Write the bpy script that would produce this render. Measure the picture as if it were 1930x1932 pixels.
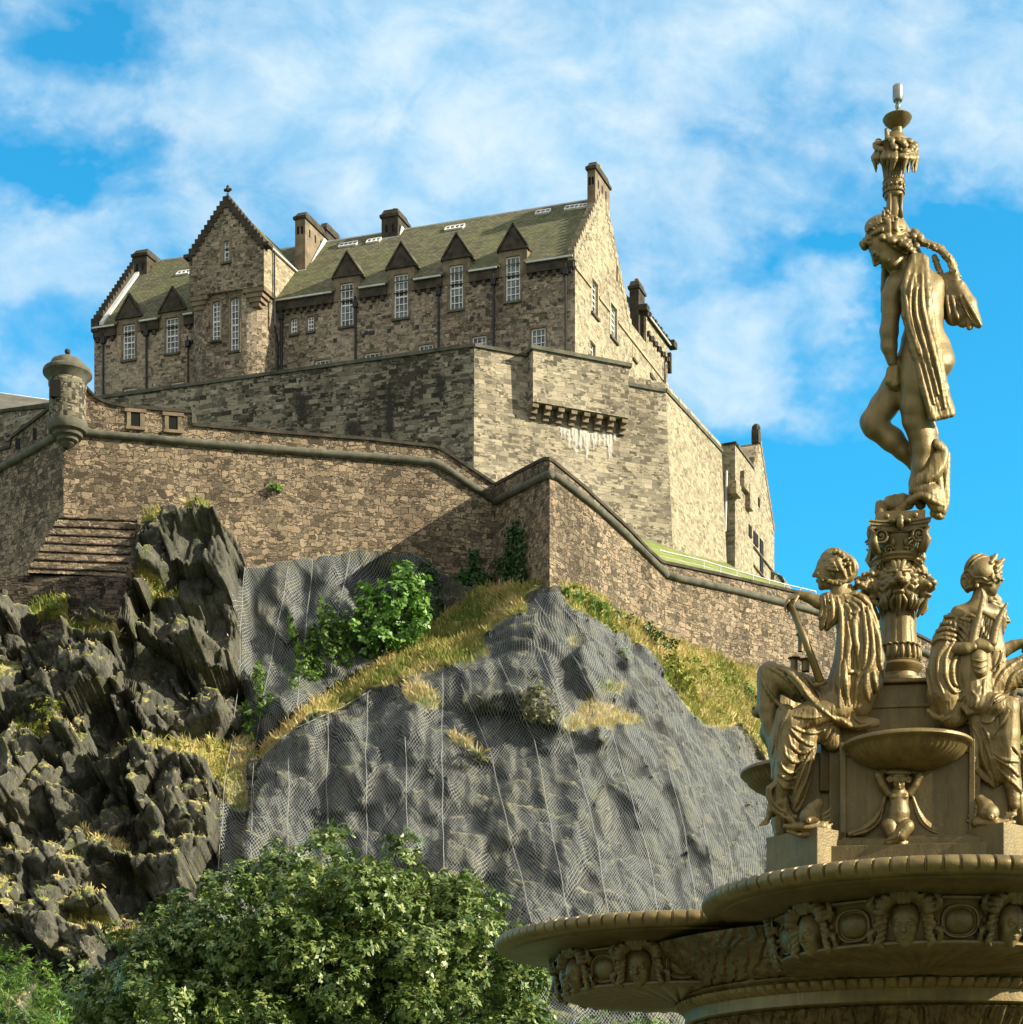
import bpy, bmesh, math, random
import numpy as np
from mathutils import Vector, Matrix
for _o in list(bpy.data.objects): bpy.data.objects.remove(_o)
scene = bpy.context.scene
col = scene.collection
R = math.radians
# ---------------------------------------------------------------- camera
CZ, F, UC, VH = 1.6, 3500.0, 965.0, 2280.0      # eye height, focal length / centre / horizon in picture units (1930 wide)
cam = bpy.data.cameras.new('camera'); camo = bpy.data.objects.new('camera', cam); col.objects.link(camo)
camo.location = (0, 0, CZ); camo.rotation_euler = (R(90), 0, 0)
cam.sensor_fit = 'HORIZONTAL'; cam.sensor_width = 36; cam.lens = 36*F/1930.0
cam.shift_y = (VH-966.0)/1930.0; cam.clip_end = 6000; cam.clip_start = .1
scene.camera = camo
# ---------------------------------------------------------------- sun, sky
SUN_B, SUN_E = -13.0, 27.0                       # degrees from +X towards the eye, elevation
sv = Vector((math.cos(R(SUN_B))*math.cos(R(SUN_E)), math.sin(R(SUN_B))*math.cos(R(SUN_E)), math.sin(R(SUN_E))))
sun = bpy.data.lights.new('sun', 'SUN'); sun.energy = 5.0; sun.angle = R(.5); sun.color = (1, .90, .69)
suno = bpy.data.objects.new('sun', sun); col.objects.link(suno)
suno.rotation_euler = sv.to_track_quat('Z', 'Y').to_euler()
suno.location = (60, -20, 60)
world = bpy.data.worlds.new('World'); scene.world = world; world.use_nodes = True
def N(nt, typ, ins=None, **props):
    n = nt.nodes.new(typ)
    for k, v in props.items(): setattr(n, k, v)
    for k, v in (ins or {}).items():
        s = n.inputs[k]
        if isinstance(v, bpy.types.NodeSocket): nt.links.new(v, s)
        else: s.default_value = v
    return n
def MA(nt, op, a, b=0.0, c=0.0, clamp=False):
    n = N(nt, 'ShaderNodeMath', {0: a, 1: b, 2: c}, operation=op); n.use_clamp = clamp
    return n.outputs[0]
def VM(nt, op, a, b=(0, 0, 0), scale=None):
    n = N(nt, 'ShaderNodeVectorMath', {0: a, 1: b}, operation=op)
    if scale is not None: n.inputs['Scale'].default_value = scale
    return n.outputs[0]
def MIX(nt, f, a, b, blend='MIX'):
    n = nt.nodes.new('ShaderNodeMix'); n.data_type = 'RGBA'; n.blend_type = blend
    for i, v in ((0, f), (6, a), (7, b)):
        if isinstance(v, bpy.types.NodeSocket): nt.links.new(v, n.inputs[i])
        else: n.inputs[i].default_value = v if i == 0 else tuple(v)[:3]+(1,)
    return n.outputs[2]
def RAMP(nt, f, stops, interp='LINEAR'):
    n = nt.nodes.new('ShaderNodeValToRGB'); r = n.color_ramp; r.interpolation = interp
    while len(r.elements) < len(stops): r.elements.new(.5)
    for e, (p, c) in zip(r.elements, stops):
        e.position = p
        e.color = (c, c, c, 1) if isinstance(c, (int, float)) else tuple(c)[:3]+(1,)
    nt.links.new(f, n.inputs[0]); return n.outputs[0]
def NOISE(nt, v, scale, detail=4, rough=.55, dist=0, out='Fac'):
    n = N(nt, 'ShaderNodeTexNoise', {'Vector': v, 'Scale': scale, 'Detail': detail, 'Roughness': rough, 'Distortion': dist})
    return n.outputs[0] if out == 'Fac' else n.outputs[1]
def _sky():
    nt = world.node_tree; nt.nodes.clear()
    out = nt.nodes.new('ShaderNodeOutputWorld'); bg = nt.nodes.new('ShaderNodeBackground')
    nt.links.new(bg.outputs[0], out.inputs[0]); bg.inputs[1].default_value = .10
    sk = nt.nodes.new('ShaderNodeTexSky'); sk.sky_type = 'NISHITA'; sk.sun_disc = False
    sk.sun_elevation = R(SUN_E); sk.sun_rotation = R(90-SUN_B); sk.air_density = 1.0; sk.dust_density = .3; sk.ozone_density = 2.5
    blue = MIX(nt, 1.0, sk.outputs[0], SKY_TINT, 'MULTIPLY')
    tc = nt.nodes.new('ShaderNodeTexCoord'); d = tc.outputs['Generated']
    sx = N(nt, 'ShaderNodeSeparateXYZ', {0: d}); 
    # direction on the dome as two slopes: a (left-right) and b (height), for the sky ahead
    yy = MA(nt, 'MAXIMUM', MA(nt, 'ABSOLUTE', sx.outputs[1]), .05)
    a = MA(nt, 'DIVIDE', sx.outputs[0], yy); b = MA(nt, 'DIVIDE', sx.outputs[2], yy)
    # wind-drawn veil clouds
    pv = N(nt, 'ShaderNodeCombineXYZ', {0: MA(nt, 'ADD', a, MA(nt, 'MULTIPLY', b, -.45)), 1: MA(nt, 'ADD', MA(nt, 'MULTIPLY', b, 1.35), MA(nt, 'MULTIPLY', a, .35)), 2: 1.3}).outputs[0]
    n1 = NOISE(nt, pv, 5.2, 6, .55, .25); n2 = NOISE(nt, pv, 20, 5, .6, .3)
    n = MA(nt, 'ADD', MA(nt, 'MULTIPLY', n1, .78), MA(nt, 'MULTIPLY', n2, .22))
    cover = MA(nt, 'ADD', MA(nt, 'MULTIPLY', MA(nt, 'SUBTRACT', n, .5), 1.35), .5)
    wv = NOISE(nt, pv, 9, 5, .6, 0, 'Color'); ws = N(nt, 'ShaderNodeSeparateXYZ', {0: wv})
    a0_, b0_ = a, b
    a = MA(nt, 'ADD', a, MA(nt, 'MULTIPLY', MA(nt, 'SUBTRACT', ws.outputs[0], .5), .16)); b = MA(nt, 'ADD', b, MA(nt, 'MULTIPLY', MA(nt, 'SUBTRACT', ws.outputs[1], .5), .10))
    for (u, v, ru, rv, w) in SKY_BLOBS:
        ca, cb = (u-UC)/F, (VH-v)/F
        da = MA(nt, 'DIVIDE', MA(nt, 'SUBTRACT', a, ca), ru/F); db = MA(nt, 'DIVIDE', MA(nt, 'SUBTRACT', b, cb), rv/F)
        g = MA(nt, 'EXPONENT', MA(nt, 'MULTIPLY', MA(nt, 'ADD', MA(nt, 'MULTIPLY', da, da), MA(nt, 'MULTIPLY', db, db)), -1.0))
        cover = MA(nt, 'ADD', cover, MA(nt, 'MULTIPLY', g, w))
    f = RAMP(nt, cover, [(.36, 0), (.48, .25), (.60, .70), (.78, 1)])
    shade = RAMP(nt, n2, [(.3, 0), (.7, 1)])
    cl = MIX(nt, shade, CLOUD_A, CLOUD_B)
    c = MIX(nt, MA(nt, 'MULTIPLY', f, .93), blue, cl)
    # unseen pale sky added behind the viewer and overhead to fill the shade
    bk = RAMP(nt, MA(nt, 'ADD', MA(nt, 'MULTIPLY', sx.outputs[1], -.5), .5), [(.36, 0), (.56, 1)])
    c = MIX(nt, bk, c, BACK_FILL)
    up = RAMP(nt, sx.outputs[2], [(.62, 0), (.9, 1)]); c = MIX(nt, up, c, BACK_FILL)
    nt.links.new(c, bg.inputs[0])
SKY_TINT = (.20, 1.22, 1.36)
BACK_FILL = (4.2, 4.25, 4.2)
CLOUD_A = (1.9, 3.45, 4.75); CLOUD_B = (3.8, 4.55, 5.0)
SKY_BLOBS = [(700, 120, 600, 190, .16), (330, 330, 300, 190, .12), (150, 430, 200, 120, .12), (1300, 250, 420, 260, .12), (1650, 60, 420, 140, .10),
    (1350, 480, 300, 60, .10), (1830, 260, 170, 90, .12), (1400, 680, 160, 110, .16), (1330, 770, 200, 40, .08),
    (120, 60, 170, 90, -.28), (130, 290, 190, 55, -.30), (70, 650, 130, 60, -.16), (1560, 500, 160, 50, -.30), (1880, 560, 220, 150, -.32), (1800, 420, 170, 60, -.16),
    (1650, 980, 420, 230, -.36), (1500, 620, 60, 60, -.08), (1900, 1100, 300, 300, -.4), (1600, 720, 120, 60, -.12), (960, 330, 300, 120, .12), (1640, 610, 50, 110, .14), (1470, 690, 150, 90, .12), (1540, 560, 60, 60, .06), (1800, 740, 60, 40, .10), (1240, 640, 160, 90, .08)]
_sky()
scene.view_settings.view_transform = 'Standard'; scene.view_settings.look = 'None'
scene.view_settings.exposure = 1.06; scene.view_settings.gamma = 1.0
scene.render.engine = 'CYCLES'
scene.cycles.max_bounces = 5; scene.cycles.transparent_max_bounces = 12
# ---------------------------------------------------------------- helpers
def P(u, v, Y):
    return Vector(((u-UC)/F*Y, Y, CZ+(VH-v)/F*Y))
def prop(o, label=None, cat=None, group=None, kind=None):
    if label: o['label'] = label
    if cat: o['category'] = cat
    if group: o['group'] = group
    if kind: o['kind'] = kind
    return o
def thing(name, loc, label, cat, group=None):
    o = bpy.data.objects.new(name, None); col.objects.link(o); o.location = loc; o.empty_display_size = .5
    return prop(o, label, cat, group)
def copy_tree(o, parent=None):
    c = o.copy(); col.objects.link(c)
    if parent is not None: c.parent = parent
    for ch in o.children: copy_tree(ch, c)
    return c
def wloc(o):
    v = Vector((0, 0, 0))
    while o is not None: v = v+o.location; o = o.parent
    return v
def link_mesh(name, V, Fs, mat, parent=None, origin=None, smooth=False, uv=True, fmat=None, mats=None):
    """one mesh object from world-space points; origin = where its own origin sits"""
    V = np.asarray(V, dtype=np.float64).reshape(-1, 3)
    base = wloc(parent) if parent is not None else Vector((0, 0, 0))
    if origin is None: origin = base if parent is not None else Vector((0, 0, 0))
    origin = Vector(origin)
    me = bpy.data.meshes.new(name)
    L = V-np.array(origin)
    if isinstance(Fs, np.ndarray):
        nf, k = Fs.shape
        me.vertices.add(len(L)); me.vertices.foreach_set('co', L.astype(np.float32).ravel())
        me.loops.add(nf*k); me.loops.foreach_set('vertex_index', Fs.astype(np.int32).ravel())
        me.polygons.add(nf); me.polygons.foreach_set('loop_start', np.arange(0, nf*k, k, dtype=np.int32))
        me.update(calc_edges=True); me.validate()
    else:
        me.from_pydata(L.tolist(), [], Fs); me.update()
    if smooth:
        me.polygons.foreach_set('use_smooth', [True]*len(me.polygons))
        if smooth == 2: me.set_sharp_from_angle(angle=R(40))
    if uv and len(me.loops):
        nl = len(me.loops); li = np.empty(nl, dtype=np.int32); me.loops.foreach_get('vertex_index', li)
        npoly = len(me.polygons); nn = np.empty(npoly*3, dtype=np.float32); me.polygons.foreach_get('normal', nn); nn = nn.reshape(-1, 3)
        lt = np.empty(npoly, dtype=np.int32); me.polygons.foreach_get('loop_total', lt)
        nl_n = np.repeat(nn, lt, axis=0); p = V[li]
        hor = np.hypot(nl_n[:, 0], nl_n[:, 1]); flat = np.abs(nl_n[:, 2]) > .93
        h = np.maximum(hor, 1e-6)
        tx, ty = -nl_n[:, 1]/h, nl_n[:, 0]/h
        # snap the tangent so neighbouring smooth faces share it
        U = p[:, 0]*tx+p[:, 1]*ty; W = p[:, 2]/np.maximum(.35, np.where(flat, 1, hor))
        U = np.where(flat, p[:, 0], U); W = np.where(flat, p[:, 1], W)
        uvl = me.uv_layers.new(name='UVMap'); uvl.data.foreach_set('uv', np.stack([U, W], 1).astype(np.float32).ravel())
    if mats:
        for m in mats: me.materials.append(m)
        me.polygons.foreach_set('material_index', fmat)
    elif mat: me.materials.append(mat)
    o = bpy.data.objects.new(name, me); col.objects.link(o)
    if parent is not None: o.parent = parent
    o.location = origin-base
    return o
class MB:
    def __init__(s): s.v = []; s.f = []
    def add(s, vs, fs):
        b = len(s.v); s.v += [tuple(p) for p in vs]; s.f += [tuple(b+i for i in q) for q in fs]
    def box(s, c, ax, ay, az):
        """centre and three half-axis vectors"""
        c, ax, ay, az = map(Vector, (c, ax, ay, az)); vs = []
        for k in (-1, 1):
            for j in (-1, 1):
                for i in (-1, 1): vs.append(c+ax*i+ay*j+az*k)
        fs = [(0, 2, 3, 1), (4, 5, 7, 6), (0, 1, 5, 4), (2, 6, 7, 3), (0, 4, 6, 2), (1, 3, 7, 5)]
        if ax.cross(ay).dot(az) < 0: fs = [q[::-1] for q in fs]
        s.add(vs, fs)
    def prism(s, poly, ext, taper=1.0):
        """polygon (world points) extruded by a vector"""
        ext = Vector(ext); n = len(poly); poly = [Vector(p) for p in poly]
        c = sum(poly, Vector())/n
        top = [c+(p-c)*taper+ext for p in poly]
        nv = Vector()
        for i in range(n): nv += (poly[i]-c).cross(poly[(i+1) % n]-c)
        fs = [tuple(range(n))[::-1], tuple(range(n, 2*n))]+[(i, (i+1) % n, n+(i+1) % n, n+i) for i in range(n)]
        if nv.dot(ext) < 0: fs = [q[::-1] for q in fs]
        s.add(poly+top, fs)
    def tube(s, path, r, n=8, cap=True):
        path = [Vector(p) for p in path]; m = len(path); rr = r if isinstance(r, (list, tuple)) else [r]*m
        vs = []; up = None
        for i, p in enumerate(path):
            t = (path[min(i+1, m-1)]-path[max(i-1, 0)]).normalized()
            if up is None:
                up = Vector((0, 0, 1)) if abs(t.z) < .9 else Vector((1, 0, 0))
            a = (up-t*up.dot(t)).normalized(); up = a; b = t.cross(a)
            for k in range(n):
                an = 2*math.pi*k/n; vs.append(p+(a*math.cos(an)+b*math.sin(an))*rr[i])
        fs = []
        for i in range(m-1):
            for k in range(n):
                k2 = (k+1) % n; fs.append((i*n+k, i*n+k2, (i+1)*n+k2, (i+1)*n+k))
        if cap: fs += [tuple(range(n))[::-1], tuple((m-1)*n+k for k in range(n))]
        s.add(vs, fs)
    def lathe(s, c, prof, n=32, a0=0, a1=2*math.pi, mod=None):
        """prof = [(r, z)], from bottom to top, round centre c; mod(angle, i) scales r"""
        c = Vector(c); full = abs(a1-a0-2*math.pi) < 1e-6; cols = n if full else n+1; vs = []
        for i, (r, z) in enumerate(prof):
            for k in range(cols):
                an = a0+(a1-a0)*k/n; q = r*(mod(an, i) if mod else 1)
                vs.append((c.x+q*math.cos(an), c.y+q*math.sin(an), c.z+z))
        fs = []
        for i in range(len(prof)-1):
            for k in range(n):
                k2 = (k+1) % cols; fs.append((i*cols+k, i*cols+k2, (i+1)*cols+k2, (i+1)*cols+k))
        s.add(vs, fs)
    def ball(s, c, r, n=8, m=6, ax=None):
        c = Vector(c); rx, ry, rz = (r, r, r) if isinstance(r, (int, float)) else r
        A = ax or (Vector((1, 0, 0)), Vector((0, 1, 0)), Vector((0, 0, 1))); vs = []
        for i in range(m+1):
            th = math.pi*i/m-math.pi/2
            for k in range(n):
                an = 2*math.pi*k/n
                vs.append(c+A[0]*(rx*math.cos(th)*math.cos(an))+A[1]*(ry*math.cos(th)*math.sin(an))+A[2]*(rz*math.sin(th)))
        s.add(vs, [(i*n+k, i*n+(k+1) % n, (i+1)*n+(k+1) % n, (i+1)*n+k) for i in range(m) for k in range(n)])
    def build(s, name, mat, parent=None, origin=None, smooth=False, bevel=0):
        o = link_mesh(name, s.v, s.f, mat, parent, origin, smooth)
        if bevel:
            m = o.modifiers.new('bevel', 'BEVEL'); m.width = bevel; m.segments = 2; m.limit_method = 'ANGLE'
        return o
# numpy noise
def _h(ix, iy, iz, s):
    n = (ix.astype(np.int64)*73856093) ^ (iy.astype(np.int64)*19349663) ^ (iz.astype(np.int64)*83492791) ^ (s*2654435761)
    n = (n ^ (n >> 13))*1274126177 & 0x7fffffff; n = (n ^ (n >> 16))*668265263 & 0x7fffffff
    return ((n ^ (n >> 15)) & 0xffffff)/16777215.0
def vnoise(x, y, z, s=1):
    ix, iy, iz = np.floor(x), np.floor(y), np.floor(z); fx, fy, fz = x-ix, y-iy, z-iz
    fx, fy, fz = [f*f*(3-2*f) for f in (fx, fy, fz)]; r = 0
    for a in (0, 1):
        for b in (0, 1):
            for c in (0, 1):
                r = r+_h(ix+a, iy+b, iz+c, s)*(fx if a else 1-fx)*(fy if b else 1-fy)*(fz if c else 1-fz)
    return r*2-1
def fbm(x, y, z, oct=4, s=1, g=.5):
    r = 0; a = 1
    for k in range(oct): r = r+a*vnoise(x*2**k+k*7.1, y*2**k+k*3.3, z*2**k, s+k); a *= g
    return r
def facet(x, y, z, s=1, tilt=1.2):
    """broken-rock noise: every cell of a random 3-D pattern is a tilted flat face; returns height and edge distance"""
    ix, iy, iz = np.floor(x), np.floor(y), np.floor(z)
    best = np.full(x.shape, 9.); sec = np.full(x.shape, 9.); val = np.zeros(x.shape)
    for a in (-1, 0, 1):
        for b in (-1, 0, 1):
            for c in (-1, 0, 1):
                jx, jy, jz = ix+a, iy+b, iz+c
                px, py, pz = jx+_h(jx, jy, jz, s), jy+_h(jx, jy, jz, s+11), jz+_h(jx, jy, jz, s+23)
                dx, dy, dz = x-px, y-py, z-pz; d = dx*dx+dy*dy+dz*dz
                v = _h(jx, jy, jz, s+37)*2-1+tilt*(dx*(_h(jx, jy, jz, s+41)*2-1)+dy*(_h(jx, jy, jz, s+43)*2-1)+dz*(_h(jx, jy, jz, s+47)*2-1.0))
                m = d < best
                sec = np.where(m, best, np.minimum(sec, d)); val = np.where(m, v, val); best = np.where(m, d, best)
    return val, np.sqrt(sec)-np.sqrt(best)
# ---------------------------------------------------------------- materials
def mat(name, fn):
    m = bpy.data.materials.new(name); m.use_nodes = True; nt = m.node_tree; nt.nodes.clear()
    out = nt.nodes.new('ShaderNodeOutputMaterial'); b = nt.nodes.new('ShaderNodeBsdfPrincipled')
    nt.links.new(b.outputs[0], out.inputs[0]); fn(nt, b, out); return m
def BUMP(nt, b, h, dist, strength=1.0):
    n = N(nt, 'ShaderNodeBump', {'Height': h, 'Distance': dist, 'Strength': strength}); nt.links.new(n.outputs[0], b.inputs['Normal'])
def stone(name, pal, bw=.8, bh=.32, mortar=.03, distort=.12, mcol=(.30, .25, .18), soot=.5, soot_scale=.12, bump=.06, big=1.7, low=None, white=None, gain=1.0):
    def fn(nt, b, out):
        uv = N(nt, 'ShaderNodeTexCoord').outputs['UV']
        ob = N(nt, 'ShaderNodeNewGeometry').outputs['Position']
        dn = NOISE(nt, uv, .9/bh*.35, 2, .6, 0, 'Color')
        dv = VM(nt, 'SCALE', VM(nt, 'SUBTRACT', dn, (.5, .5, .5)), scale=distort*3)
        p = VM(nt, 'ADD', uv, dv)
        def brick(w, h, off, ms):
            n = N(nt, 'ShaderNodeTexBrick', {'Vector': VM(nt, 'ADD', p, off), 'Color1': (0, 0, 0, 1), 'Color2': (1, 1, 1, 1), 'Mortar': (.5, .5, .5, 1),
                'Scale': 1.0, 'Mortar Size': ms, 'Mortar Smooth': .4, 'Bias': 0.0, 'Brick Width': w, 'Row Height': h})
            n.offset = .45; n.squash = 1.4; n.squash_frequency = 3; return n
        b1 = brick(bw, bh, (0, 0, 0), mortar); b2 = brick(bw*big*.62, bh*big, (3.3, 1.7, 0), mortar); b3 = brick(bw*.45, bh*.5, (1.1, .3, 0), mortar*.8)
        pick = NOISE(nt, uv, .55/bw, 2, .5); k1 = RAMP(nt, pick, [(.47, 0), (.48, 1)]); k2 = RAMP(nt, NOISE(nt, VM(nt, 'ADD', uv, (31, 7, 0)), .8/bw, 2, .5), [(.56, 0), (.57, 1)])
        val = MIX(nt, k2, MIX(nt, k1, b1.outputs[0], b2.outputs[0]), b3.outputs[0])
        mo = MIX(nt, k2, MIX(nt, k1, b1.outputs[1], b2.outputs[1]), b3.outputs[1])
        fine = NOISE(nt, uv, 3.2/bh, 3, .65)
        f = MA(nt, 'ADD', MA(nt, 'MULTIPLY', val, .82), MA(nt, 'MULTIPLY', fine, .2))
        c = RAMP(nt, f, [(i/(len(pal)-1)*.96+.02, q) for i, q in enumerate(pal)])
        c = MIX(nt, mo, c, mcol)
        sn = NOISE(nt, VM(nt, 'MULTIPLY', ob, (1, 1, .6)), soot_scale, 6, .62)
        st = RAMP(nt, MA(nt, 'ADD', MA(nt, 'MULTIPLY', sn, .8), MA(nt, 'MULTIPLY', val, .22)), [(.40, 1-soot), (.62, 1)])
        c = MIX(nt, 1.0, c, st, 'MULTIPLY')
        c = MIX(nt, 1.0, c, RAMP(nt, fine, [(.25, .68*gain), (.75, 1.2*gain)]), 'MULTIPLY')
        nt.links.new(c, b.inputs['Base Color']); b.inputs['Roughness'].default_value = .95; b.inputs['Specular IOR Level'].default_value = .15
        h = MA(nt, 'ADD', MA(nt, 'MULTIPLY', mo, -.9), MA(nt, 'ADD', MA(nt, 'MULTIPLY', fine, .8), MA(nt, 'MULTIPLY', val, .6)))
        BUMP(nt, b, h, bump)
    return mat(name, fn)
def plain(name, c1, c2=None, scale=1.0, rough=.8, metal=0.0, bump=0.0, spec=.3):
    def fn(nt, b, out):
        b.inputs['Roughness'].default_value = rough; b.inputs['Metallic'].default_value = metal; b.inputs['Specular IOR Level'].default_value = spec
        if c2 is None: b.inputs['Base Color'].default_value = tuple(c1)+(1,); return
        p = N(nt, 'ShaderNodeNewGeometry').outputs['Position']; n = NOISE(nt, p, scale, 6, .65)
        nt.links.new(RAMP(nt, n, [(.32, c1), (.68, c2)]), b.inputs['Base Color'])
        if bump: BUMP(nt, b, n, bump)
    return mat(name, fn)
HP = [(0.0686, 0.0597, 0.047), (0.186, 0.16, 0.115), (0.274, 0.232, 0.167), (0.343, 0.288, 0.203), (0.294, 0.216, 0.167), (0.412, 0.355, 0.256)]
M = {}
M['stone_house'] = stone('stone_house', HP, .50, .23, .018, .10, (0.333, 0.299, 0.22), .6, .10, .10, gain=1.5)
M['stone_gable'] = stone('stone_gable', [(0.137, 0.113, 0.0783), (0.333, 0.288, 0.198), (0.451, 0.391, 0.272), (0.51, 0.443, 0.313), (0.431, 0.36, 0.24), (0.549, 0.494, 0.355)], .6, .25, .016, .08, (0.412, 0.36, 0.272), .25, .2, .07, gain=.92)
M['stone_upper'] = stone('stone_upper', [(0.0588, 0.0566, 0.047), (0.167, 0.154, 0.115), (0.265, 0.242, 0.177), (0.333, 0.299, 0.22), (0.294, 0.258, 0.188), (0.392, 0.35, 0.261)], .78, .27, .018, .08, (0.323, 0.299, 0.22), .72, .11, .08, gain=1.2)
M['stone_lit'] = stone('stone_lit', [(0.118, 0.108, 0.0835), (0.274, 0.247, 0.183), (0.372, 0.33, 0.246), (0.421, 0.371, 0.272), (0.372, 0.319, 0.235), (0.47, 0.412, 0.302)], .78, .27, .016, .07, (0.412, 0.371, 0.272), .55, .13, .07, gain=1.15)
M['stone_rubble'] = stone('stone_rubble', [(.085, .07, .05), (.21, .17, .122), (.31, .25, .175), (.38, .30, .205), (.34, .25, .175), (.46, .37, .26)], .62, .31, .034, .28, (.13, .105, .075), .5, .16, .26, gain=1.25)
M['stone_low'] = stone('stone_low', [(0.05, 0.04, 0.0348), (0.1, 0.08, 0.0638), (0.17, 0.135, 0.11), (0.22, 0.17, 0.139), (0.27, 0.21, 0.174)], .7, .20, .02, .14, (0.05, 0.04, 0.0348), .5, .2, .2)
M['void'] = plain('void', (.006, .006, .006), rough=.9)
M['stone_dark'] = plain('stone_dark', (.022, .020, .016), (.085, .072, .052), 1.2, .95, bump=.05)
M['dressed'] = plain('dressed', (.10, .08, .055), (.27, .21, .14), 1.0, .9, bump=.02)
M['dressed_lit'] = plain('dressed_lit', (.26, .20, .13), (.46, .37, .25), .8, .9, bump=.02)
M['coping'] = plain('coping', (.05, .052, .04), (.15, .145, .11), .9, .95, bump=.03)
M['white'] = plain('white', (.74, .74, .72), (.86, .86, .84), 2.0, .5)
M['lead'] = plain('lead', (.45, .45, .44), (.68, .68, .66), 1.0, .6)
M['iron'] = plain('iron', (.012, .013, .016), (.03, .03, .034), 2.0, .5)
def _glass(nt, b, out):
    p = N(nt, 'ShaderNodeNewGeometry').outputs['Position']
    n = NOISE(nt, p, 1.4, 2, .5)
    nt.links.new(RAMP(nt, n, [(.4, (.02, .03, .035)), (.6, (.16, .20, .20))]), b.inputs['Base Color']); b.inputs['Roughness'].default_value = .08
    b.inputs['Specular IOR Level'].default_value = .6
M['glass'] = mat('glass', _glass)
def _roof(nt, b, out):
    uv = N(nt, 'ShaderNodeTexCoord').outputs['UV']; p = N(nt, 'ShaderNodeNewGeometry').outputs['Position']
    br = N(nt, 'ShaderNodeTexBrick', {'Vector': uv, 'Color1': (0, 0, 0, 1), 'Color2': (1, 1, 1, 1), 'Mortar': (.1, .1, .1, 1), 'Scale': 1.0, 'Mortar Size': .025, 'Mortar Smooth': .5, 'Brick Width': .45, 'Row Height': .34})
    br2 = N(nt, 'ShaderNodeTexBrick', {'Vector': uv, 'Color1': (0, 0, 0, 1), 'Color2': (1, 1, 1, 1), 'Mortar': (.5, .5, .5, 1), 'Scale': 1.0, 'Mortar Size': 0.0, 'Brick Width': 1.7, 'Row Height': .68})
    f = MA(nt, 'ADD', MA(nt, 'MULTIPLY', br.outputs[0], .6), MA(nt, 'MULTIPLY', br2.outputs[0], .3))
    slate = RAMP(nt, f, [(.0, (.05, .05, .035)), (.5, (.12, .11, .06)), (1, (.21, .19, .105))])
    moss = RAMP(nt, f, [(.0, (.07, .08, .03)), (1, (.17, .18, .07))])
    n = NOISE(nt, p, .22, 6, .7)
    c = MIX(nt, RAMP(nt, n, [(.38, 0), (.62, .95)]), slate, moss)
    c = MIX(nt, MA(nt, 'MULTIPLY', br.outputs[1], .7), c, (.02, .02, .012))
    nt.links.new(c, b.inputs['Base Color']); b.inputs['Roughness'].default_value = .9
    BUMP(nt, b, MA(nt, 'ADD', f, MA(nt, 'MULTIPLY', br.outputs[1], -.8)), .05)
M['roof'] = mat('roof', _roof)
def _fade(c1, amt, sc):
    def fn(nt, b, out):
        p = N(nt, 'ShaderNodeNewGeometry').outputs['Position']; n = NOISE(nt, VM(nt, 'MULTIPLY', p, (sc, sc, sc*.35)), 2.4, 5, .7); a = N(nt, 'ShaderNodeAttribute', attribute_name='fade').outputs['Fac']
        b.inputs['Base Color'].default_value = c1+(1,); b.inputs['Roughness'].default_value = .9; tr = nt.nodes.new('ShaderNodeBsdfTransparent'); mx = nt.nodes.new('ShaderNodeMixShader')
        f = RAMP(nt, MA(nt, 'ADD', n, MA(nt, 'MULTIPLY', MA(nt, 'SUBTRACT', a, .5), .55)), [(.36, 0), (.66, amt)]); nt.links.new(f, mx.inputs[0]); nt.links.new(tr.outputs[0], mx.inputs[1]); nt.links.new(b.outputs[0], mx.inputs[2]); nt.links.new(mx.outputs[0], out.inputs[0])
    return fn
M['lime'] = mat('lime', _fade((.62, .60, .55), .72, 1.6)); M['soot'] = mat('soot', _fade((.03, .028, .023), .8, 2.2))
M['roof_far'] = plain('roof_far', (.10, .095, .08), (.17, .16, .13), .6, .9)
# ================================================================ the long house on top of the rock
A0 = Vector((6.17, 180, 0)); E1 = Vector((-.958, .2856, 0)); E2 = Vector((.394, .919, 0)); NF = Vector((-.2856, -.958, 0)); NG = Vector((.919, -.394, 0))
UPZ = Vector((0, 0, 1))
def W(s, t, z, off=0.0): return A0+E1*s+E2*t+UPZ*z+NF*off
def frs(u, v, t=0.0):
    k = (u-UC)/F; s = (k*(A0.y+t*E2.y)-A0.x-t*E2.x)/(E1.x-k*E1.y); return s, CZ+(VH-v)/F*(A0.y+s*E1.y+t*E2.y)
def frt(u, v, s=0.0):
    k = (u-UC)/F; t = (k*(A0.y+s*E1.y)-A0.x-s*E1.x)/(E2.x-k*E2.y); return t, CZ+(VH-v)/F*(A0.y+s*E1.y+t*E2.y)
def panel(mb, pos, x0, x1, z0, z1, holes, depth):
    """wall face in plane coordinates pos(x, z, into) with real openings and their reveals"""
    xs = sorted({x0, x1}|{h[0] for h in holes}|{h[1] for h in holes}); zs = sorted({z0, z1}|{h[2] for h in holes}|{h[3] for h in holes})
    xs = [x for x in xs if x0 <= x <= x1]; zs = [z for z in zs if z0 <= z <= z1]
    for i in range(len(xs)-1):
        for j in range(len(zs)-1):
            cx, cz = (xs[i]+xs[i+1])/2, (zs[j]+zs[j+1])/2
            if any(h[0] < cx < h[1] and h[2] < cz < h[3] for h in holes): continue
            mb.add([pos(xs[i], zs[j], 0), pos(xs[i+1], zs[j], 0), pos(xs[i+1], zs[j+1], 0), pos(xs[i], zs[j+1], 0)], [(0, 1, 2, 3)])
    for a, b, c, d in holes:
        q = [(a, c), (b, c), (b, d), (a, d)]
        for i in range(4):
            (ax, az), (bx, bz) = q[i], q[(i+1) % 4]
            mb.add([pos(ax, az, 0), pos(bx, bz, 0), pos(bx, bz, depth), pos(ax, az, depth)], [(3, 2, 1, 0)])
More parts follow.
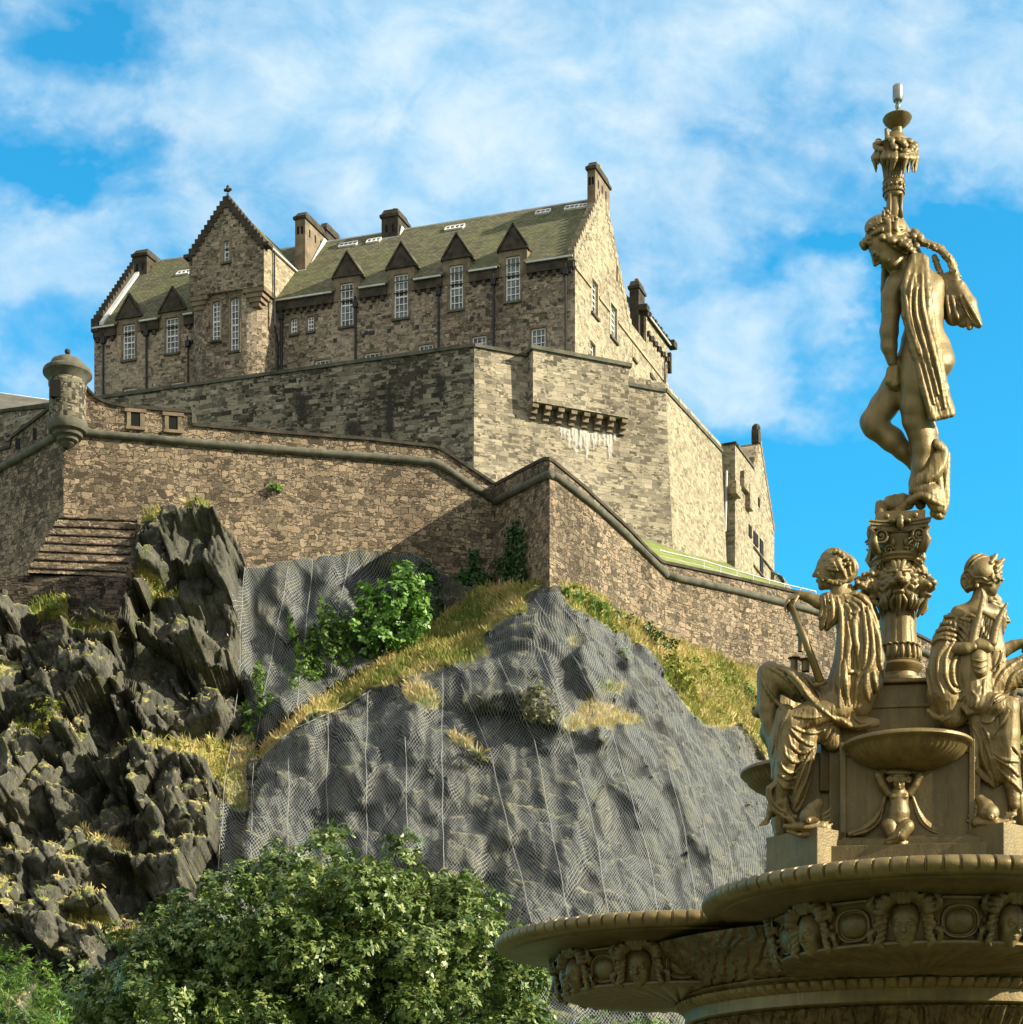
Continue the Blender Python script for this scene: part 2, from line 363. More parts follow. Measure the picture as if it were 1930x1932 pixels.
facade = lambda s, z, d: W(s, 0, z, -d)
castle = thing('castle_house', W(26, 0, 78), 'long stone house with mossy slate roof, dormers and stepped gable tower, highest on the rock', 'castle building')
ZE = frs(1085, 480)[1]; ZR = CZ+101.9; ZRL = ZR+.85; S_L = 52.2; ZB = 70.0
def bars(mb, pos, a, b, c, d, nx, ny, into, w=.07, fw=.13, arch=0):
    """sash frame with glazing bars in plane coordinates"""
    def bx(x0, x1, z0, z1, dd):
        p = pos((x0+x1)/2, (z0+z1)/2, into); q = pos(x1, (z0+z1)/2, into)
        ax = q-p; az = UPZ*((z1-z0)/2); an = (pos(x0, z0, into+1)-pos(x0, z0, into))*dd
        mb.box(p, ax, an, az)
    bx(a, a+fw, c, d, .05); bx(b-fw, b, c, d, .05); bx(a+fw, b-fw, c, c+fw*1.2, .05)
    if not arch: bx(a+fw, b-fw, d-fw, d, .05)
    for i in range(1, nx): x = a+(b-a)*i/nx; bx(x-w/2, x+w/2, c+fw*1.2, d-(0 if arch else fw), .03)
    for j in range(1, ny):
        z = c+(d-c)*j/ny; ww = w if j != ny//2 or ny < 4 else w*2
        bx(a+fw, b-fw, z-ww/2, z+ww/2, .034)
def arch_fill(mb, pos, a, b, zt, r_in, depth, d0=0.0):
    """stone spandrels that turn the head of a rectangular opening into a round arch"""
    c = (a+b)/2; r = (b-a)/2; n = 6
    for sgn in (-1, 1):
        pts = [(c+sgn*r, zt)]+[(c+sgn*r*math.cos(i/n*math.pi/2), zt-r+r*math.sin(i/n*math.pi/2)) for i in range(n+1)]
        pts = pts[:-1]+[(c, zt)]
        mb.prism([pos(x, z, d0) for x, z in pts], pos(a, zt, depth)-pos(a, zt, d0))
def window(pos, a, b, c, d, nx, ny, arch=False, sur=.22, into=.18, parent=None, smat='dressed', sill=True):
    parent = parent or castle
    f = MB(); bars(f, pos, a, b, c, d, nx, ny, into, arch=arch)
    if arch:
        cc = (a+b)/2; r = (b-a)/2-.04
        path = [pos(cc+r*math.cos(k/10*math.pi), d-r-.04+r*math.sin(k/10*math.pi), into) for k in range(11)]
        f.tube(path, .05, 4)
    fo = f.build('window', M['white'], parent)
    g = MB(); g.add([pos(a, c, into+.06), pos(b, c, into+.06), pos(b, d, into+.06), pos(a, d, into+.06)], [(0, 1, 2, 3)]); g.build('pane', M['glass'], fo)
    s = MB(); nrm = (pos(a, c, -1)-pos(a, c, 0))
    def sb(x0, x1, z0, z1, pr):
        p = (pos(x0, z0, 0)+pos(x1, z1, 0))/2+nrm*(pr/2-.02); s.box(p, (pos(x1, z0, 0)-pos(x0, z0, 0))/2, nrm*(pr/2+.02), UPZ*((z1-z0)/2))
    sb(a-sur, a-.001, c, d, .05); sb(b+.001, b+sur, c, d, .05); sb(a-sur, b+sur, d+.001, d+sur*1.2, .055)
    if arch: arch_fill(s, pos, a, b, d, 0, .3, .012)
    s.build('window_surround', M[smat], fo)
    if sill:
        k = MB(); p = (pos(a-sur, c-.2, 0)+pos(b+sur, c-.02, 0))/2+nrm*.09; k.box(p, (pos(b+sur, c, 0)-pos(a-sur, c, 0))/2, nrm*.13, UPZ*.11); k.build('sill', M['coping'], fo)
    return fo
def pxwin(u0, u1, v0, v1, t=0.0):
    """picture rectangle -> (s0, s1, z0, z1) on the facade plane; s grows leftwards"""
    um = (u0+u1)/2; s1 = frs(u0, v1, t)[0]; s0 = frs(u1, v1, t)[0]; z0 = frs(um, v1, t)[1]; z1 = frs(um, v0, t)[1]; return s0, s1, z0, z1
r1 = lambda x, y: (153.8+.2813*x, 334.8+.2813*y)
r2 = lambda x, y: (542.9+.38443*x, 271.4+.38443*y)
def rr(fn, x0, x1, y0, y1):
    a = fn(x0, y0); b = fn(x1, y1); return a[0], b[0], a[1], b[1]
dormers = [rr(r2, 1070, 1140, 552, 773), rr(r2, 795, 860, 595, 815), rr(r2, 522, 590, 640, 857), rr(r2, 258, 322, 683, 897), rr(r1, 566, 650, 940, 1180), rr(r1, 278, 358, 985, 1225)]
dorm_tops = [r2(1103, 392), r2(828, 440), r2(548, 485), r2(283, 530), r1(597, 740), r1(305, 787)]
basement = [rr(r2, 1195, 1265, 905, 1010), rr(r2, 905, 975, 943, 1010), rr(r2, 643, 713, 985, 1040), rr(r2, 378, 450, 1025, 1075), rr(r2, 135, 205, 1060, 1110),
            rr(r1, 598, 683, 1373, 1445), rr(r1, 283, 370, 1415, 1490)]
small = [rr(r1, 1515, 1558, 930, 1035), rr(r1, 1403, 1447, 945, 1053)]
DW = [pxwin(*d) for d in dormers]; BW = [pxwin(*d) for d in basement]; SW = [pxwin(*d) for d in small]
sa0, sa1 = frs(522, 620)[0], frs(371, 620)[0]          # where the stair bay stands on the facade
wall = MB()
holes = [(a, b, c, min(d, ZE)) for a, b, c, d in DW]+BW+SW
panel(wall, facade, 0, S_L, ZB, ZE, holes, .4)
for a, b, c, d in SW: pass
TG = 16.1
back = [W(0, 0, ZB), W(S_L, 0, ZB), W(S_L, TG, ZB), W(0, TG, ZB)]
wall.add([W(S_L, 0, ZB), W(S_L, TG, ZB), W(S_L, TG, ZE), W(S_L, 0, ZE)], [(3, 2, 1, 0)])
wall.add([W(S_L, TG, ZB), W(0, TG, ZB), W(0, TG, ZE), W(S_L, TG, ZE)], [(3, 2, 1, 0)])
wall.add([W(S_L, 0, ZE), W(S_L, TG, ZE), W(S_L, 8, ZRL+.2)], [(0, 1, 2)])
wall.build('wall', M['stone_house'], castle)
for (a, b, c, d) in DW: window(facade, a, b, c, d, 3, 6)
for k, (a, b, c, d) in enumerate(BW): window(facade, a, b, c, d, 3, 3 if k == 0 else 2, sur=.16)
for (a, b, c, d) in SW: window(facade, a, b, c, d, 2, 4, arch=True, sur=.16)
# roof slopes
def slab(mb, pts, th=.16):
    pts = [Vector(p) for p in pts]; n = (pts[1]-pts[0]).cross(pts[2]-pts[0]).normalized()
    if n.z < 0: n = -n
    mb.prism(pts, n*th)
roof = MB()
cuts = sorted([(a-.5, b+.5) for a, b, c, d in DW])
def strip(s0, s1, zr):
    cur = s0
    def put(x, y, t):
        z = ZE-.32+(t+.35)/8.35*(zr-ZE+.32); slab(roof, [W(x, t, z), W(y, t, z), W(y, 8, zr), W(x, 8, zr)])
    for a, b in cuts:
        if a < s0 or b > s1: continue
        put(cur, a, -.35); put(a, b, .75); cur = b
    put(cur, s1, -.35)
strip(.55, sa1-2, ZR); strip(sa1-2, S_L-.5, ZRL)
slab(roof, [W(.55, 8.02, ZR), W(sa1-2, 8.02, ZR), W(sa1-2, TG+.3, ZE-.3), W(.55, TG+.3, ZE-.3)])
slab(roof, [W(sa1-2, 8.02, ZRL), W(S_L-.5, 8.02, ZRL), W(S_L-.5, TG+.3, ZE-.28), W(sa1-2, TG+.3, ZE-.28)])
ro = roof.build('roof', M['roof'], castle)
rl = MB()
rl.tube([W(1.5, 8, ZR+.16), W(sa1-2, 8, ZR+.16)], .13, 6); rl.tube([W(sa1-2, 8, ZRL+.16), W(S_L-2, 8, ZRL+.16)], .13, 6)
rl.build('ridge_flashing', M['lead'], ro)
gt = MB()
segs = []; edges = sorted([(a-.75, b+.75) for a, b, c, d in DW]+[(sa0-.1, sa1+.2)]); cur = .1
for a, b in edges:
    if a > cur: segs.append((cur, a))
    cur = max(cur, b)
segs.append((cur, S_L))
for a, b in segs: gt = MB(); gt.box(W((a+b)/2, -.36, ZE-.30, .08), E1*((b-a)/2), NF*.09, UPZ*.08); gt.build('gutter', M['lead'], ro)
# wall-head band and corbels under the eaves
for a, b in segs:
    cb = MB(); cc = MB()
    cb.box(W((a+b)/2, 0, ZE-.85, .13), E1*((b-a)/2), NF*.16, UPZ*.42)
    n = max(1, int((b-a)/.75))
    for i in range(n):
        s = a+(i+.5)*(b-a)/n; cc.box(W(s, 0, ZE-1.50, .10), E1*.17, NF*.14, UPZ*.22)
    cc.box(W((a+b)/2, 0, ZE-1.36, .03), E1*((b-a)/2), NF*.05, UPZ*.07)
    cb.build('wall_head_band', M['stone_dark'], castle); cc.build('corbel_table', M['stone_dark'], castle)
# dormers
for (a, b, c, d), tp in zip(DW, dorm_tops):
    m = (a+b)/2; zt = frs(tp[0], tp[1])[1]; hw = (b-a)/2; x0, x1 = m-hw-.72, m+hw+.72; zw = d+.62
    D = MB()
    panel(D, lambda s, z, q: W(s, 0, z, .06-q), x0, x1, ZE-1.15, zw, [(a, b, ZE-1.15, d)], .30)
    def roof_t(z): return max(0, (z-(ZE-.32))/(ZR-ZE+.32)*8.35-.35)+.5
    for x, sg in ((x0, -1), (x1, 1)):
        D.add([W(x, 0, ZE-1.15, .06), W(x, .02, zw, .06), W(x, roof_t(zw), zw), W(x, .4, ZE-1.15)], [(0, 1, 2, 3)] if sg > 0 else [(3, 2, 1, 0)])
    do = D.build('dormer', M['dressed'], castle)
    pd = MB(); zp = zt-.25
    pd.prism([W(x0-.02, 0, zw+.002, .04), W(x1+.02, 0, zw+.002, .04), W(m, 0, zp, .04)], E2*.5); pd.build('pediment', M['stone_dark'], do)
    cp = MB()
    for x in (x0-.18, x1+.18):
        p, q = W(x, 0, zw-.10, .12), W(m, 0, zp+.12, .12)
        cp.prism([p, q, q+UPZ*.26, p+UPZ*.30], E2*.62-NF*0)
    cp.box(W(m, 0, zw+.05, .10), E1*(hw+.85), NF*.14, UPZ*.10)
    cp.ball(W(m, .2, zt+.06, .1), .15); cp.build('pediment_coping', M['stone_dark'], do)
    dr = MB()
    for x in (x0-.1, x1+.1):
        e = [W(x, .45, zw), W(m, .45, zp), W(m, roof_t(zp)+.6, zp), W(x, roof_t(zw)+.6, zw)]
        dr = MB(); slab(dr, e if x < m else e[::-1], .1); dr.build('dormer_roof', M['roof'], do)
    dr.build('dormer_roof', M['roof'], do) if False else None
    lf = MB(); x = x0-.16                                     # pale lead where the cheek meets the slates, seen on the right-hand side
    tz = roof_t(zw)-.5; zb = ZE-.2
    lf.prism([W(x, .25, zb+.12, 0), W(x, .55, zb+.12, 0), W(x, tz+.45, zw+.1, 0), W(x, tz+.2, zw+.16, 0)], E1*.12)
    lf.build('lead_flashing', M['lead'], do)
# right gable
gab = lambda t, z, d: W(0, t, z)-NG*d
gable = MB()
g2 = lambda x, y: (1067.6+.15*x, 506.7+.15*y)
def gwin(x0, x1, y0, y1, s=0):
    (ua, va), (ub, vb) = g2(x0, y0), g2(x1, y1); t0 = frt(ua, 600, s)[0]; t1 = frt(ub, 600, s)[0]
    um = (ua+ub)/2; return t0, t1, frt(um, vb, s)[1], (min(frt(um, va, s)[1], ZE-.12) if y0 > 0 else frt(um, va, s)[1])
GW = [gwin(325, 400, 150, 590), gwin(560, 640, 440, 890), gwin(300, 368, 930, 1130), gwin(845, 880, 1010, 1150)]
panel(gable, gab, 0, TG, ZB, ZE, [h for h in GW if h[3] < ZE], .45)
gable.add([W(0, 0, ZE), W(0, TG, ZE), W(0, 8, ZR+.5)], [(2, 1, 0)])
gable.add([W(.6, 0, ZE-1), W(.6, TG, ZE-1), W(.6, 8, ZR+.5)], [(0, 1, 2)])
go = gable.build('gable_wall', M['stone_gable'], castle)
for k, g in enumerate(GW):
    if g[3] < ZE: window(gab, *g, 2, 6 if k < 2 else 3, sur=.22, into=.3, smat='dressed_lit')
    else:
        sl = MB()
# slit window high in the gable
def crow(mb, s0, s1, t0, t1, z0, z1, n, h=.42):
    for i in range(n):
        ta = t0+(t1-t0)*i/n; tb = t0+(t1-t0)*(i+1)/n; zb = z0+(z1-z0)*(i+1)/n
        lo = min(z0+(z1-z0)*i/n, zb)-.55; hi = max(z0+(z1-z0)*i/n, zb)+h*.35
        mb.box((W(s0, ta, 0)+W(s1, tb, 0))/2+UPZ*((lo+hi)/2), E1*((s1-s0)/2), E2*((tb-ta)/2), UPZ*((hi-lo)/2))
cs = MB(); crow(cs, -.06, .62, -.3, 7.2, ZE-.1, ZR+.05, 15); cs.build('crow_steps', M['stone_gable'], castle); cs = MB(); crow(cs, -.06, .62, 8.6, TG+.1, ZR, ZE, 15)
cs.build('crow_steps', M['stone_gable'], castle)
cs = MB(); crow(cs, S_L-.7, S_L+.1, -.45, 7.4, ZE-.1, ZRL+.1, 17, .6); cs.build('crow_steps', M['stone_dark'], castle); cs = MB(); crow(cs, S_L-.7, S_L+.1, 8.6, TG, ZRL, ZE, 12); cs.build('crow_steps', M['stone_dark'], castle)
lf = MB(); p, q = W(S_L-.78, -.3, ZE-.02), W(S_L-.78, 7.3, ZRL-.55); lf.prism([p, q, q+UPZ*.34, p+UPZ*.34], E1*-.5); lf.build('lead_flashing', M['lead'], ro)
sc = MB()
for a, b in ((0, GW[0][0]-.3), (GW[0][1]+.3, GW[1][0]-.3), (GW[1][1]+.3, 28.2)):
    z = CZ+91.35; sc.box(W(0, (a+b)/2, z)+NG*.03, E2*((b-a)/2), NG*.12, UPZ*.13)
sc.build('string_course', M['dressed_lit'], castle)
for (x0, x1, y0, y1) in ((628, 655, -10, 150),):
    h = gwin(x0, x1, y0, y1); q = MB(); q.box(gab((h[0]+h[1])/2, (h[2]+h[3])/2, -.01), E2*.18, NG*.03, UPZ*.75); q.build('slit_window', M['stone_dark'], castle)
# lower link and the corbelled end wing
wing = MB()
zl = CZ+93.0; zw_ = CZ+95.9
wing.prism([W(0, TG, ZB), W(8, TG, ZB), W(8, 21, ZB), W(0, 21, ZB)], UPZ*(zl-ZB))
wing.prism([W(-.02, 21, ZB), W(9, 21, ZB), W(9, 28.3, ZB), W(-.02, 28.3, ZB)], UPZ*(zw_-ZB))
wg = wing.build('end_wing', M['stone_gable'], castle)
wd = MB(); sA = frs(*g2(985, 560), 21)[0]; sB = frs(*g2(815, 560), 21)[0]
wd.prism([W(sA, 20.9, zl-3), W(sB, 20.9, zl-3), W(sB, 20.9, zw_+.5), W((sA+sB)/2, 20.9, zw_+2.2), W(sA, 20.9, zw_)], E2*.6)
wd.build('wing_gable', M['stone_dark'], wg)
wr = MB(); slab(wr, [W(-.3, 21.4, zw_), W(-.3, 28.6, zw_), W(4, 28.6, zw_+4.2), W(4, 21.4, zw_+4.2)]); wr.build('wing_roof', M['roof'], wg)
ws = MB()
for i in range(9):
    t = 21.2+i*.92; z = zw_+.35; ws.box(W(.05, t, z), E1*.28, E2*.24, UPZ*(.34+.12*(i % 2)))
ws.box(W(-.35, 28.9, zw_+.2), E1*.4, E2*.55, UPZ*.35); ws.box(W(.2, 20.9, zw_+.75), E1*.5, E2*.5, UPZ*.3)
ws.build('crow_steps', M['stone_dark'], wg)
wgut = MB(); wgut.tube([W(-.35, 21.3, zw_-.05), W(-.35, 28.6, zw_-.05)], .10, 5); wgut.build('gutter', M['lead'], wg)
wc = MB(); wc.box(W(-.06, 24.7, zw_-1.8), E1*.06, E2*3.5, UPZ*.12)
for i in range(11):
    t = 21.4+i*.66; wc.box(W(-.12, t, zw_-1.75-.25*(i % 2)), E1*.2, E2*.18, UPZ*.22)
wc.build('corbel_table', M['stone_dark'], wg)
ob = MB(); ob.box(W(-.2, 28.4, zw_-2.0), E1*.2, E2*.2, UPZ*1.1); ob.build('pilaster', M['stone_dark'], wg)
dp = MB(); dp.tube([W(-.2, 26.6, zw_-2.6), W(-.2, 26.6, zw_-8.5), W(-.2, 25.6, zw_-9.2)], .07, 6); dp.tube([W(-.2, 27.2, zw_-2.6), W(-.2, 26.9, zw_-8.3)], .06, 6); dp.build('drainpipe', M['iron'], wg)
dk = MB(); dk.box(W(0, 24, CZ+86.5)+NG*.03, E2*.35, NG*.05, UPZ*2.2); dk.box(W(0, 23.2, CZ+90.1)+NG*.06, E2*.9, NG*.1, UPZ*.2); dk.build('wing_window', M['stone_dark'], wg)
# chimneys: (right-hand u, left-hand u of the front face, depth t, length t, top v, base z, material)
def chimney(u_r, u_l, t0, tl, vtop, zbase, m, pots=0, slits=True, lead=True):
    s0, s1 = frs(u_r, vtop, t0)[0], frs(u_l, vtop, t0)[0]; zt = frs((u_r+u_l)/2, vtop, t0)[1]; s_m = (s0+s1)/2; hs = (s1-s0)/2
    c = MB(); c.box(W(s_m, t0+tl/2, (zt-.95+zbase)/2), E1*hs, E2*(tl/2), UPZ*((zt-.95-zbase)/2)); co = c.build('chimney', M[m], castle)
    k = MB(); k.box(W(s_m, t0+tl/2, zt-.80), E1*(hs+.16), E2*(tl/2+.16), UPZ*.15)
    a = [W(s_m+i*(hs+.06), t0+tl/2+j*(tl/2+.06), zt-.65) for i, j in ((-1, -1), (1, -1), (1, 1), (-1, 1))]; c0 = sum(a, Vector())/4
    b = [c0+(p-c0)*.78+UPZ*.62 for p in a]; k.add(a+b, [(0, 1, 5, 4), (1, 2, 6, 5), (2, 3, 7, 6), (3, 0, 4, 7), (4, 5, 6, 7)]); k.build('chimney_cap', M['stone_dark'], co)
    for i in range(pots):
        q = MB(); q.lathe(W(s_m, t0+tl*(i+.5)/pots, zt-.04), [(.30, 0), (.24, .1), (.24, .42), (.30, .46), (.30, .52), (0, .52)], 10); q.build('chimney_pot', M['dressed_lit'], co, smooth=True)
    if slits:
        for i in range(3): q = MB(); q.box(W(s0, t0+tl*(.2+.26*i), zt-2.1)+NG*.01, E2*.12, NG*.03, UPZ*.38); q.build('flue_slit', M['void'], co)
        for i in range(2): q = MB(); q.box(W(s_m+(i-.5)*hs*.8, t0, zt-2.1, .01), E1*.11, NF*.03, UPZ*.38); q.build('flue_slit', M['void'], co)
    if not lead: return co
    q = MB(); zf = zbase
    q.box(W(s_m, t0-.05, zf+1.0), E1*(hs+.15), E2*.12, UPZ*.16)
    ztop = ZR+.1
    q.prism([W(s0-.12, t0-.12, zf+.85), W(s0-.12, t0+.35, zf+.85), W(s0-.12, 8, ztop+.25), W(s0-.12, 7.5, ztop+.25)], E1*-.10); q.build('lead_flashing', M['lead'], co)
    return co
def frs0(t):
    p = W(.02, t, 0); return UC+F*p.x/p.y
roofz = lambda t: ZE-.32+(t+.35)/8.35*(ZR-ZE+.32)
chimney(frs0(5.6), r2(1465, 0)[0]+2, 5.6, 4.2, r2(0, 78)[1], roofz(5.6)-1.2, 'dressed', 1, lead=False)
chimney(r2(540, 0)[0], r2(460, 0)[0], 7.0, 2.6, r2(0, 314)[1], roofz(7.0)-1.0, 'stone_dark', 1)
chimney(r1(1500, 0)[0], r1(1432, 0)[0], 3.8, 4.6, r1(0, 218)[1], roofz(3.8)-1.0, 'dressed')
chimney(r1(1640, 0)[0], r1(1600, 0)[0], 9.0, 3.2, r1(0, 295)[1], roofz(7)-.6, 'stone_dark', slits=False)
chimney(r1(438, 0)[0], r1(345, 0)[0], 6.2, 4.2, r1(0, 470)[1], roofz(6.2)-.6, 'stone_dark')
chimney(g2(915, 0)[0], g2(800, 0)[0], 20.4, 2.0, g2(0, 140)[1], zl, 'stone_dark', 1, False, False)
# skylights near the ridge
for (x, y, fn, n) in ((300, 505, r2, 4), (425, 487, r2, 3), (822, 423, r2, 4), (1255, 346, r2, 3), (1398, 324, r2, 3), (1450, 318, r2, 2), (690, 655, r1, 3)):
    u, v = fn(x, y); tt = 7.2 if fn is r2 else 6.9
    for _ in range(8):
        s, z = frs(u, v, tt); zr = ZE-.32+(tt+.35)/8.35*((ZR if fn is r2 else ZRL)-ZE+.32); tt += (z-zr)*.45
    sl = Vector((E2.x*8.35, E2.y*8.35, ZR-ZE+.32)).normalized(); nn = E1.cross(sl).normalized(); nn = nn if nn.z > 0 else -nn
    c = W(s, tt, z)+nn*.22; k = MB(); w = .25*n
    for j in (-1, 1): k.box(c+sl*(j*.34), E1*w, sl*.07, nn*.12)
    for i in range(n+1): k.box(c+E1*(-w+i*2*w/n), E1*.045, sl*.27, nn*.10)
    so = k.build('skylight', M['white'], ro); g = MB(); g.box(c, E1*w*.98, sl*.27, nn*.04); g.build('pane', M['glass'], so)
# drainpipes
for (x, y0, y1, fn, w) in ((150, 1110, 1490, r1, .11), (440, 1060, 1440, r1, .12), (718, 1130, 1400, r1, .08), (1345, 950, 1310, r1, .15), (335, 800, 1070, r2, .12), (742, 740, 1010, r2, .12), (1012, 690, 1000, r2, .12), (1366, 640, 1020, r2, .11)):
    u0, v0 = fn(x, y0); v1 = fn(x, y1+60)[1]; s, z0 = frs(u0, v0); z1 = frs(u0, v1)[1]
    p = MB(); p.tube([W(s, 0, z0+.9, .35), W(s, 0, z0+.2, .16), W(s, 0, z1, .16)], w, 7)
    if x == 718: p.tube([W(s, 0, z0+.2, .16), W(s-1.2, 0, z0+.5, .16)], w, 6)
    po = p.build('drainpipe', M['iron'], castle)
    h = MB(); h.box(W(s, 0, z0+.15, .2), E1*.24, NF*.18, UPZ*.30); h.build('hopper', M['iron'], po)
# putlog holes
h = MB(); random.seed(4)
for (x, y) in ((408, 800), (497, 918), (232, 965), (370, 942), (385, 928), (405, 928), (417, 928), (635, 898), (905, 857), (940, 912), (1045, 815), (1185, 800), (985, 745), (1083, 985)):
    u, v = r2(x, y); s, z = frs(u, v); h.box(W(s, 0, z, .0), E1*.2, NF*.03, UPZ*.2)
h.build('wall_socket', M['iron'], castle)
# ---- stair tower: rounded bay carrying a square gabled head
TP = -2.7
bay = MB(); Rc = 2.5; pts = []; m_ = (sa0+sa1)/2; hb = (sa1-sa0)/2
def bayp(s, t): return W(s, t, 0)
front = -2.35
for k in range(9): a = k/8*math.pi/2; pts.append(bayp(sa0+Rc-Rc*math.cos(a), front+Rc-Rc*math.sin(a)))
for k in range(9): a = k/8*math.pi/2; pts.append(bayp(sa1-Rc+Rc*math.sin(a), front+Rc-Rc*math.cos(a)))
pts = [bayp(sa0, .5)]+pts+[bayp(sa1, .5)]
zh = frs(430, 545, TP)[1]
bw = [pxwin(*rr(r1, 1000, 1055, 808, 1165), front), pxwin(*rr(r1, 877, 932, 832, 1095), front)]
bayf = lambda s, z, d: W(s, front, z, -d)
bay2 = MB(); n = len(pts)
for i in range(n-1):
    a, b = pts[i], pts[i+1]
    if i == 9: continue
    bay2.add([a+UPZ*ZB, b+UPZ*ZB, b+UPZ*(zh+2), a+UPZ*(zh+2)], [(0, 1, 2, 3)])
panel(bay2, bayf, sa0+Rc, sa1-Rc, ZB, zh+2, bw, .4)
bo = bay2.build('stair_bay', M['stone_house'], castle)
for b_ in bw: window(bayf, *b_, 2, 8, arch=True, sur=.2, parent=bo)
th0, th1 = frs(498, 470, TP)[0], frs(357, 470, TP)[0]; zte = frs(498, 458, TP)[1]; zta = frs(428, 373, TP)[1]; tm = (th0+th1)/2
hd = MB(); gw = pxwin(*rr(r1, 955, 990, 425, 568), TP)
headf = lambda s, z, d: W(s, TP, z, -d)
panel(hd, headf, th0, th1, zh-.2, zte, [gw] if gw[3] < zte else [(gw[0], gw[1], gw[2], zte)], .35)
if gw[3] >= zte:
    hl = th0+(tm-th0)*(gw[3]-zte)/(zta-zte)
    hd.add([W(gw[1], TP, zte), W(th1, TP, zte), W(tm+(th1-tm)*(1-(gw[3]-zte)/(zta-zte)), TP, gw[3]), W(gw[1], TP, gw[3])], [(0, 1, 2, 3)])
    hd.add([W(th0, TP, zte), W(gw[0], TP, zte), W(gw[0], TP, gw[3]), W(th0+(tm-th0)*(gw[3]-zte)/(zta-zte), TP, gw[3])], [(0, 1, 2, 3)])
    hd.add([W(th0+(tm-th0)*(gw[3]-zte)/(zta-zte), TP, gw[3]), W(tm+(th1-tm)*(1-(gw[3]-zte)/(zta-zte)), TP, gw[3]), W(tm, TP, zta)], [(0, 1, 2)])
else: hd.add([W(th0, TP, zte), W(th1, TP, zte), W(tm, TP, zta)], [(0, 1, 2)])
hd.add([W(th1, TP, zh-.2), W(th1, 5.5, zh-.2), W(th1, 5.5, zte), W(th1, TP, zte)], [(0, 1, 2, 3)])
hd.add([W(th0, TP, zh-.2), W(th1, TP, zh-.2), W(th1, 0, zh-.2), W(th0, 0, zh-.2)], [(3, 2, 1, 0)])
ho = hd.build('tower_head', M['stone_house'], castle)
hs_ = MB(); hs_.add([W(th0, TP, zh-.2), W(th0, 5.5, zh-.2), W(th0, 5.5, zte), W(th0, TP, zte)], [(3, 2, 1, 0)])
hs_.build('tower_side_wall', M['stone_gable'], ho)
window(headf, *gw, 1, 4, arch=True, sur=.3, parent=ho)
tr = MB(); slab(tr, [W(th0-.1, TP+.5, zte), W(th0-.1, 7, zte), W(tm, 7, zta-.3), W(tm, TP+.5, zta-.3)]); slab(tr, [W(th1+.1, TP+.5, zte), W(th1+.1, 7, zte), W(tm, 7, zta-.3), W(tm, TP+.5, zta-.3)][::-1])
tr.build('tower_roof', M['roof'], ho)
nst = 12
for sg, s_e in ((-1, th0), (1, th1)):
    ts = MB(); ts.box(W(s_e+sg*.22, TP+.3, zte-.15), E1*.35, E2*.45, UPZ*.18)
    for i in range(nst):
        sa_ = s_e+(tm-s_e)*i/nst; sb_ = s_e+(tm-s_e)*(i+1)/nst; z1_ = zte+(zta-zte)*(i+1)/nst+.12; z0_ = z1_-1.15
        ts.box(W((sa_+sb_)/2, TP+.28, (z0_+z1_)/2, .06), E1*(abs(sb_-sa_)/2), E2*.36, UPZ*((z1_-z0_)/2))
    ts.build('crow_steps', M['stone_dark'], ho)
fi = MB(); fi.lathe(W(tm, TP+.28, zta+.1), [(.28, 0), (.22, .2), (.10, .35), (.14, .45), (0, .5)], 10); c = W(tm, TP+.28, zta+.95)
fi.ball(c, .26, 10, 8)
for d in (E1*.3, E1*-.3, UPZ*.32): fi.ball(c+d, .16)
fi.build('finial', M['stone_dark'], ho, smooth=True)
ev = MB(); ev.tube([W(th0-.15, TP+.6, zte+.05), W(th0-.15, 5.4, zte+.05)], .12, 6)
v0_, v1_ = W(th0-.1, (zte-ZE)/(ZR-ZE)*8.35-.1, zte+.05), W(th0-.1, -.25, ZE-.1)
ev.prism([v0_, v0_+E2*-.1+E1*-.45, v1_+E1*-.45, v1_], Vector((0, 0, .12))); ev.build('lead_flashing', M['lead'], ho)
tdp = MB(); tdp.tube([W(th0-.1, TP+1.7, zte)+NG*.1, W(th0-.1, TP+1.7, zh-3.5)+NG*.1, W(sa0-.2, -.1, zh-5), W(sa0-.25, -.15, ZB)], .09, 6); tdp.build('drainpipe', M['iron'], ho)
tc = MB()
for i in range(4):                                    # stepped corbelling under the head
    z = zh-.2-i*.45
    tc.box(W(th1-1.0+.02*i, TP+1.55, z-.22), E1*(.98-.20*i), E2*(1.5-.12*i), UPZ*.225)
tc.build('corbelling', M['dressed'], ho); tc = MB()
for i in range(4):
    z = zh-.2-i*.45; tc.box(W(th0+1.2-.02*i, TP+1.5, z-.22), E1*(1.18-.26*i), E2*(1.45-.12*i), UPZ*.225)
tc.build('corbelling', M['dressed'], ho)
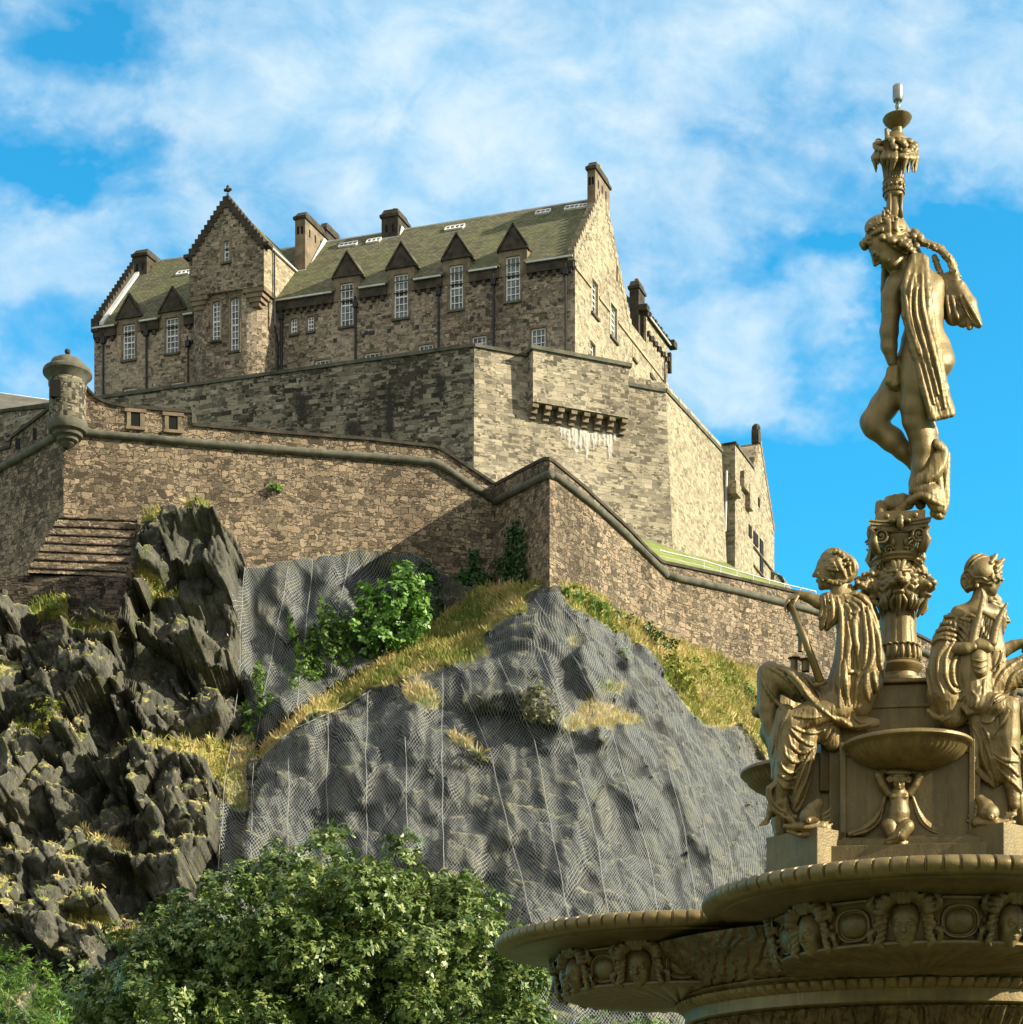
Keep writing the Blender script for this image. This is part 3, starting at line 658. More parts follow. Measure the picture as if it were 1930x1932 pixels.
# ================================================================ upper rampart
def ramp_top(u, v, Y): return P(u, v, Y)
ZU = CZ+79.86; TH = 1.6
cn = [Vector((-52, 186.5, 0)), Vector((-3.44, 172, 0)), Vector((14.87, 179.4, 0)), Vector((21.9, 193.8, 0))]
bn = [Vector((-52, 185.9, 0)), Vector((-3.6, 171.2, 0)), Vector((16.2, 178.3, 0)), Vector((23.3, 193.2, 0))]
inn = [Vector((-52, 188.2, 0)), Vector((-3.3, 173.9, 0)), Vector((13.8, 180.8, 0)), Vector((20.3, 194.4, 0))]
ZUB = 50.0
ur = thing('upper_rampart', (0, 174, 62), 'tall upper rampart with overhanging box on corbels, directly under the long house', 'rampart wall')
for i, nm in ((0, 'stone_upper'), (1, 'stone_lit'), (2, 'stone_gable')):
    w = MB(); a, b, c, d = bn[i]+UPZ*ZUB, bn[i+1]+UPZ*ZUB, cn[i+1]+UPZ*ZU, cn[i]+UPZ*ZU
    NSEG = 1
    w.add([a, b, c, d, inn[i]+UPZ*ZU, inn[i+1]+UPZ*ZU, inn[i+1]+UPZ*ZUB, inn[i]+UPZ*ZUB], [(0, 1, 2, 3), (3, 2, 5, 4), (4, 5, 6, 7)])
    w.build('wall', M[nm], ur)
cp = MB()
def coping_run(mb, p, q, inward, z, h=.32, prd=.18, w=1.5):
    p, q, inward = Vector(p), Vector(q), Vector(inward).normalized()
    mb.prism([p-inward*prd+UPZ*(z), q-inward*prd+UPZ*(z), q+inward*w+UPZ*(z), p+inward*w+UPZ*(z)], UPZ*h, 1.0)
n0 = Vector((.286, .958, 0)); n1 = Vector((-.375, .927, 0)); n2 = Vector((-.9, .43, 0))
coping_run(cp, cn[0], cn[1], n0, ZU+.003); d12 = (cn[2]-cn[1]).normalized(); L12 = (cn[2]-cn[1]).length
def on12(u):
    k = (u-UC)/F; t = (k*cn[1].y-cn[1].x)/(d12.x-k*d12.y); return t
ta, tb = on12(996), on12(1176)
coping_run(cp, cn[1], cn[1]+d12*ta, n1, ZU+.006, .30); coping_run(cp, cn[1]+d12*tb, cn[2], n1, ZU-1.0+.003, .30, .2); coping_run(cp, cn[2], cn[3], n2, ZU-.9, .34, .2, 1.0)
cp.build('coping', M['coping'], ur)
# overhanging box with its corbels
bx0 = cn[1]+d12*ta-n1*1.25; bx1 = cn[1]+d12*tb-n1*1.25
def zat(u, v, p): return CZ+(VH-v)/F*p.y
zt0 = zat(0, 659, bx0); zbt = zat(0, 757, bx0)
mb = MB(); mb.prism([bx0+UPZ*zbt, bx1+UPZ*zbt, bx1+n1*2.6+UPZ*zbt, bx0+n1*2.6+UPZ*zbt], UPZ*(zt0-zbt)); mo = mb.build('overhanging_box', M['stone_lit'], ur)
c2 = MB(); c2.prism([bx0-d12*.25-n1*.2+UPZ*(zt0+.003), bx1+d12*.25-n1*.2+UPZ*(zt0+.003), bx1+d12*.25+n1*2.4+UPZ*(zt0+.003), bx0-d12*.25+n1*2.4+UPZ*(zt0+.003)], UPZ*.36); c2.build('coping', M['coping'], mo)
c3 = MB(); nb = 8
for i in range(nb):
    c = bx0+(bx1-bx0)*((i+.25)/(nb-.5)); 
    for j, (pr, hh) in enumerate(((1.15, .42), (.80, .42), (.45, .38))):
        c3.box(c+n1*(1.28-pr/2)+UPZ*(zbt-.42*j-.22), d12*.30, n1*(pr/2), UPZ*(hh/2))
c3.build('corbel', M['dressed'], mo)
random.seed(9)
ls = MB(); fades = []
for i in range(15):
    t = ta+(tb-ta)*(.34+.56*i/14+random.uniform(-.01, .01)); w = random.uniform(.28, .55); L = random.uniform(1.6, 4.6)*(1-.3*abs(i-7)/7); z = zbt-1.1-random.uniform(0, .5)
    lean = .026
    fpos = lambda tt, zz: cn[1]+d12*tt-n1*(.035+(ZU-zz)*lean)+UPZ*zz
    N_ = 12; le, ri = [], []; off = 0
    for k in range(N_+1):
        q = k/N_; off += random.uniform(-.05, .05); ww = w*(1-q**2.2)*random.uniform(.55, 1.3)+.015
        le.append(fpos(t-ww+off, z-L*q)); ri.append(fpos(t+ww+off, z-L*q))
    mi_ = [(a+b)/2-n1*(.006+.001*i) for a, b in zip(le, ri)]
    for k in range(N_):
        for A_, B_, fa, fb_ in ((le, mi_, 0, 1), (mi_, ri, 1, 0)):
            e0, e1 = 1-(k/N_)**2, 1-((k+1)/N_)**2; ls.add([A_[k], B_[k], B_[k+1], A_[k+1]], [(0, 1, 2, 3)]); fades += [fa*e0, fb_*e0, fb_*e1, fa*e1]
lo_ = ls.build('lime_streak', M['lime'], ur); at = lo_.data.attributes.new('fade', 'FLOAT', 'POINT'); at.data.foreach_set('value', [float(q) for q in fades])
# black soot where old pipes and drains ran down the left-hand stretch
sb_, fades = MB(), []
d01 = (cn[1]-cn[0]).normalized(); n01 = Vector((d01.y, -d01.x, 0))
for (u0, u1, v0, v1) in ((722, 750, 712, 842), (555, 585, 738, 800), (640, 700, 790, 830), (812, 850, 700, 760)):
    sb_, fades = MB(), []
    nx, ny = 6, 12
    for i in range(nx):
        for j in range(ny):
            for (a, b) in ((i, j), (i+1, j), (i+1, j+1), (i, j+1)):
                u, v = u0+(u1-u0)*a/nx, v0+(v1-v0)*b/ny; k_ = (u-UC)/F; A_ = cn[0]; t = (k_*A_.y-A_.x)/(d01.x-k_*d01.y); pp = A_+d01*t; z_ = CZ+(VH-v)/F*pp.y; sb_.v.append(tuple(Vector((pp.x, pp.y, z_))+n01*(.05+(ZU-z_)*.03)))
                fades.append((1-abs(2*a/nx-1))*min(1, 2.2*(1-abs(2*b/ny-1))))
            q_ = len(sb_.v)-4; sb_.f.append((q_, q_+1, q_+2, q_+3))
    so_ = sb_.build('soot_stain', M['soot'], ur); at = so_.data.attributes.new('fade', 'FLOAT', 'POINT'); at.data.foreach_set('value', [float(q) for q in fades])
# ================================================================ lower rampart
PA, PB, PC, PD, PE = Vector((-36.8, 152, 0)), Vector((-1.36, 159, 0)), Vector((2.98, 149, 0)), Vector((13.9, 165, 0)), Vector((38, 187, 0))
PG = Vector((-50, 164.9, 0))
def onplane(u, v, a, b, off=0.0):
    a, b = Vector(a), Vector(b); d = (b-a).normalized(); n = Vector((d.y, -d.x, 0))
    if n.y > 0: n = -n
    a = a+n*off; k = (u-UC)/F; t = (k*a.y-a.x)/(d.x-k*d.y); p = a+d*t; return Vector((p.x, p.y, CZ+(VH-v)/F*p.y))
INN = {id(PA): Vector((.2, 1.4, 0)), id(PB): Vector((0, 1.5, 0)), id(PC): Vector((.12, 1.9, 0)), id(PD): Vector((-.95, 1.0, 0)), id(PE): Vector((-.9, 1.0, 0)), id(PG): Vector((.9, .9, 0))}
lr = thing('lower_rampart', (-10, 155, 40), 'rough rubble lower rampart with rounded string course, zigzagging along the top of the crag', 'rampart wall')
r3 = lambda x, y: (.2813*x, 633.4+.2813*y)
cop_ab = [(118, 742), (150, 738), (163, 732), (170, 741), (180, 751.5), (195, 760), (214, 765.6), (245, 771), (363, 781), (363.5, 805), (543, 820.5), (700, 832), (822, 846), (845, 858), (935, 917)]
str_ab = [(118, 812), (166, 817), (300, 829), (500, 847), (700, 862), (815, 872), (835, 880), (935, 946)]
cop_bc = [(935, 917), (1015, 875), (1028, 870), (1037, 870)]; str_bc = [(935, 946), (1018, 903), (1030, 897), (1040, 896)]
cop_cd = [(1037, 870), (1047, 876), (1100, 920), (1190, 1004), (1222, 1040), (1247, 1062), (1255, 1065)]; str_cd = [(1040, 896), (1052, 900), (1062, 908), (1130, 962), (1190, 1018), (1225, 1052), (1258, 1085)]
cop_de = [(1255, 1065), (1272, 1068), (1400, 1096), (1520, 1124), (1640, 1155), (1700, 1185), (1800, 1235), (1950, 1290), (2200, 1345)]; str_de = [(1258, 1085), (1285, 1092), (1400, 1117), (1520, 1148), (1640, 1180), (1700, 1208), (1800, 1260), (1950, 1315), (2200, 1375)]
cop_ga = [(-60, 895), (0, 852), (20, 845), (22, 828), (60, 800), (88, 778), (120, 752)]; str_ga = [(-60, 915), (0, 884), (50, 856), (98, 827), (121, 812)]
for nm, a, b, cpx, spx, m in (('wall', PA, PB, cop_ab, str_ab, 'stone_rubble'), ('wall', PB, PC, cop_bc, str_bc, 'stone_rubble'), ('wall', PC, PD, cop_cd, str_cd, 'stone_rubble'),
        ('wall', PD, PE, cop_de, str_de, 'stone_rubble'), ('wall', PG, PA, cop_ga, str_ga, 'stone_rubble')):
    top = [onplane(u, v, a, b) for u, v in cpx]; top = sorted(top, key=lambda p: (p-Vector((a.x, a.y, p.z))).length)
    d = (b-a).normalized(); n = Vector((-d.y, d.x, 0)); n = n if n.y > 0 else -n
    w = MB(); LL = (b-a).length
    inn_ = [INN[id(a)].lerp(INN[id(b)], min(1, max(0, (p-Vector((a.x, a.y, p.z))).dot(d)/LL))) for p in top]
    vs = []; fs = []
    for p, inw in zip(top, inn_): vs += [Vector((p.x, p.y, 28)), p, p+inw, Vector((p.x, p.y, 28))+inw]
    for i in range(len(top)-1):
        k = i*4; fs += [(k, k+4, k+5, k+1), (k+1, k+5, k+6, k+2), (k+2, k+6, k+7, k+3)]
    w.add(vs, fs)
    # rough stones: split the face finely and push it in and out
    wo = w.build(nm, M[m], lr)
    c = MB()
    for i in range(len(top)-1):
        p, q = top[i], top[i+1]
        c.prism([p-inn_[i]*.12+UPZ*.01, q-inn_[i+1]*.12+UPZ*.01, q+inn_[i+1]*.9+UPZ*.01, p+inn_[i]*.9+UPZ*.01], UPZ*.26)
    c.build('coping', M['stone_dark'], wo)
    s = MB(); s.tube([onplane(u, v, a, b, .05) for u, v in spx], .33, 10); s.build('string_course', M['coping'], wo, smooth=True)
for (x0, x1, y0, y1) in ((878, 940, 515, 610), (1132, 1192, 540, 632)):
    (u0, v0), (u1, v1) = r3(x0, y0), r3(x1, y1); p = onplane(u0, v1, PA, PB); q = onplane(u1, v1, PA, PB); d = (PB-PA).normalized(); n = Vector((d.y, -d.x, 0))
    zt = onplane(u0, v0, PA, PB).z; c = (p+q)/2; hw = (q-p).length/2; hh = (zt-c.z)/2
    g = MB(); g.box(c+UPZ*hh+n*.02, d*hw, n*.03, UPZ*hh); go_ = g.build('gun_loop', M['void'], lr)
    f = MB()
    for sg in (-1, 1): f.box(c+d*(sg*(hw+.16))+UPZ*hh, d*.16, n*.10, UPZ*(hh+.1))
    f.box(c+UPZ*(2*hh+.16)+n*.03, d*(hw+.5), n*.12, UPZ*.14); f.box(c-UPZ*.16+n*.05, d*(hw+.4), n*.16, UPZ*.12); f.build('gun_loop_frame', M['dressed'], go_)
for (x0, x1, y0, y1) in ((105, 135, 690, 760), (222, 245, 620, 700)):
    (u0, v0), (u1, v1) = r3(x0, y0), r3(x1, y1); p = onplane(u0, v1, PG, PA); q = onplane(u1, v1, PG, PA); d = (PA-PG).normalized(); n = Vector((-.7, -.7, 0)); zt = onplane(u0, v0, PG, PA).z
    g = MB(); g.box((p+q)/2+UPZ*((zt-p.z)/2), (q-p)/2*1.0, n*.05, UPZ*((zt-p.z)/2)); g.build('gun_loop', M['void'], lr)
# sentry turret on the left corner
ty = 151.6; tp = P(127.5, 800, ty); k = ty/F
st = thing('sentry_turret', (tp.x, tp.y, P(0, 845, ty).z), 'round domed sentry turret with ball finial on the left corner of the lower rampart', 'turret')
zz = lambda v: P(0, v, ty).z-P(0, 845, ty).z
base = (tp.x, tp.y, P(0, 845, ty).z)
tb_ = MB(); tb_.lathe(base, [(34*k, zz(806)), (34*k, zz(735)), (35.5*k, zz(730)), (35.5*k, zz(722))], 28); tb_.build('turret_wall', M['stone_upper'], st, smooth=2)
tb_ = MB(); tb_.lathe(base, [(0, zz(846)), (7*k, zz(842)), (12*k, zz(838)), (12*k, zz(836)), (19*k, zz(833)), (20*k, zz(829)), (20*k, zz(828)), (27*k, zz(825)), (28*k, zz(820)), (28*k, zz(819)), (35*k, zz(816)), (37*k, zz(812)), (39*k, zz(805)), (38*k, zz(800)), (34*k, zz(798))], 28); tb_.build('turret_corbel', M['coping'], st, smooth=2)
tb_ = MB(); tb_.lathe(base, [(34*k, zz(723)), (37*k, zz(718)), (41*k, zz(712)), (45.5*k, zz(708)), (46*k, zz(704)), (44.5*k, zz(700)), (41*k, zz(698)), (34*k, zz(697))], 32); tb_.build('turret_cornice', M['coping'], st, smooth=2)
tb_ = MB(); tb_.lathe(base, [(35*k, zz(699)), (34.5*k, zz(694)), (31.5*k, zz(687)), (26*k, zz(681)), (17*k, zz(676)), (7*k, zz(673)), (0, zz(672.5))], 32, mod=lambda a, i: 1+.05*(1-abs(math.sin(a*4)))**6); to = tb_.build('turret_dome', M['coping'], st, smooth=2)
tb_ = MB(); tb_.lathe(base, [(8*k, zz(675)), (4*k, zz(672)), (2.4*k, zz(669)), (2.4*k, zz(667))], 12); tb_.ball(Vector(base)+UPZ*zz(663.5), 5.6*k, 12, 8); tb_.build('finial', M['stone_dark'], st, smooth=2)
tb_ = MB(); u0 = r3(375, 350)[0]; c = P(u0, r3(0, 358)[1], ty-31*k); tb_.box(c, Vector((9*k, .06, 0)), Vector((0, .25, 0)), UPZ*(16*k)); tb_.build('turret_window', M['void'], st)
# glacis: battered stepped masonry under the turret corner, and the older wall below it
gl = thing('stepped_buttress', P(150, 1085, 147.5), 'sloping buttress of stepped stone courses leaning against the wall foot below the turret', 'buttress')
g = MB(); nst = 14
TL, TR, BL, BR = P(116, 970, 151.6), P(262, 976, 153.0), P(52, 1080, 146.8), P(238, 1088, 147.6)
for i in range(nst):
    f0, f1 = i/nst, (i+1)/nst; l0, rt0 = TL.lerp(BL, f0), TR.lerp(BR, f0); l1, rt1 = TL.lerp(BL, f1), TR.lerp(BR, f1)
    mx = .35 if i % 2 else .75
    lt, rt = l0.lerp(l1, mx), rt0.lerp(rt1, mx); lt.z, rt.z = l0.z, rt0.z
    g.add([lt, rt, Vector((rt1.x, rt1.y, rt1.z)), Vector((l1.x, l1.y, l1.z))], [(3, 2, 1, 0)]); g.add([l0, rt0, rt, lt], [(3, 2, 1, 0)])
ri = TR+Vector((2.2, 2.5, -1.0)); rb = BR+Vector((1.6, 3.5, 0))
g.add([TR, ri, rb, BR], [(0, 3, 2, 1)]); li = TL+Vector((0, 3, 0)); lb = BL+Vector((0, 6, 0)); g.add([TL, BL, lb, li], [(0, 1, 2, 3)])
g.build('stepped_face', M['stone_rubble'], gl)
for i in range(1, nst, 2):
    l1, q1 = TL.lerp(BL, i/nst), TR.lerp(BR, i/nst); m = MB(); d_ = (q1-l1)/2; m.box((l1+q1)/2+Vector((0, -.12, -.03)), d_, Vector((0, .22, 0)), UPZ*.05); m.build('ledge', M['stone_low'], gl)
lw = MB(); a, b = P(-40, 1085, 147.2), P(238, 1088, 147.2); lw.prism([a, b, b+Vector((1.6, 3.5, 0)), a+Vector((0, 6, 0))], UPZ*-9); lw.build('footing_wall', M['stone_low'], gl)
# distant wall and roof at the far left
dw = thing('far_rampart', P(40, 860, 186), 'short length of plain wall far behind the turret at the left edge', 'rampart wall')
m = MB(); a, b = P(-80, 787, 190), P(105, 769, 182); m.add([a, b, b-UPZ*14, a-UPZ*14, a+Vector((0, 2, 0)), b+Vector((0, 2, 0))], [(3, 2, 1, 0), (0, 1, 5, 4)]); m.build('wall', M['stone_upper'], dw)
m = MB(); m.prism([a-Vector((0, .2, 0)), b-Vector((0, .2, 0)), b+Vector((0, 1.5, 0)), a+Vector((0, 1.5, 0))], UPZ*.3); m.build('coping', M['stone_dark'], dw)
fh = thing('far_house', P(30, 800, 215), 'low house with plain grey slate roof far behind the turret at the left edge', 'house')
m = MB(); a, b = P(-120, 730, 220), P(140, 766, 214); c, d = P(150, 800, 206), P(-130, 790, 211); slab(m, [d, c, b, a], .2); m.build('roof', M['roof_far'], fh)
m = MB(); m.tube([a+UPZ*.1, b+UPZ*.1], .28, 6); m.build('ridge_flashing', M['lead'], fh)
m = MB(); m.prism([d+Vector((0, .5, -.2)), c+Vector((0, .5, -.2)), c+Vector((2, 12, -.2)), d+Vector((0, 12, -.2))], UPZ*-8); m.build('wall', M['stone_upper'], fh)
# ================================================================ gabled house behind the right end
g4 = lambda x, y: (1303+.1967*x, 796.2+.1967*y)
rh = thing('gable_house', (25, 198, 66), 'narrow sunlit house with stepped gable, at the right end of the upper rampart', 'house')
H0 = Vector((23.5, 195, 0)); hw = lambda t, z, d=0.0, s=0.0: H0+E2*t+E1*s+UPZ*z+NG*d
zt = 80.3+CZ
m = MB(); prof = [(0, 55), (15.6, 55), (15.6, 76.4+CZ), (9.8, 84.2+CZ), (8.2, 83.2+CZ), (7.0, zt), (0, zt)]
m.prism([hw(t, z) for t, z in prof], E1*5)
m.build('wall', M['stone_gable'], rh)
m = MB(); m.prism([hw(-.15, zt+.003, .15), hw(6.95, zt+.003, .15), hw(6.95, zt+.003, -1.2), hw(-.15, zt+.003, -1.2)], UPZ*.28); m.prism([hw(-.15, zt+.004, .15), hw(-.15, zt+.004, -5.4), hw(.9, zt+.004, -5.4), hw(.9, zt+.004, .15)], UPZ*.275); m.build('coping', M['coping'], rh)
m = MB()
for i in range(14):
    f = i/14; t = 9.8+(15.6-9.8)*f; z = 84.2+CZ+(76.4-84.2)*f; m.box(hw(t+.2, z-.1, -.3), E2*.24, NG*.36, UPZ*.38)
for i in range(5):
    f = i/5; t = 7.0+2.2*f; z = zt+.4+3.2*f; m.box(hw(t+.2, z, -.35), E2*.24, NG*.4, UPZ*.45)
m.build('crow_steps', M['dressed'], rh)
m = MB(); m.box(hw(9.2, 84.6+CZ, -.3), E2*.5, NG*.4, UPZ*.7); m.ball(hw(9.2, 85.6+CZ, -.3), .5); m.build('finial', M['stone_dark'], rh, smooth=False)
m = MB(); slab(m, [hw(6.5, zt+.4, -1.0), hw(9.2, 83.6+CZ, -1.0), hw(9.2, 83.6+CZ, -5), hw(6.5, zt+.4, -5)]); m.build('roof', M['roof'], rh)
def gpt(x, y):
    u, v = g4(x, y); k_ = (u-UC)/F; t = (k_*H0.y-H0.x)/(E2.x-k_*E2.y); return t, CZ+(VH-v)/F*(H0.y+t*E2.y)
for x0, x1, y0, y1, d in ((645, 660, 740, 800, .02), (555, 580, 1010, 1090, .04), (662, 690, 1150, 1450, .04), (600, 640, 1090, 1160, .05)):
    m = MB(); t0, z0 = gpt(x0, y1); t1, _ = gpt(x1, y1); _, z1 = gpt(x1, y0); m.box(hw((t0+t1)/2, (z0+z1)/2, d), E2*abs(t1-t0)/2, NG*.06, UPZ*((z1-z0)/2)); m.build('window', M['void'], rh)
m = MB()
for x0, x1, y0, y1, d in ((525, 560, 640, 820, .35), (475, 545, 560, 625, .3), (390, 440, 630, 680, .35)):
    t0, z0 = gpt(x0, y1); t1, _ = gpt(x1, y1); _, z1 = gpt(x1, y0); m.box(hw((t0+t1)/2, (z0+z1)/2, d/2), E2*abs(t1-t0)/2, NG*d, UPZ*((z1-z0)/2))
m.build('corbelled_oriel', M['stone_gable'], rh)
m = MB(); t0, z0 = gpt(600, 1200); t1, z1 = gpt(780, 1400); m.tube([hw(t0, z0, .1), hw(15.4, z0-.2, .1)], .12, 6); m.tube([hw(t0, z0-2, .1), hw(15.4, z0-2.2, .1)], .12, 6); m.build('string_course', M['dressed'], rh)
m = MB(); m.tube([P(*g4(350, 480), 195.0)-E1*0+NF*.3, P(*g4(335, 1060), 194.6)+NF*.3], .13, 6); m.build('drainpipe', M['lead'], rh)
# railing on the bank
rp = [(125, 1330, 1425), (285, 1380, 1475), (440, 1425, 1510), (597, 1470, 1560), (750, 1515, 1600), (900, 1555, 1635), (1050, 1590, 1660), (1200, 1625, 1690)]
rg = thing('railing', P(1400, 1100, 176), 'thin grey metal railing running along the grass bank above the lower rampart', 'railing')
tops = []
for i, (x, y0, y1) in enumerate(rp):
    u, v0 = g4(x, y0); v1 = g4(x, y1)[1]; Y = 169+(u-1320)*.055; a, b = P(u, v0, Y), P(u, v1+8, Y); tops.append(a)
    m = MB(); m.tube([a, b], .055, 6); m.build('post', M['lead'], rg)
tops = [P(*g4(-300, 1230), 166)]+tops
m = MB(); m.tube(tops, .06, 6); m.build('handrail', M['lead'], rg)
m = MB(); m.tube([p-UPZ*.5 for p in tops], .03, 5); m.build('mid_rail', M['lead'], rg)
# ================================================================ the crag
def inpoly(u, v, poly):
    ins = np.zeros(u.shape, bool); n = len(poly); j = n-1
    for i in range(n):
        xi, yi = poly[i]; xj, yj = poly[j]
        c = ((yi > v) != (yj > v)) & (u < (xj-xi)*(v-yi)/(yj-yi+1e-9)+xi); ins ^= c; j = i
    return ins
def pdist(u, v, poly):
    """signed distance to a polygon, positive inside, in picture units"""
    d = np.full(u.shape, 1e9); n = len(poly)
    for i in range(n):
        x0, y0 = poly[i]; x1, y1 = poly[(i+1) % n]; dx, dy = x1-x0, y1-y0; L = dx*dx+dy*dy+1e-9
        t = np.clip(((u-x0)*dx+(v-y0)*dy)/L, 0, 1); d = np.minimum(d, np.hypot(u-x0-t*dx, v-y0-t*dy))
    return np.where(inpoly(u, v, poly), d, -d)
sstep = lambda x, a, b: (lambda t: t*t*(3-2*t))(np.clip((x-a)/(b-a), 0, 1))
# depth of the rock face seen in each direction from the garden, as survey points (u, v, distance)
CP = [(-200, 1180, 146), (-60, 1170, 145.5), (60, 1140, 147), (160, 1160, 146.3), (240, 1100, 147), (300, 1180, 146), (290, 980, 151), (370, 945, 151.5), (420, 985, 150.5), (455, 1040, 152), (430, 1150, 149), (340, 1080, 148.5),
    (-200, 1400, 140), (0, 1350, 141), (150, 1350, 141), (300, 1330, 142), (430, 1330, 143.5), (-200, 1650, 131), (0, 1600, 133), (200, 1600, 133), (380, 1600, 134.5), (0, 1850, 124), (250, 1850, 124), (450, 1800, 128), (-200, 1900, 122),
    (470, 1075, 152.5), (560, 1062, 153.5), (680, 1045, 154.5), (760, 1038, 155), (840, 1090, 156.5), (480, 1250, 150), (600, 1200, 151.5), (720, 1150, 153), (500, 1400, 146), (620, 1300, 149.5), (760, 1230, 151.5), (880, 1170, 154.5),
    (930, 1118, 156), (1000, 1112, 150.5), (1030, 1112, 147.6), (960, 1175, 148.5), (900, 1235, 145.8), (820, 1262, 145), (740, 1290, 144), (600, 1340, 143), (520, 1390, 142.5), (560, 1480, 139), (700, 1400, 140), (850, 1350, 141.5), (1000, 1300, 142.5),
    (1100, 1180, 149.5), (1150, 1160, 155), (1250, 1235, 161), (1400, 1290, 169), (1560, 1340, 178), (1200, 1280, 152), (1300, 1350, 155.5), (1400, 1440, 157), (1500, 1480, 161), (1650, 1500, 168), (2000, 1420, 190), (2200, 1440, 190),
    (520, 1600, 136), (700, 1600, 134.5), (900, 1550, 134.5), (1100, 1500, 137.5), (1250, 1500, 142), (1400, 1600, 147), (1000, 1720, 129.5), (1200, 1720, 132.5), (1400, 1720, 139), (1650, 1750, 150), (2000, 1800, 160), (2200, 1600, 172),
    (600, 1900, 125), (900, 1900, 124), (1200, 1900, 126), (1500, 1900, 132), (0, 2150, 113), (500, 2150, 114), (1000, 2150, 114), (1500, 2150, 119), (2200, 2150, 130), (-200, 2150, 112)]
cpa = np.array(CP, float); cu, cv, cy = cpa[:, 0]/1000, cpa[:, 1]/1000, cpa[:, 2]
def _tps(r2): return np.where(r2 > 0, .5*r2*np.log(r2+1e-12), 0)
nK = len(CP); K_ = _tps((cu[:, None]-cu)**2+(cv[:, None]-cv)**2)+np.eye(nK)*.002
Pm = np.stack([np.ones(nK), cu, cv], 1); Am = np.block([[K_, Pm], [Pm.T, np.zeros((3, 3))]]); sol = np.linalg.solve(Am, np.concatenate([cy, [0, 0, 0]]))
def depth(u, v):
    a, b = np.asarray(u, float)/1000, np.asarray(v, float)/1000; r = sol[nK]+sol[nK+1]*a+sol[nK+2]*b
    for i in range(nK): r = r+sol[i]*_tps((a-cu[i])**2+(b-cv[i])**2)
    return r
TOPL = [(-220, 1095), (-60, 1100), (0, 1110), (40, 1120), (60, 1118), (120, 1124), (165, 1120), (200, 1160), (235, 1170), (246, 1090), (256, 1010), (268, 975), (300, 958), (325, 950), (340, 962), (355, 945), (370, 938), (382, 945), (395, 968), (420, 985), (440, 1005), (458, 1050),
    (463, 1068), (500, 1072), (520, 1062), (560, 1058), (600, 1052), (680, 1036), (735, 1036), (765, 1038), (800, 1050), (835, 1078), (870, 1100), (905, 1105), (935, 1110), (980, 1106), (1020, 1104), (1035, 1106), (1060, 1106), (1100, 1110), (1150, 1135), (1200, 1170), (1260, 1205), (1330, 1230), (1420, 1262), (1500, 1290), (1600, 1320), (1700, 1345), (1950, 1385), (2200, 1430)]
NETL = [(455, 1068), (520, 1060), (600, 1050), (680, 1034), (770, 1036), (835, 1085), (815, 1160), (760, 1215), (680, 1270), (600, 1320), (540, 1360), (495, 1400), (470, 1430), (478, 1600), (470, 1760), (405, 1760), (412, 1600), (425, 1460), (442, 1380), (455, 1250), (448, 1150)]
NETR = [(1020, 1112), (1060, 1118), (1082, 1158), (1120, 1175), (1170, 1205), (1220, 1240), (1252, 1290), (1290, 1330), (1330, 1370), (1395, 1370), (1440, 1425), (1480, 1500), (1560, 1600), (1700, 1700), (1700, 1960), (470, 1960), (468, 1640), (476, 1480), (505, 1410), (560, 1370), (640, 1335), (700, 1300), (745, 1285), (800, 1262), (860, 1248), (905, 1210), (945, 1175), (985, 1165), (985, 1140)]
BAND = [(500, 1395), (560, 1345), (620, 1300), (700, 1255), (780, 1205), (850, 1150), (900, 1108), (960, 1095), (1025, 1098), (985, 1135), (1000, 1165), (950, 1178), (912, 1205), (925, 1235), (880, 1255), (800, 1262), (745, 1290), (700, 1298), (640, 1335), (590, 1345), (530, 1400), (480, 1440)]
GRASS = [BAND, [(1050, 1095), (1110, 1100), (1160, 1145), (1260, 1200), (1400, 1255), (1700, 1320), (2200, 1400), (2200, 1560), (1700, 1560), (1480, 1490), (1430, 1400), (1395, 1365), (1335, 1375), (1290, 1330), (1250, 1280), (1215, 1235), (1160, 1195), (1115, 1165), (1080, 1150)],
    [(750, 1290), (790, 1278), (805, 1290), (828, 1310), (822, 1330), (800, 1340), (770, 1325)], [(1055, 1365), (1110, 1320), (1150, 1335), (1200, 1350), (1225, 1360), (1200, 1368), (1150, 1375), (1090, 1378), (1062, 1388)],
    [(845, 1385), (880, 1388), (905, 1410), (925, 1428), (905, 1432), (880, 1410), (850, 1400)], [(720, 1275), (760, 1265), (850, 1250), (860, 1256), (800, 1275)], [(225, 962), (300, 958), (305, 968), (262, 985), (240, 976)], [(320, 935), (390, 950), (392, 962), (330, 958)],
    [(1065, 1205), (1090, 1200), (1100, 1215), (1075, 1225)], [(1120, 1285), (1180, 1290), (1170, 1310), (1130, 1312)], [(255, 1108), (345, 1115), (340, 1130), (262, 1128)], [(45, 1120), (125, 1118), (130, 1160), (60, 1165)], [(120, 1180), (230, 1195), (245, 1225), (140, 1205)],
    [(240, 1400), (470, 1385), (480, 1430), (420, 1470), (260, 1425)], [(405, 1400), (470, 1400), (465, 1530), (430, 1520), (412, 1460)], [(130, 1740), (260, 1760), (255, 1795), (150, 1775)], [(30, 1360), (130, 1370), (140, 1395), (40, 1390)], [(160, 1570), (230, 1590), (240, 1610), (170, 1600)]]
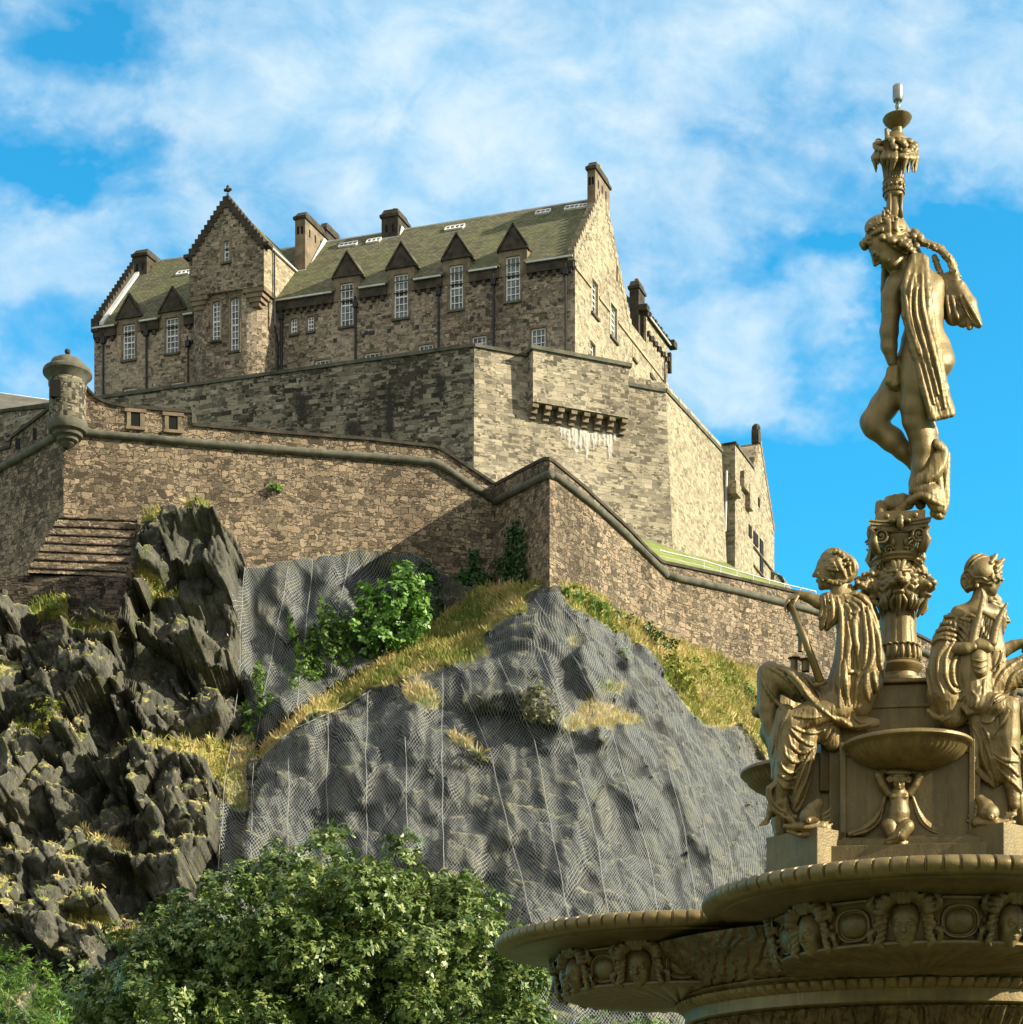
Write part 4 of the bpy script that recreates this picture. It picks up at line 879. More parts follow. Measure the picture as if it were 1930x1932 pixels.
def rock(u, v, want_mask=False):
    """displaced rock surface: world points for picture directions (u, v)"""
    Y = depth(u, v); x = (u-UC)/F*Y; z = CZ+(VH-v)/F*Y
    net = np.maximum(sstep(pdist(u, v, NETL), -14, 14), sstep(pdist(u, v, NETR), -14, 14))
    gr = np.zeros(u.shape)
    for g in GRASS: gr = np.maximum(gr, sstep(pdist(u, v, g)+5*fbm(x*.8, Y*.8, z*.8, 2, 91), -7, 9))
    # big blocks, then smaller ones; stretched upright as the columnar rock is
    q = lambda s, sx=1.0, sz=1.0: (x/(s*sx), Y/s, z/(s*sz))
    wx, wz = .9*fbm(x*.25, Y*.25, z*.25, 2, 5), .9*fbm(x*.25+9, Y*.25, z*.25, 2, 6)
    a0, e0 = facet((x+wx)/7.5, Y/11, (z+wz)/10+x*.03, 3, 1.0); a1, e1 = facet((x+wx*.6)/2.9, Y/5, (z+wz)/5.8, 4, 1.0); a2, e2 = facet((x+wx*.3+.16*z)/1.5, Y/2.4, (z+wz*.5)/3.2, 8, 1.0); a3, e3 = facet((x+.2*z)/.72, Y/1.1, z/1.35, 12, .9)
    ter = (z+1.6*fbm(x*.12, Y*.1, z*.05, 3, 27)+.12*x)/5.2; led_ = (ter-np.floor(ter)); led_ = np.where(led_ > .82, (1-led_)/.18, led_/.82)-.5
    rough = 2.0*a0+1.75*a1+.55*a2+.16*a3-1.0*led_-.25*np.exp(-e1*18)-.26*np.exp(-e2*18)-.12*np.exp(-e3*12)+.06*fbm(x*.9, Y*.9, z*.9, 3, 21)
    # under the netting: long downward ribs and hollows
    sl = (x+8)*.9+.10*(z-20)*np.clip((x+5)/12, -.6, 1.5)
    fold = 1.0*fbm(sl*.20, 0*x, z*.030, 3, 31)+.55*fbm(sl*.6, 0*x, z*.07, 3, 35)+.65*a0+.60*a1+.34*a2+.17*a3-.40*np.exp(-e0*22)-.30*np.exp(-e1*18)-.16*np.exp(-e2*16)-.06*np.exp(-e3*12)
    soft = .35*fbm(x*.5, Y*.3, z*.5, 4, 41)+.12*fbm(x*2, Y*2, z*2, 2, 44)
    big = sstep(u, 470, 440)
    amp = (1-net)*rough*(.55+.75*big)+net*fold*1.15
    amp = amp*(1-gr*.85)+gr*soft
    knob = np.exp(-(((u-370)/75)**2+((v-1080)/95)**2))
    amp = amp*(1-.45*knob)
    top = np.interp(u, [p[0] for p in TOPL], [p[1] for p in TOPL]); amp = amp*(.25+.75*sstep(v-top, 0, 45))
    Y2 = Y-amp; z2 = z+amp*.18*(1-net)
    X2 = x+(0 if True else 0)
    if want_mask: return x, Y2, z2, net, gr
    return x, Y2, z2
us = np.concatenate([np.arange(-220, 0, 9), np.arange(0, 1520, 2.6), np.arange(1520, 2200, 8)]); nR = 400
tops = np.interp(us, [p[0] for p in TOPL], [p[1] for p in TOPL]); tt = (np.linspace(0, 1, nR))
U_, T_ = np.meshgrid(us, tt, indexing='ij'); V_ = tops[:, None]+(2262-tops[:, None])*T_
x, y, z, net, gr = rock(U_, V_, True)
z = np.where(T_ > .985, np.minimum(z, -.4), z)
# crest: carry the top row back behind the walls
xb = np.stack([x[:, 0], x[:, 0]], 1); yb = np.stack([y[:, 0]+9, y[:, 0]+.6], 1); zb = np.stack([z[:, 0]-.5, z[:, 0]+.05], 1)
x = np.concatenate([xb, x], 1); y = np.concatenate([yb, y], 1); z = np.concatenate([zb, z], 1); gr = np.concatenate([gr[:, :1], gr[:, :1], gr], 1); net = np.concatenate([net[:, :1], net[:, :1], net], 1)
nu, nv = x.shape; idx = np.arange(nu*nv).reshape(nu, nv)
fc = np.stack([idx[:-1, :-1], idx[:-1, 1:], idx[1:, 1:], idx[1:, :-1]], -1).reshape(-1, 4)
def _rockmat(nt, b, out):
    g = N(nt, 'ShaderNodeNewGeometry'); p = g.outputs['Position']
    gm = N(nt, 'ShaderNodeAttribute', attribute_name='turf').outputs['Fac']; nm = N(nt, 'ShaderNodeAttribute', attribute_name='netted').outputs['Fac']
    n1 = NOISE(nt, p, .35, 6, .65); n2 = NOISE(nt, VM(nt, 'MULTIPLY', p, (1, 1, .35)), 2.2, 5, .7); n3 = NOISE(nt, p, 7, 3, .6)
    f = MA(nt, 'ADD', MA(nt, 'MULTIPLY', n1, .5), MA(nt, 'MULTIPLY', n2, .5))
    cr = RAMP(nt, f, [(.32, (.022, .025, .021)), (.46, (.066, .067, .055)), (.58, (.118, .112, .088)), (.72, (.21, .185, .135))])
    cn = RAMP(nt, f, [(.32, (.016, .021, .022)), (.48, (.050, .057, .056)), (.58, (.085, .09, .078)), (.72, (.15, .145, .11))])
    vs_ = NOISE(nt, VM(nt, 'MULTIPLY', p, (1.6, 1.6, .10)), 1.0, 5, .65); cn = MIX(nt, 1.0, cn, RAMP(nt, vs_, [(.35, .45), (.5, 1.0), (.68, 1.5)]), 'MULTIPLY')
    ol = NOISE(nt, VM(nt, 'ADD', p, (20, 5, 3)), .22, 6, .7); cn = MIX(nt, RAMP(nt, ol, [(.48, 0), (.62, .75)]), cn, (.115, .105, .055)); dk_ = NOISE(nt, VM(nt, 'MULTIPLY', VM(nt, 'ADD', p, (2, 5, 31)), (1, 1, .4)), .35, 6, .7); cn = MIX(nt, RAMP(nt, dk_, [(.52, 0), (.62, .8)]), cn, (.014, .017, .017))
    c = MIX(nt, nm, cr, cn)
    c = MIX(nt, 1.0, c, RAMP(nt, n3, [(.3, .7), (.7, 1.25)]), 'MULTIPLY')
    mo = RAMP(nt, NOISE(nt, VM(nt, 'ADD', p, (50, 3, 9)), .5, 5, .65), [(.54, 0), (.66, .55)]); c = MIX(nt, mo, c, (.075, .095, .022))
    # dry grass wherever a ledge is flat enough to hold earth
    nz = N(nt, 'ShaderNodeSeparateXYZ', {0: g.outputs['Normal']}).outputs[2]
    led = RAMP(nt, MA(nt, 'ADD', nz, MA(nt, 'MULTIPLY', MA(nt, 'SUBTRACT', n2, .5), .9)), [(.74, 0), (.88, 1)])
    led = MA(nt, 'MULTIPLY', led, MA(nt, 'SUBTRACT', 1.0, MA(nt, 'MULTIPLY', nm, .5)))
    tf = MA(nt, 'MAXIMUM', led, RAMP(nt, MA(nt, 'ADD', gm, MA(nt, 'MULTIPLY', MA(nt, 'SUBTRACT', n3, .5), .5)), [(.35, 0), (.6, 1)]))
    gc = RAMP(nt, NOISE(nt, VM(nt, 'ADD', p, (7, 0, 0)), .55, 5, .7), [(.34, (.10, .17, .03)), (.48, (.26, .27, .07)), (.60, (.46, .37, .16)), (.75, (.56, .44, .24))])
    c = MIX(nt, tf, c, gc)
    nt.links.new(c, b.inputs['Base Color']); b.inputs['Roughness'].default_value = .92; b.inputs['Specular IOR Level'].default_value = .25
    BUMP(nt, b, MA(nt, 'ADD', n2, MA(nt, 'MULTIPLY', n3, .5)), .22)
M['rock'] = mat('rock', _rockmat)
crag = link_mesh('crag', np.stack([x, y, z], -1).reshape(-1, 3), fc, M['rock'], uv=False)
for nm_, arr in (('turf', gr), ('netted', net)):
    at = crag.data.attributes.new(nm_, 'FLOAT', 'POINT'); at.data.foreach_set('value', arr.reshape(-1).astype(np.float32))
prop(crag, kind='structure')
# ground of the gardens, out to the horizon
def _lawn(nt, b, out):
    p = N(nt, 'ShaderNodeNewGeometry').outputs['Position']; n = NOISE(nt, p, .6, 6, .65); n2 = NOISE(nt, p, 14, 3, .6)
    nt.links.new(MIX(nt, n2, RAMP(nt, n, [(.3, (.035, .065, .015)), (.7, (.075, .11, .03))]), (.05, .08, .02)), b.inputs['Base Color']); b.inputs['Roughness'].default_value = 1.0; BUMP(nt, b, n2, .03)
M['lawn'] = mat('lawn', _lawn)
m = MB(); m.add([(-2500, -2500, 0), (2500, -2500, 0), (2500, 3500, 0), (-2500, 3500, 0)], [(0, 1, 2, 3)]); prop(m.build('ground', M['lawn']), kind='structure')
# green bank between the ramparts, at the right
def _bank(nt, b, out):
    p = N(nt, 'ShaderNodeNewGeometry').outputs['Position']; n = NOISE(nt, p, .5, 5, .6)
    nt.links.new(RAMP(nt, n, [(.3, (.10, .15, .03)), (.7, (.24, .26, .07))]), b.inputs['Base Color']); b.inputs['Roughness'].default_value = 1.0; BUMP(nt, b, NOISE(nt, p, 9, 3, .6), .08)
M['bank'] = mat('bank', _bank)
bt = [(1180, 1012, 176.5), (1236, 1022, 177.8), (1280, 1040, 179.5), (1374, 1064, 192), (1400, 1078, 194), (1440, 1090, 197), (1480, 1103, 200)]
bm_ = [(1180, 1030, 168), (1236, 1040, 169.5), (1280, 1062, 172), (1374, 1090, 180), (1400, 1098, 182), (1440, 1106, 186), (1480, 1118, 190)]
m = MB(); nb = len(bt)
rows = [[P(u, v, Y)+Vector((.5, 6, 0)) for u, v, Y in bt], [P(u, v, Y) for u, v, Y in bt], [P(u, v, Y) for u, v, Y in bm_], [P(u, v+60, Y-2) for u, v, Y in bm_]]
m.add([p for r in rows for p in r], [(i*nb+j, (i+1)*nb+j, (i+1)*nb+j+1, i*nb+j+1) for i in range(3) for j in range(nb-1)]); prop(m.build('grass_bank', M['bank'], smooth=True), kind='structure')
m = MB(); a, b = P(1456, 1083, 203), P(1480, 1112, 205); pw = [P(1454, 1076, 204), P(1462, 1082, 204), P(1476, 1100, 206), P(1480, 1106, 206), P(1480, 1140, 206), P(1454, 1140, 204)]
m.prism(pw, Vector((1, 1, 0))); bw_ = m.build('low_wall', M['stone_upper'], origin=P(1466, 1110, 204)); prop(bw_, 'short low stone wall stepping down from the foot of the gabled house', 'wall')
# ================================================================ rockfall netting
def _net(nt, b, out):
    uv = N(nt, 'ShaderNodeTexCoord').outputs['UV']; s = N(nt, 'ShaderNodeSeparateXYZ', {0: uv})
    w = NOISE(nt, uv, .5, 2, .5)
    U, V = s.outputs[0], s.outputs[1]
    def line(a, per, th):
        m_ = MA(nt, 'ABSOLUTE', MA(nt, 'SUBTRACT', MA(nt, 'FRACT', MA(nt, 'DIVIDE', a, per)), .5)); return MA(nt, 'GREATER_THAN', m_, .5-th/per/2)
    wob = MA(nt, 'MULTIPLY', w, .5)
    l1 = line(MA(nt, 'ADD', MA(nt, 'ADD', U, MA(nt, 'MULTIPLY', V, .62)), wob), .235, .023); l2 = line(MA(nt, 'ADD', MA(nt, 'SUBTRACT', U, MA(nt, 'MULTIPLY', V, .62)), wob), .235, .023)
    k = MA(nt, 'MAXIMUM', l1, l2)
    b.inputs['Base Color'].default_value = (.30, .32, .33, 1); b.inputs['Roughness'].default_value = .6
    tr = nt.nodes.new('ShaderNodeBsdfTransparent'); mx = nt.nodes.new('ShaderNodeMixShader'); nt.links.new(k, mx.inputs[0]); nt.links.new(tr.outputs[0], mx.inputs[1]); nt.links.new(b.outputs[0], mx.inputs[2]); nt.links.new(mx.outputs[0], out.inputs[0])
M['net'] = mat('net', _net)
M['wire'] = plain('wire', (.20, .21, .21), (.30, .31, .31), 3, .5, .0)
def netsheet(poly, name, label, seams, step=7, hem=None):
    us_ = np.arange(min(p[0] for p in poly), max(p[0] for p in poly)+step, step); vs_ = np.arange(min(p[1] for p in poly), max(p[1] for p in poly)+step, step)
    A, B = np.meshgrid(us_, vs_, indexing='ij'); x, y, z = rock(A, B)
    # wire lies on the high points: smooth and lift
    for _ in range(6):
        yy = y.copy(); yy[1:-1, 1:-1] = (y[:-2, 1:-1]+y[2:, 1:-1]+y[1:-1, :-2]+y[1:-1, 2:])/4; y = np.minimum(y, yy*.7+y*.3)
    y = y-.22
    ins = inpoly(A+3*np.sin(B*.05), B, poly); nu, nv = A.shape; idx = np.arange(nu*nv).reshape(nu, nv)
    ok = ins[:-1, :-1] & ins[1:, 1:] & ins[1:, :-1] & ins[:-1, 1:]
    fc = np.stack([idx[:-1, :-1], idx[:-1, 1:], idx[1:, 1:], idx[1:, :-1]], -1)[ok]
    Pn = np.stack([x, y, z], -1)
    c0 = Pn[nu//2, nv//2]; o = thing(name, (float(c0[0]), float(c0[1]), float(Pn[nu//2, -1, 2])), label, 'netting', 'rockfall netting pinned on the crag')
    used = np.unique(fc); mp = np.full(nu*nv, -1); mp[used] = np.arange(len(used)); Vn = Pn.reshape(-1, 3)[used]; Fn = mp[fc]
    mo = link_mesh('mesh_sheet', Vn, Fn, M['net'], o, uv=False)
    ys = depth(A, B); su = np.concatenate([np.zeros((1, nv)), np.cumsum(np.hypot(np.diff(x, axis=0), np.diff(ys, axis=0)), 0)], 0); sv_ = 1.12*z+.25*(y-ys)
    su = su-su[nu//3][None, :]*1.0+x[nu//3].mean()
    uvl = mo.data.uv_layers.new(name='UVMap'); li = np.empty(len(mo.data.loops), dtype=np.int32); mo.data.loops.foreach_get('vertex_index', li)
    uvp = np.stack([su.reshape(-1)[used], sv_.reshape(-1)[used]], 1)[li]; uvl.data.foreach_set('uv', uvp.astype(np.float32).ravel())
    for pts in seams:
        L = []
        for (u0, v0), (u1, v1) in zip(pts[:-1], pts[1:]):
            n = max(2, int(math.hypot(u1-u0, v1-v0)/9)); L += [(u0+(u1-u0)*i/n+1.0*math.sin(i*.5+u0), v0+(v1-v0)*i/n) for i in range(n)]
        L.append(pts[-1]); L = np.array(L); ii = np.clip(np.searchsorted(us_, L[:, 0])-1, 0, nu-2); jj = np.clip(np.searchsorted(vs_, L[:, 1])-1, 0, nv-2)
        yy = np.minimum(np.minimum(y[ii, jj], y[ii+1, jj]), np.minimum(y[ii, jj+1], y[ii+1, jj+1]))-.12
        path = [P(a, b, c) for (a, b), c in zip(L, yy)]
        m = MB(); m.tube(path, .028, 5); m.build('seam_cable', M['wire'], o)
    return o
netsheet(NETL, 'rockfall_netting', 'grey wire netting over the upper rock face left of the big bush', [
    [(462, 1072), (455, 1160), (452, 1260), (440, 1380), (425, 1470), (412, 1640)], [(545, 1068), (520, 1200), (500, 1300), (478, 1420), (472, 1640)], [(660, 1045), (640, 1150), (625, 1270)], [(590, 1056), (578, 1180), (560, 1330)], [(765, 1038), (790, 1050), (835, 1085)]])
netsheet(NETR, 'rockfall_netting', 'wide grey wire netting draped over the domed rock below the rampart corner', [
    [(620, 1345), (616, 1500), (622, 1620), (622, 1740)], [(695, 1305), (690, 1420), (693, 1560), (690, 1740)], [(765, 1390), (768, 1560), (765, 1740)], [(835, 1270), (834, 1420), (836, 1600), (838, 1740)], [(478, 1480), (474, 1600), (476, 1740)], [(545, 1430), (543, 1600), (548, 1740)],
    [(870, 1290), (925, 1420), (958, 1560), (990, 1680), (1003, 1740)], [(940, 1240), (1010, 1400), (1040, 1560), (1075, 1740)], [(1000, 1180), (1055, 1320), (1090, 1440), (1125, 1580), (1150, 1740)], [(1010, 1130), (1090, 1250), (1150, 1370), (1190, 1500), (1225, 1620), (1245, 1740)],
    [(1060, 1140), (1150, 1260), (1215, 1340), (1260, 1440), (1290, 1560), (1320, 1740)], [(1090, 1180), (1180, 1250), (1240, 1330), (1290, 1440), (1330, 1560), (1360, 1740)], [(1150, 1200), (1235, 1270), (1270, 1330), (1330, 1460), (1370, 1580), (1400, 1740)],
    [(1250, 1300), (1300, 1390), (1390, 1500), (1450, 1600)], [(1330, 1372), (1400, 1450), (1450, 1530)], [(1082, 1158), (1170, 1205), (1240, 1290)], [(505, 1412), (560, 1372), (640, 1337), (700, 1302)]])
# ================================================================ plants
def leafmat(name, dark, mid, light, rough=.55, trans=.25, spec=.4):
    def fn(nt, b, out):
        t = N(nt, 'ShaderNodeAttribute', attribute_name='tint').outputs['Fac']; p = N(nt, 'ShaderNodeNewGeometry').outputs['Position']
        f = MA(nt, 'ADD', MA(nt, 'MULTIPLY', t, .75), MA(nt, 'MULTIPLY', NOISE(nt, p, .8, 3, .6), .25))
        c = RAMP(nt, f, [(.15, dark), (.5, mid), (.85, light)])
        nt.links.new(c, b.inputs['Base Color']); b.inputs['Roughness'].default_value = rough; b.inputs['Specular IOR Level'].default_value = spec
        tl = nt.nodes.new('ShaderNodeBsdfTranslucent'); nt.links.new(c, tl.inputs[0]); mx = nt.nodes.new('ShaderNodeMixShader'); mx.inputs[0].default_value = trans
        nt.links.new(b.outputs[0], mx.inputs[1]); nt.links.new(tl.outputs[0], mx.inputs[2]); nt.links.new(mx.outputs[0], out.inputs[0])
    return mat(name, fn)
M['leaf_tree'] = leafmat('leaf_tree', (.038, .085, .016), (.11, .175, .036), (.30, .33, .10), .42, .2, .45)
M['leaf_bright'] = leafmat('leaf_bright', (.05, .11, .015), (.11, .21, .03), (.20, .31, .06), .5, .3)
M['leaf_syc'] = leafmat('leaf_syc', (.05, .13, .02), (.12, .27, .04), (.27, .42, .11), .45, .2)
M['leaf_ivy'] = leafmat('leaf_ivy', (.015, .045, .012), (.03, .085, .02), (.07, .14, .03), .45, .1)
M['leaf_pale'] = leafmat('leaf_pale', (.06, .07, .03), (.14, .15, .07), (.30, .28, .16), .6, .1)
M['leaf_yellow'] = leafmat('leaf_yellow', (.12, .17, .02), (.24, .28, .04), (.38, .38, .09), .6, .2)
M['dry_grass'] = leafmat('dry_grass', (.13, .19, .04), (.40, .35, .12), (.66, .52, .28), .8, .25, .1)
M['bark'] = plain('bark', (.05, .04, .025), (.12, .09, .06), 4, .9, bump=.02)
rng = np.random.default_rng(7)
def leaf_quads(C, D, Nn, L, wd, tint):
    """one folded leaf per row: base C, along D, normal Nn"""
    S = np.cross(D, Nn); S /= np.linalg.norm(S, axis=1)[:, None]+1e-9; L = L[:, None]
    V = np.stack([C, C+D*L*.45+S*L*wd-Nn*L*.08, C+D*L-Nn*L*.18, C+D*L*.45-S*L*wd-Nn*L*.08], 1).reshape(-1, 3)
    n = len(C); Fc = np.arange(4*n).reshape(n, 4); return V, Fc, np.repeat(tint, 4)
def unit(a): return a/(np.linalg.norm(a, axis=-1, keepdims=True)+1e-9)
def foliage(name, lumps, mat_, parent=None, origin=None, leaf=.2, per=7, dens=1.0, wd=.28, droop=.25, shell=.35, seed=1, rag=.35):
    """lumps = [(centre, (rx, ry, rz))]; rosettes of leaves spread through the outer part of every lump"""
    g = np.random.default_rng(seed); Vs, Fs, Ts = [], [], []; b = 0
    for c, r in lumps:
        c = np.array(c, float); r = np.array(r, float); n = max(6, int(dens*4*math.pi*(r.mean()**2)/(leaf**2*2.2)))
        d = unit(g.normal(size=(n, 3))); rad = 1-shell*g.random(n)**1.5*1.0; rad *= 1+rag*fbm(d[:, 0]*2.2+c[0], d[:, 1]*2.2+c[1], d[:, 2]*2.2+c[2], 2, seed+3)
        p = c+d*r*rad[:, None]; ax = unit(d*.8+np.array([0, 0, .5])+g.normal(size=(n, 3))*.35); tb = g.random(n)*.55+.2*(rad-.8)
        for k in range(per):
            q = g.normal(size=(n, 3)); q = unit(q-ax*(q*ax).sum(1)[:, None]); D = unit(q+ax*g.uniform(-.1, .6, (n, 1))+np.array([0, 0, -droop])); nn = unit(ax-D*(ax*D).sum(1)[:, None])
            V, Fc, T = leaf_quads(p+g.normal(size=(n, 3))*leaf*.15, D, nn, leaf*g.uniform(.6, 1.15, n), wd, np.clip(tb+g.normal(size=n)*.16+.2, 0, 1))
            Vs.append(V); Fs.append(Fc+b); Ts.append(T); b += len(V)
    o = link_mesh(name, np.concatenate(Vs), np.concatenate(Fs), mat_, parent, origin, uv=False)
    a = o.data.attributes.new('tint', 'FLOAT', 'POINT'); a.data.foreach_set('value', np.concatenate(Ts).astype(np.float32)); return o
def pl(u, v, Y, ru, rv, rd=None):
    k = Y/F; return (tuple(P(u, v, Y)), (ru*k, (rd if rd else (ru+rv)/2)*k, rv*k))
def fill(poly, Y0, n, rmin, rmax, bulge, seed, extra=()):
    g = np.random.default_rng(seed); xs = [p[0] for p in poly]; ys = [p[1] for p in poly]; out = []; cx, cy = np.mean(xs), np.mean(ys)
    while len(out) < n:
        u, v = g.uniform(min(xs), max(xs)), g.uniform(min(ys), max(ys)); r = g.uniform(rmin, rmax)
        d = pdist(np.array([u]), np.array([v]), poly)[0]
        if d < r*.72: continue
        Y = Y0-bulge*min(1, d/120)*g.uniform(.1, 1.0)+g.uniform(0, bulge*.4); out.append(pl(u, v, Y, r, r*.82))
    return out+list(extra)
def limbs(base, tips, r0, name='trunk', parent=None):
    m = MB(); base = Vector(base); c = sum((Vector(t) for t in tips), Vector())/len(tips); fork = base.lerp(Vector((base.x*.7+c.x*.3, base.y*.7+c.y*.3, c.z)), .45)
    m.tube([base, base.lerp(fork, .5)+Vector((r0*.4, 0, 0)), fork], [r0, r0*.85, r0*.7], 9)
    for t in tips:
        t = Vector(t); mid = fork.lerp(t, .5)+Vector((0, 0, -.3)); m.tube([fork, mid, t], [r0*.45, r0*.28, r0*.06], 6)
    return m.build(name, M['bark'], parent, smooth=True)
# the broad tree in front of the crag
TP1 = [(110, 1932), (130, 1850), (200, 1800), (225, 1745), (300, 1725), (340, 1680), (385, 1672), (405, 1635), (450, 1625), (485, 1598), (545, 1600), (590, 1560), (640, 1556), (690, 1592), (715, 1575), (760, 1572), (800, 1612), (850, 1650), (880, 1640), (900, 1680), (950, 1682), (975, 1740), (1000, 1760), (1030, 1830), (1060, 1932), (1060, 2080), (110, 2080)]
lumps = fill(TP1, 47, 210, 30, 72, 3.6, 5, [pl(u, v, 47, 26, 26) for u, v in ((218, 1762), (300, 1722), (345, 1698), (395, 1665), (452, 1640), (520, 1612), (605, 1580), (640, 1575), (735, 1590), (775, 1592), (838, 1668), (885, 1662), (935, 1700), (985, 1770), (1018, 1840))])
lumps += [pl(u, v, 50, 90, 80) for u in range(180, 1000, 110) for v in (1900, 2000)]+[pl(u, v, 49, 80, 70) for u, v in ((420, 1760), (560, 1720), (700, 1730), (820, 1790), (330, 1820), (940, 1860))]
bt_ = thing('broad_tree', (-5.2, 48.5, 0), 'wide dark green tree with whorled glossy leaves in front of the crag', 'tree')
foliage('crown', lumps, M['leaf_tree'], bt_, leaf=.155, per=8, dens=1.05, wd=.26, seed=11)
limbs((-5.2, 48.5, 0), [tuple(P(u, v, 48)) for u, v in ((250, 1850), (400, 1720), (560, 1680), (700, 1680), (830, 1760), (950, 1850), (620, 1800))], .38, parent=bt_)
TP2 = [(-80, 1760), (-10, 1772), (20, 1790), (55, 1782), (90, 1820), (118, 1830), (135, 1880), (150, 1932), (150, 2100), (-120, 2100)]
lt_ = thing('bright_tree', (-11.5, 41, 0), 'feathery bright green tree in the bottom left corner', 'tree')
foliage('crown', fill(TP2, 41, 46, 22, 50, 2.0, 8, [pl(u, v, 41, 16, 20) for u, v in ((8, 1782), (30, 1795), (52, 1800), (80, 1822), (100, 1836), (125, 1872), (60, 1830), (20, 1830), (90, 1870))]+[pl(u, v, 42, 40, 40) for u, v in ((20, 1880), (80, 1900), (40, 1920), (110, 1920))]), M['leaf_bright'], lt_, leaf=.16, per=7, dens=.7, wd=.10, droop=.05, seed=21)
limbs((-11.5, 41, 0), [tuple(P(u, v, 41)) for u, v in ((-50, 1900), (20, 1860), (80, 1900))], .22, parent=lt_)
hb_ = thing('low_bush', (2.5, 58, 0), 'green bush top just showing below the left bowl of the fountain', 'bush')
foliage('foliage', [pl(u, v, 58, 40, 26) for u, v in ((1030, 1935), (1080, 1945), (1130, 1938), (1180, 1945), (1230, 1942), (1275, 1950))]+[pl(u, 2060, 58, 90, 90) for u in (1060, 1160, 1250)], M['leaf_bright'], hb_, leaf=.18, per=6, dens=.7, wd=.2, seed=23)
limbs((2.5, 58, 0), [tuple(P(u, 1960, 58)) for u in (1060, 1150, 1230)], .15, 'stem', hb_)
def rd(u, v): x, y, z = rock(np.array([float(u)]), np.array([float(v)])); return float(y[0])
def shrub(name, label, cat, pts, m, leaf, off=.4, per=6, dens=1.0, wd=.3, seed=1, stem=True, group=None, droop=.2):
    """pts = [(u, v, ru, rv)] on the rock"""
    u0, v0 = pts[0][0], max(p[1]+p[3] for p in pts); Yb = rd(u0, v0-6); t = thing(name, P(u0, v0, Yb), label, cat, group)
    foliage('foliage', [pl(u, v, min(rd(u, v), Yb+2)-off*(1+.6*(i % 3)), a, b) for i, (u, v, a, b) in enumerate(pts)], M[m], t, leaf=leaf, per=per, dens=dens, wd=wd, seed=seed, droop=droop)
    if stem: limbs(P(u0, v0+2, Yb+.3), [tuple(P(u, v, min(rd(u, v), Yb+2)-off)) for u, v, _, _ in pts[:5]], .12, 'stem', t)
    return t
shrub('sycamore_bush', 'big rounded bright green bush growing on the crag above the grassy band', 'bush', [(740, 1175, 42, 40), (770, 1100, 34, 32), (740, 1130, 42, 40), (785, 1140, 30, 34), (700, 1160, 34, 36), (790, 1175, 22, 28), (690, 1125, 26, 26), (755, 1080, 22, 20), (720, 1205, 34, 26), (690, 1215, 26, 30), (760, 1200, 28, 24), (668, 1180, 18, 28), (800, 1150, 14, 22), (775, 1120, 24, 22)], 'leaf_syc', .42, off=1.2, per=7, dens=1.15, wd=.36, seed=31)
shrub('dark_bush', 'dark shaded bush in the hollow right behind the big bright bush', 'bush', [(815, 1120, 16, 36), (805, 1085, 22, 22), (822, 1150, 12, 22)], 'leaf_ivy', .38, off=.3, seed=32, dens=1.2)
shrub('small_bush', 'leafy green bush on the left edge of the netting', 'bush', [(490, 1290, 14, 26), (484, 1262, 10, 20), (497, 1318, 15, 18), (492, 1340, 10, 14)], 'leaf_bright', .34, off=.5, seed=33)
shrub('small_bush', 'bright upright bush at the bottom left of the netting, below another bush', 'bush', [(468, 1358, 13, 24), (464, 1335, 8, 16), (472, 1384, 12, 14)], 'leaf_syc', .32, off=.6, seed=34)
shrub('creeper', 'yellow green creeper hanging through the middle of the left netting', 'creeper', [(585, 1230, 11, 40), (570, 1255, 14, 36), (612, 1200, 14, 34), (588, 1280, 20, 18), (630, 1240, 18, 24), (555, 1290, 12, 18), (645, 1190, 14, 30), (592, 1200, 8, 26), (602, 1265, 13, 26), (560, 1210, 6, 26), (548, 1180, 5, 24), (606, 1150, 5, 26), (640, 1205, 18, 34), (626, 1165, 10, 22), (655, 1240, 14, 20), (540, 1270, 8, 16)], 'leaf_bright', .26, off=.3, dens=1.3, seed=35, stem=False)
shrub('pale_shrub', 'round grey green shrub standing alone on the middle of the domed rock', 'bush', [(1015, 1325, 30, 32), (1008, 1292, 18, 22), (1030, 1345, 26, 20), (998, 1340, 22, 18), (1044, 1335, 14, 16)], 'leaf_pale', .30, off=1.3, dens=1.0, seed=36)
shrub('bramble', 'sprawling bramble at the wall foot just right of the rampart corner', 'bush', [(1110, 1135, 22, 18), (1082, 1122, 18, 14), (1128, 1142, 18, 12), (1066, 1112, 10, 10), (1140, 1150, 12, 8)], 'leaf_bright', .30, off=.5, dens=1.0, seed=37)
shrub('bramble', 'dark green bramble trailing down the grassy slope under the right rampart', 'bush', [(1215, 1185, 22, 12), (1185, 1170, 18, 9), (1240, 1200, 20, 12), (1265, 1212, 14, 10), (1165, 1160, 10, 6)], 'leaf_ivy', .30, off=.5, dens=1.0, seed=38)
shrub('bramble', 'bright green weeds patching the grassy slope below the right rampart', 'bush', [(1340, 1262, 22, 9), (1310, 1245, 16, 8), (1370, 1285, 18, 9), (1325, 1330, 16, 9), (1360, 1345, 14, 8)], 'leaf_yellow', .26, off=.3, dens=.7, seed=44, stem=False)
shrub('small_bush', 'vivid light green bush on the right edge of the wide netting', 'bush', [(1282, 1262, 22, 24), (1268, 1240, 16, 14), (1298, 1285, 18, 20), (1305, 1310, 12, 12), (1262, 1258, 10, 16)], 'leaf_yellow', .32, off=.5, dens=1.0, seed=39)
shrub('small_bush', 'small green bush on the slope beside the left statue\'s knee', 'bush', [(1402, 1302, 22, 14), (1420, 1318, 14, 10), (1385, 1290, 10, 8)], 'leaf_bright', .30, off=.5, seed=40)
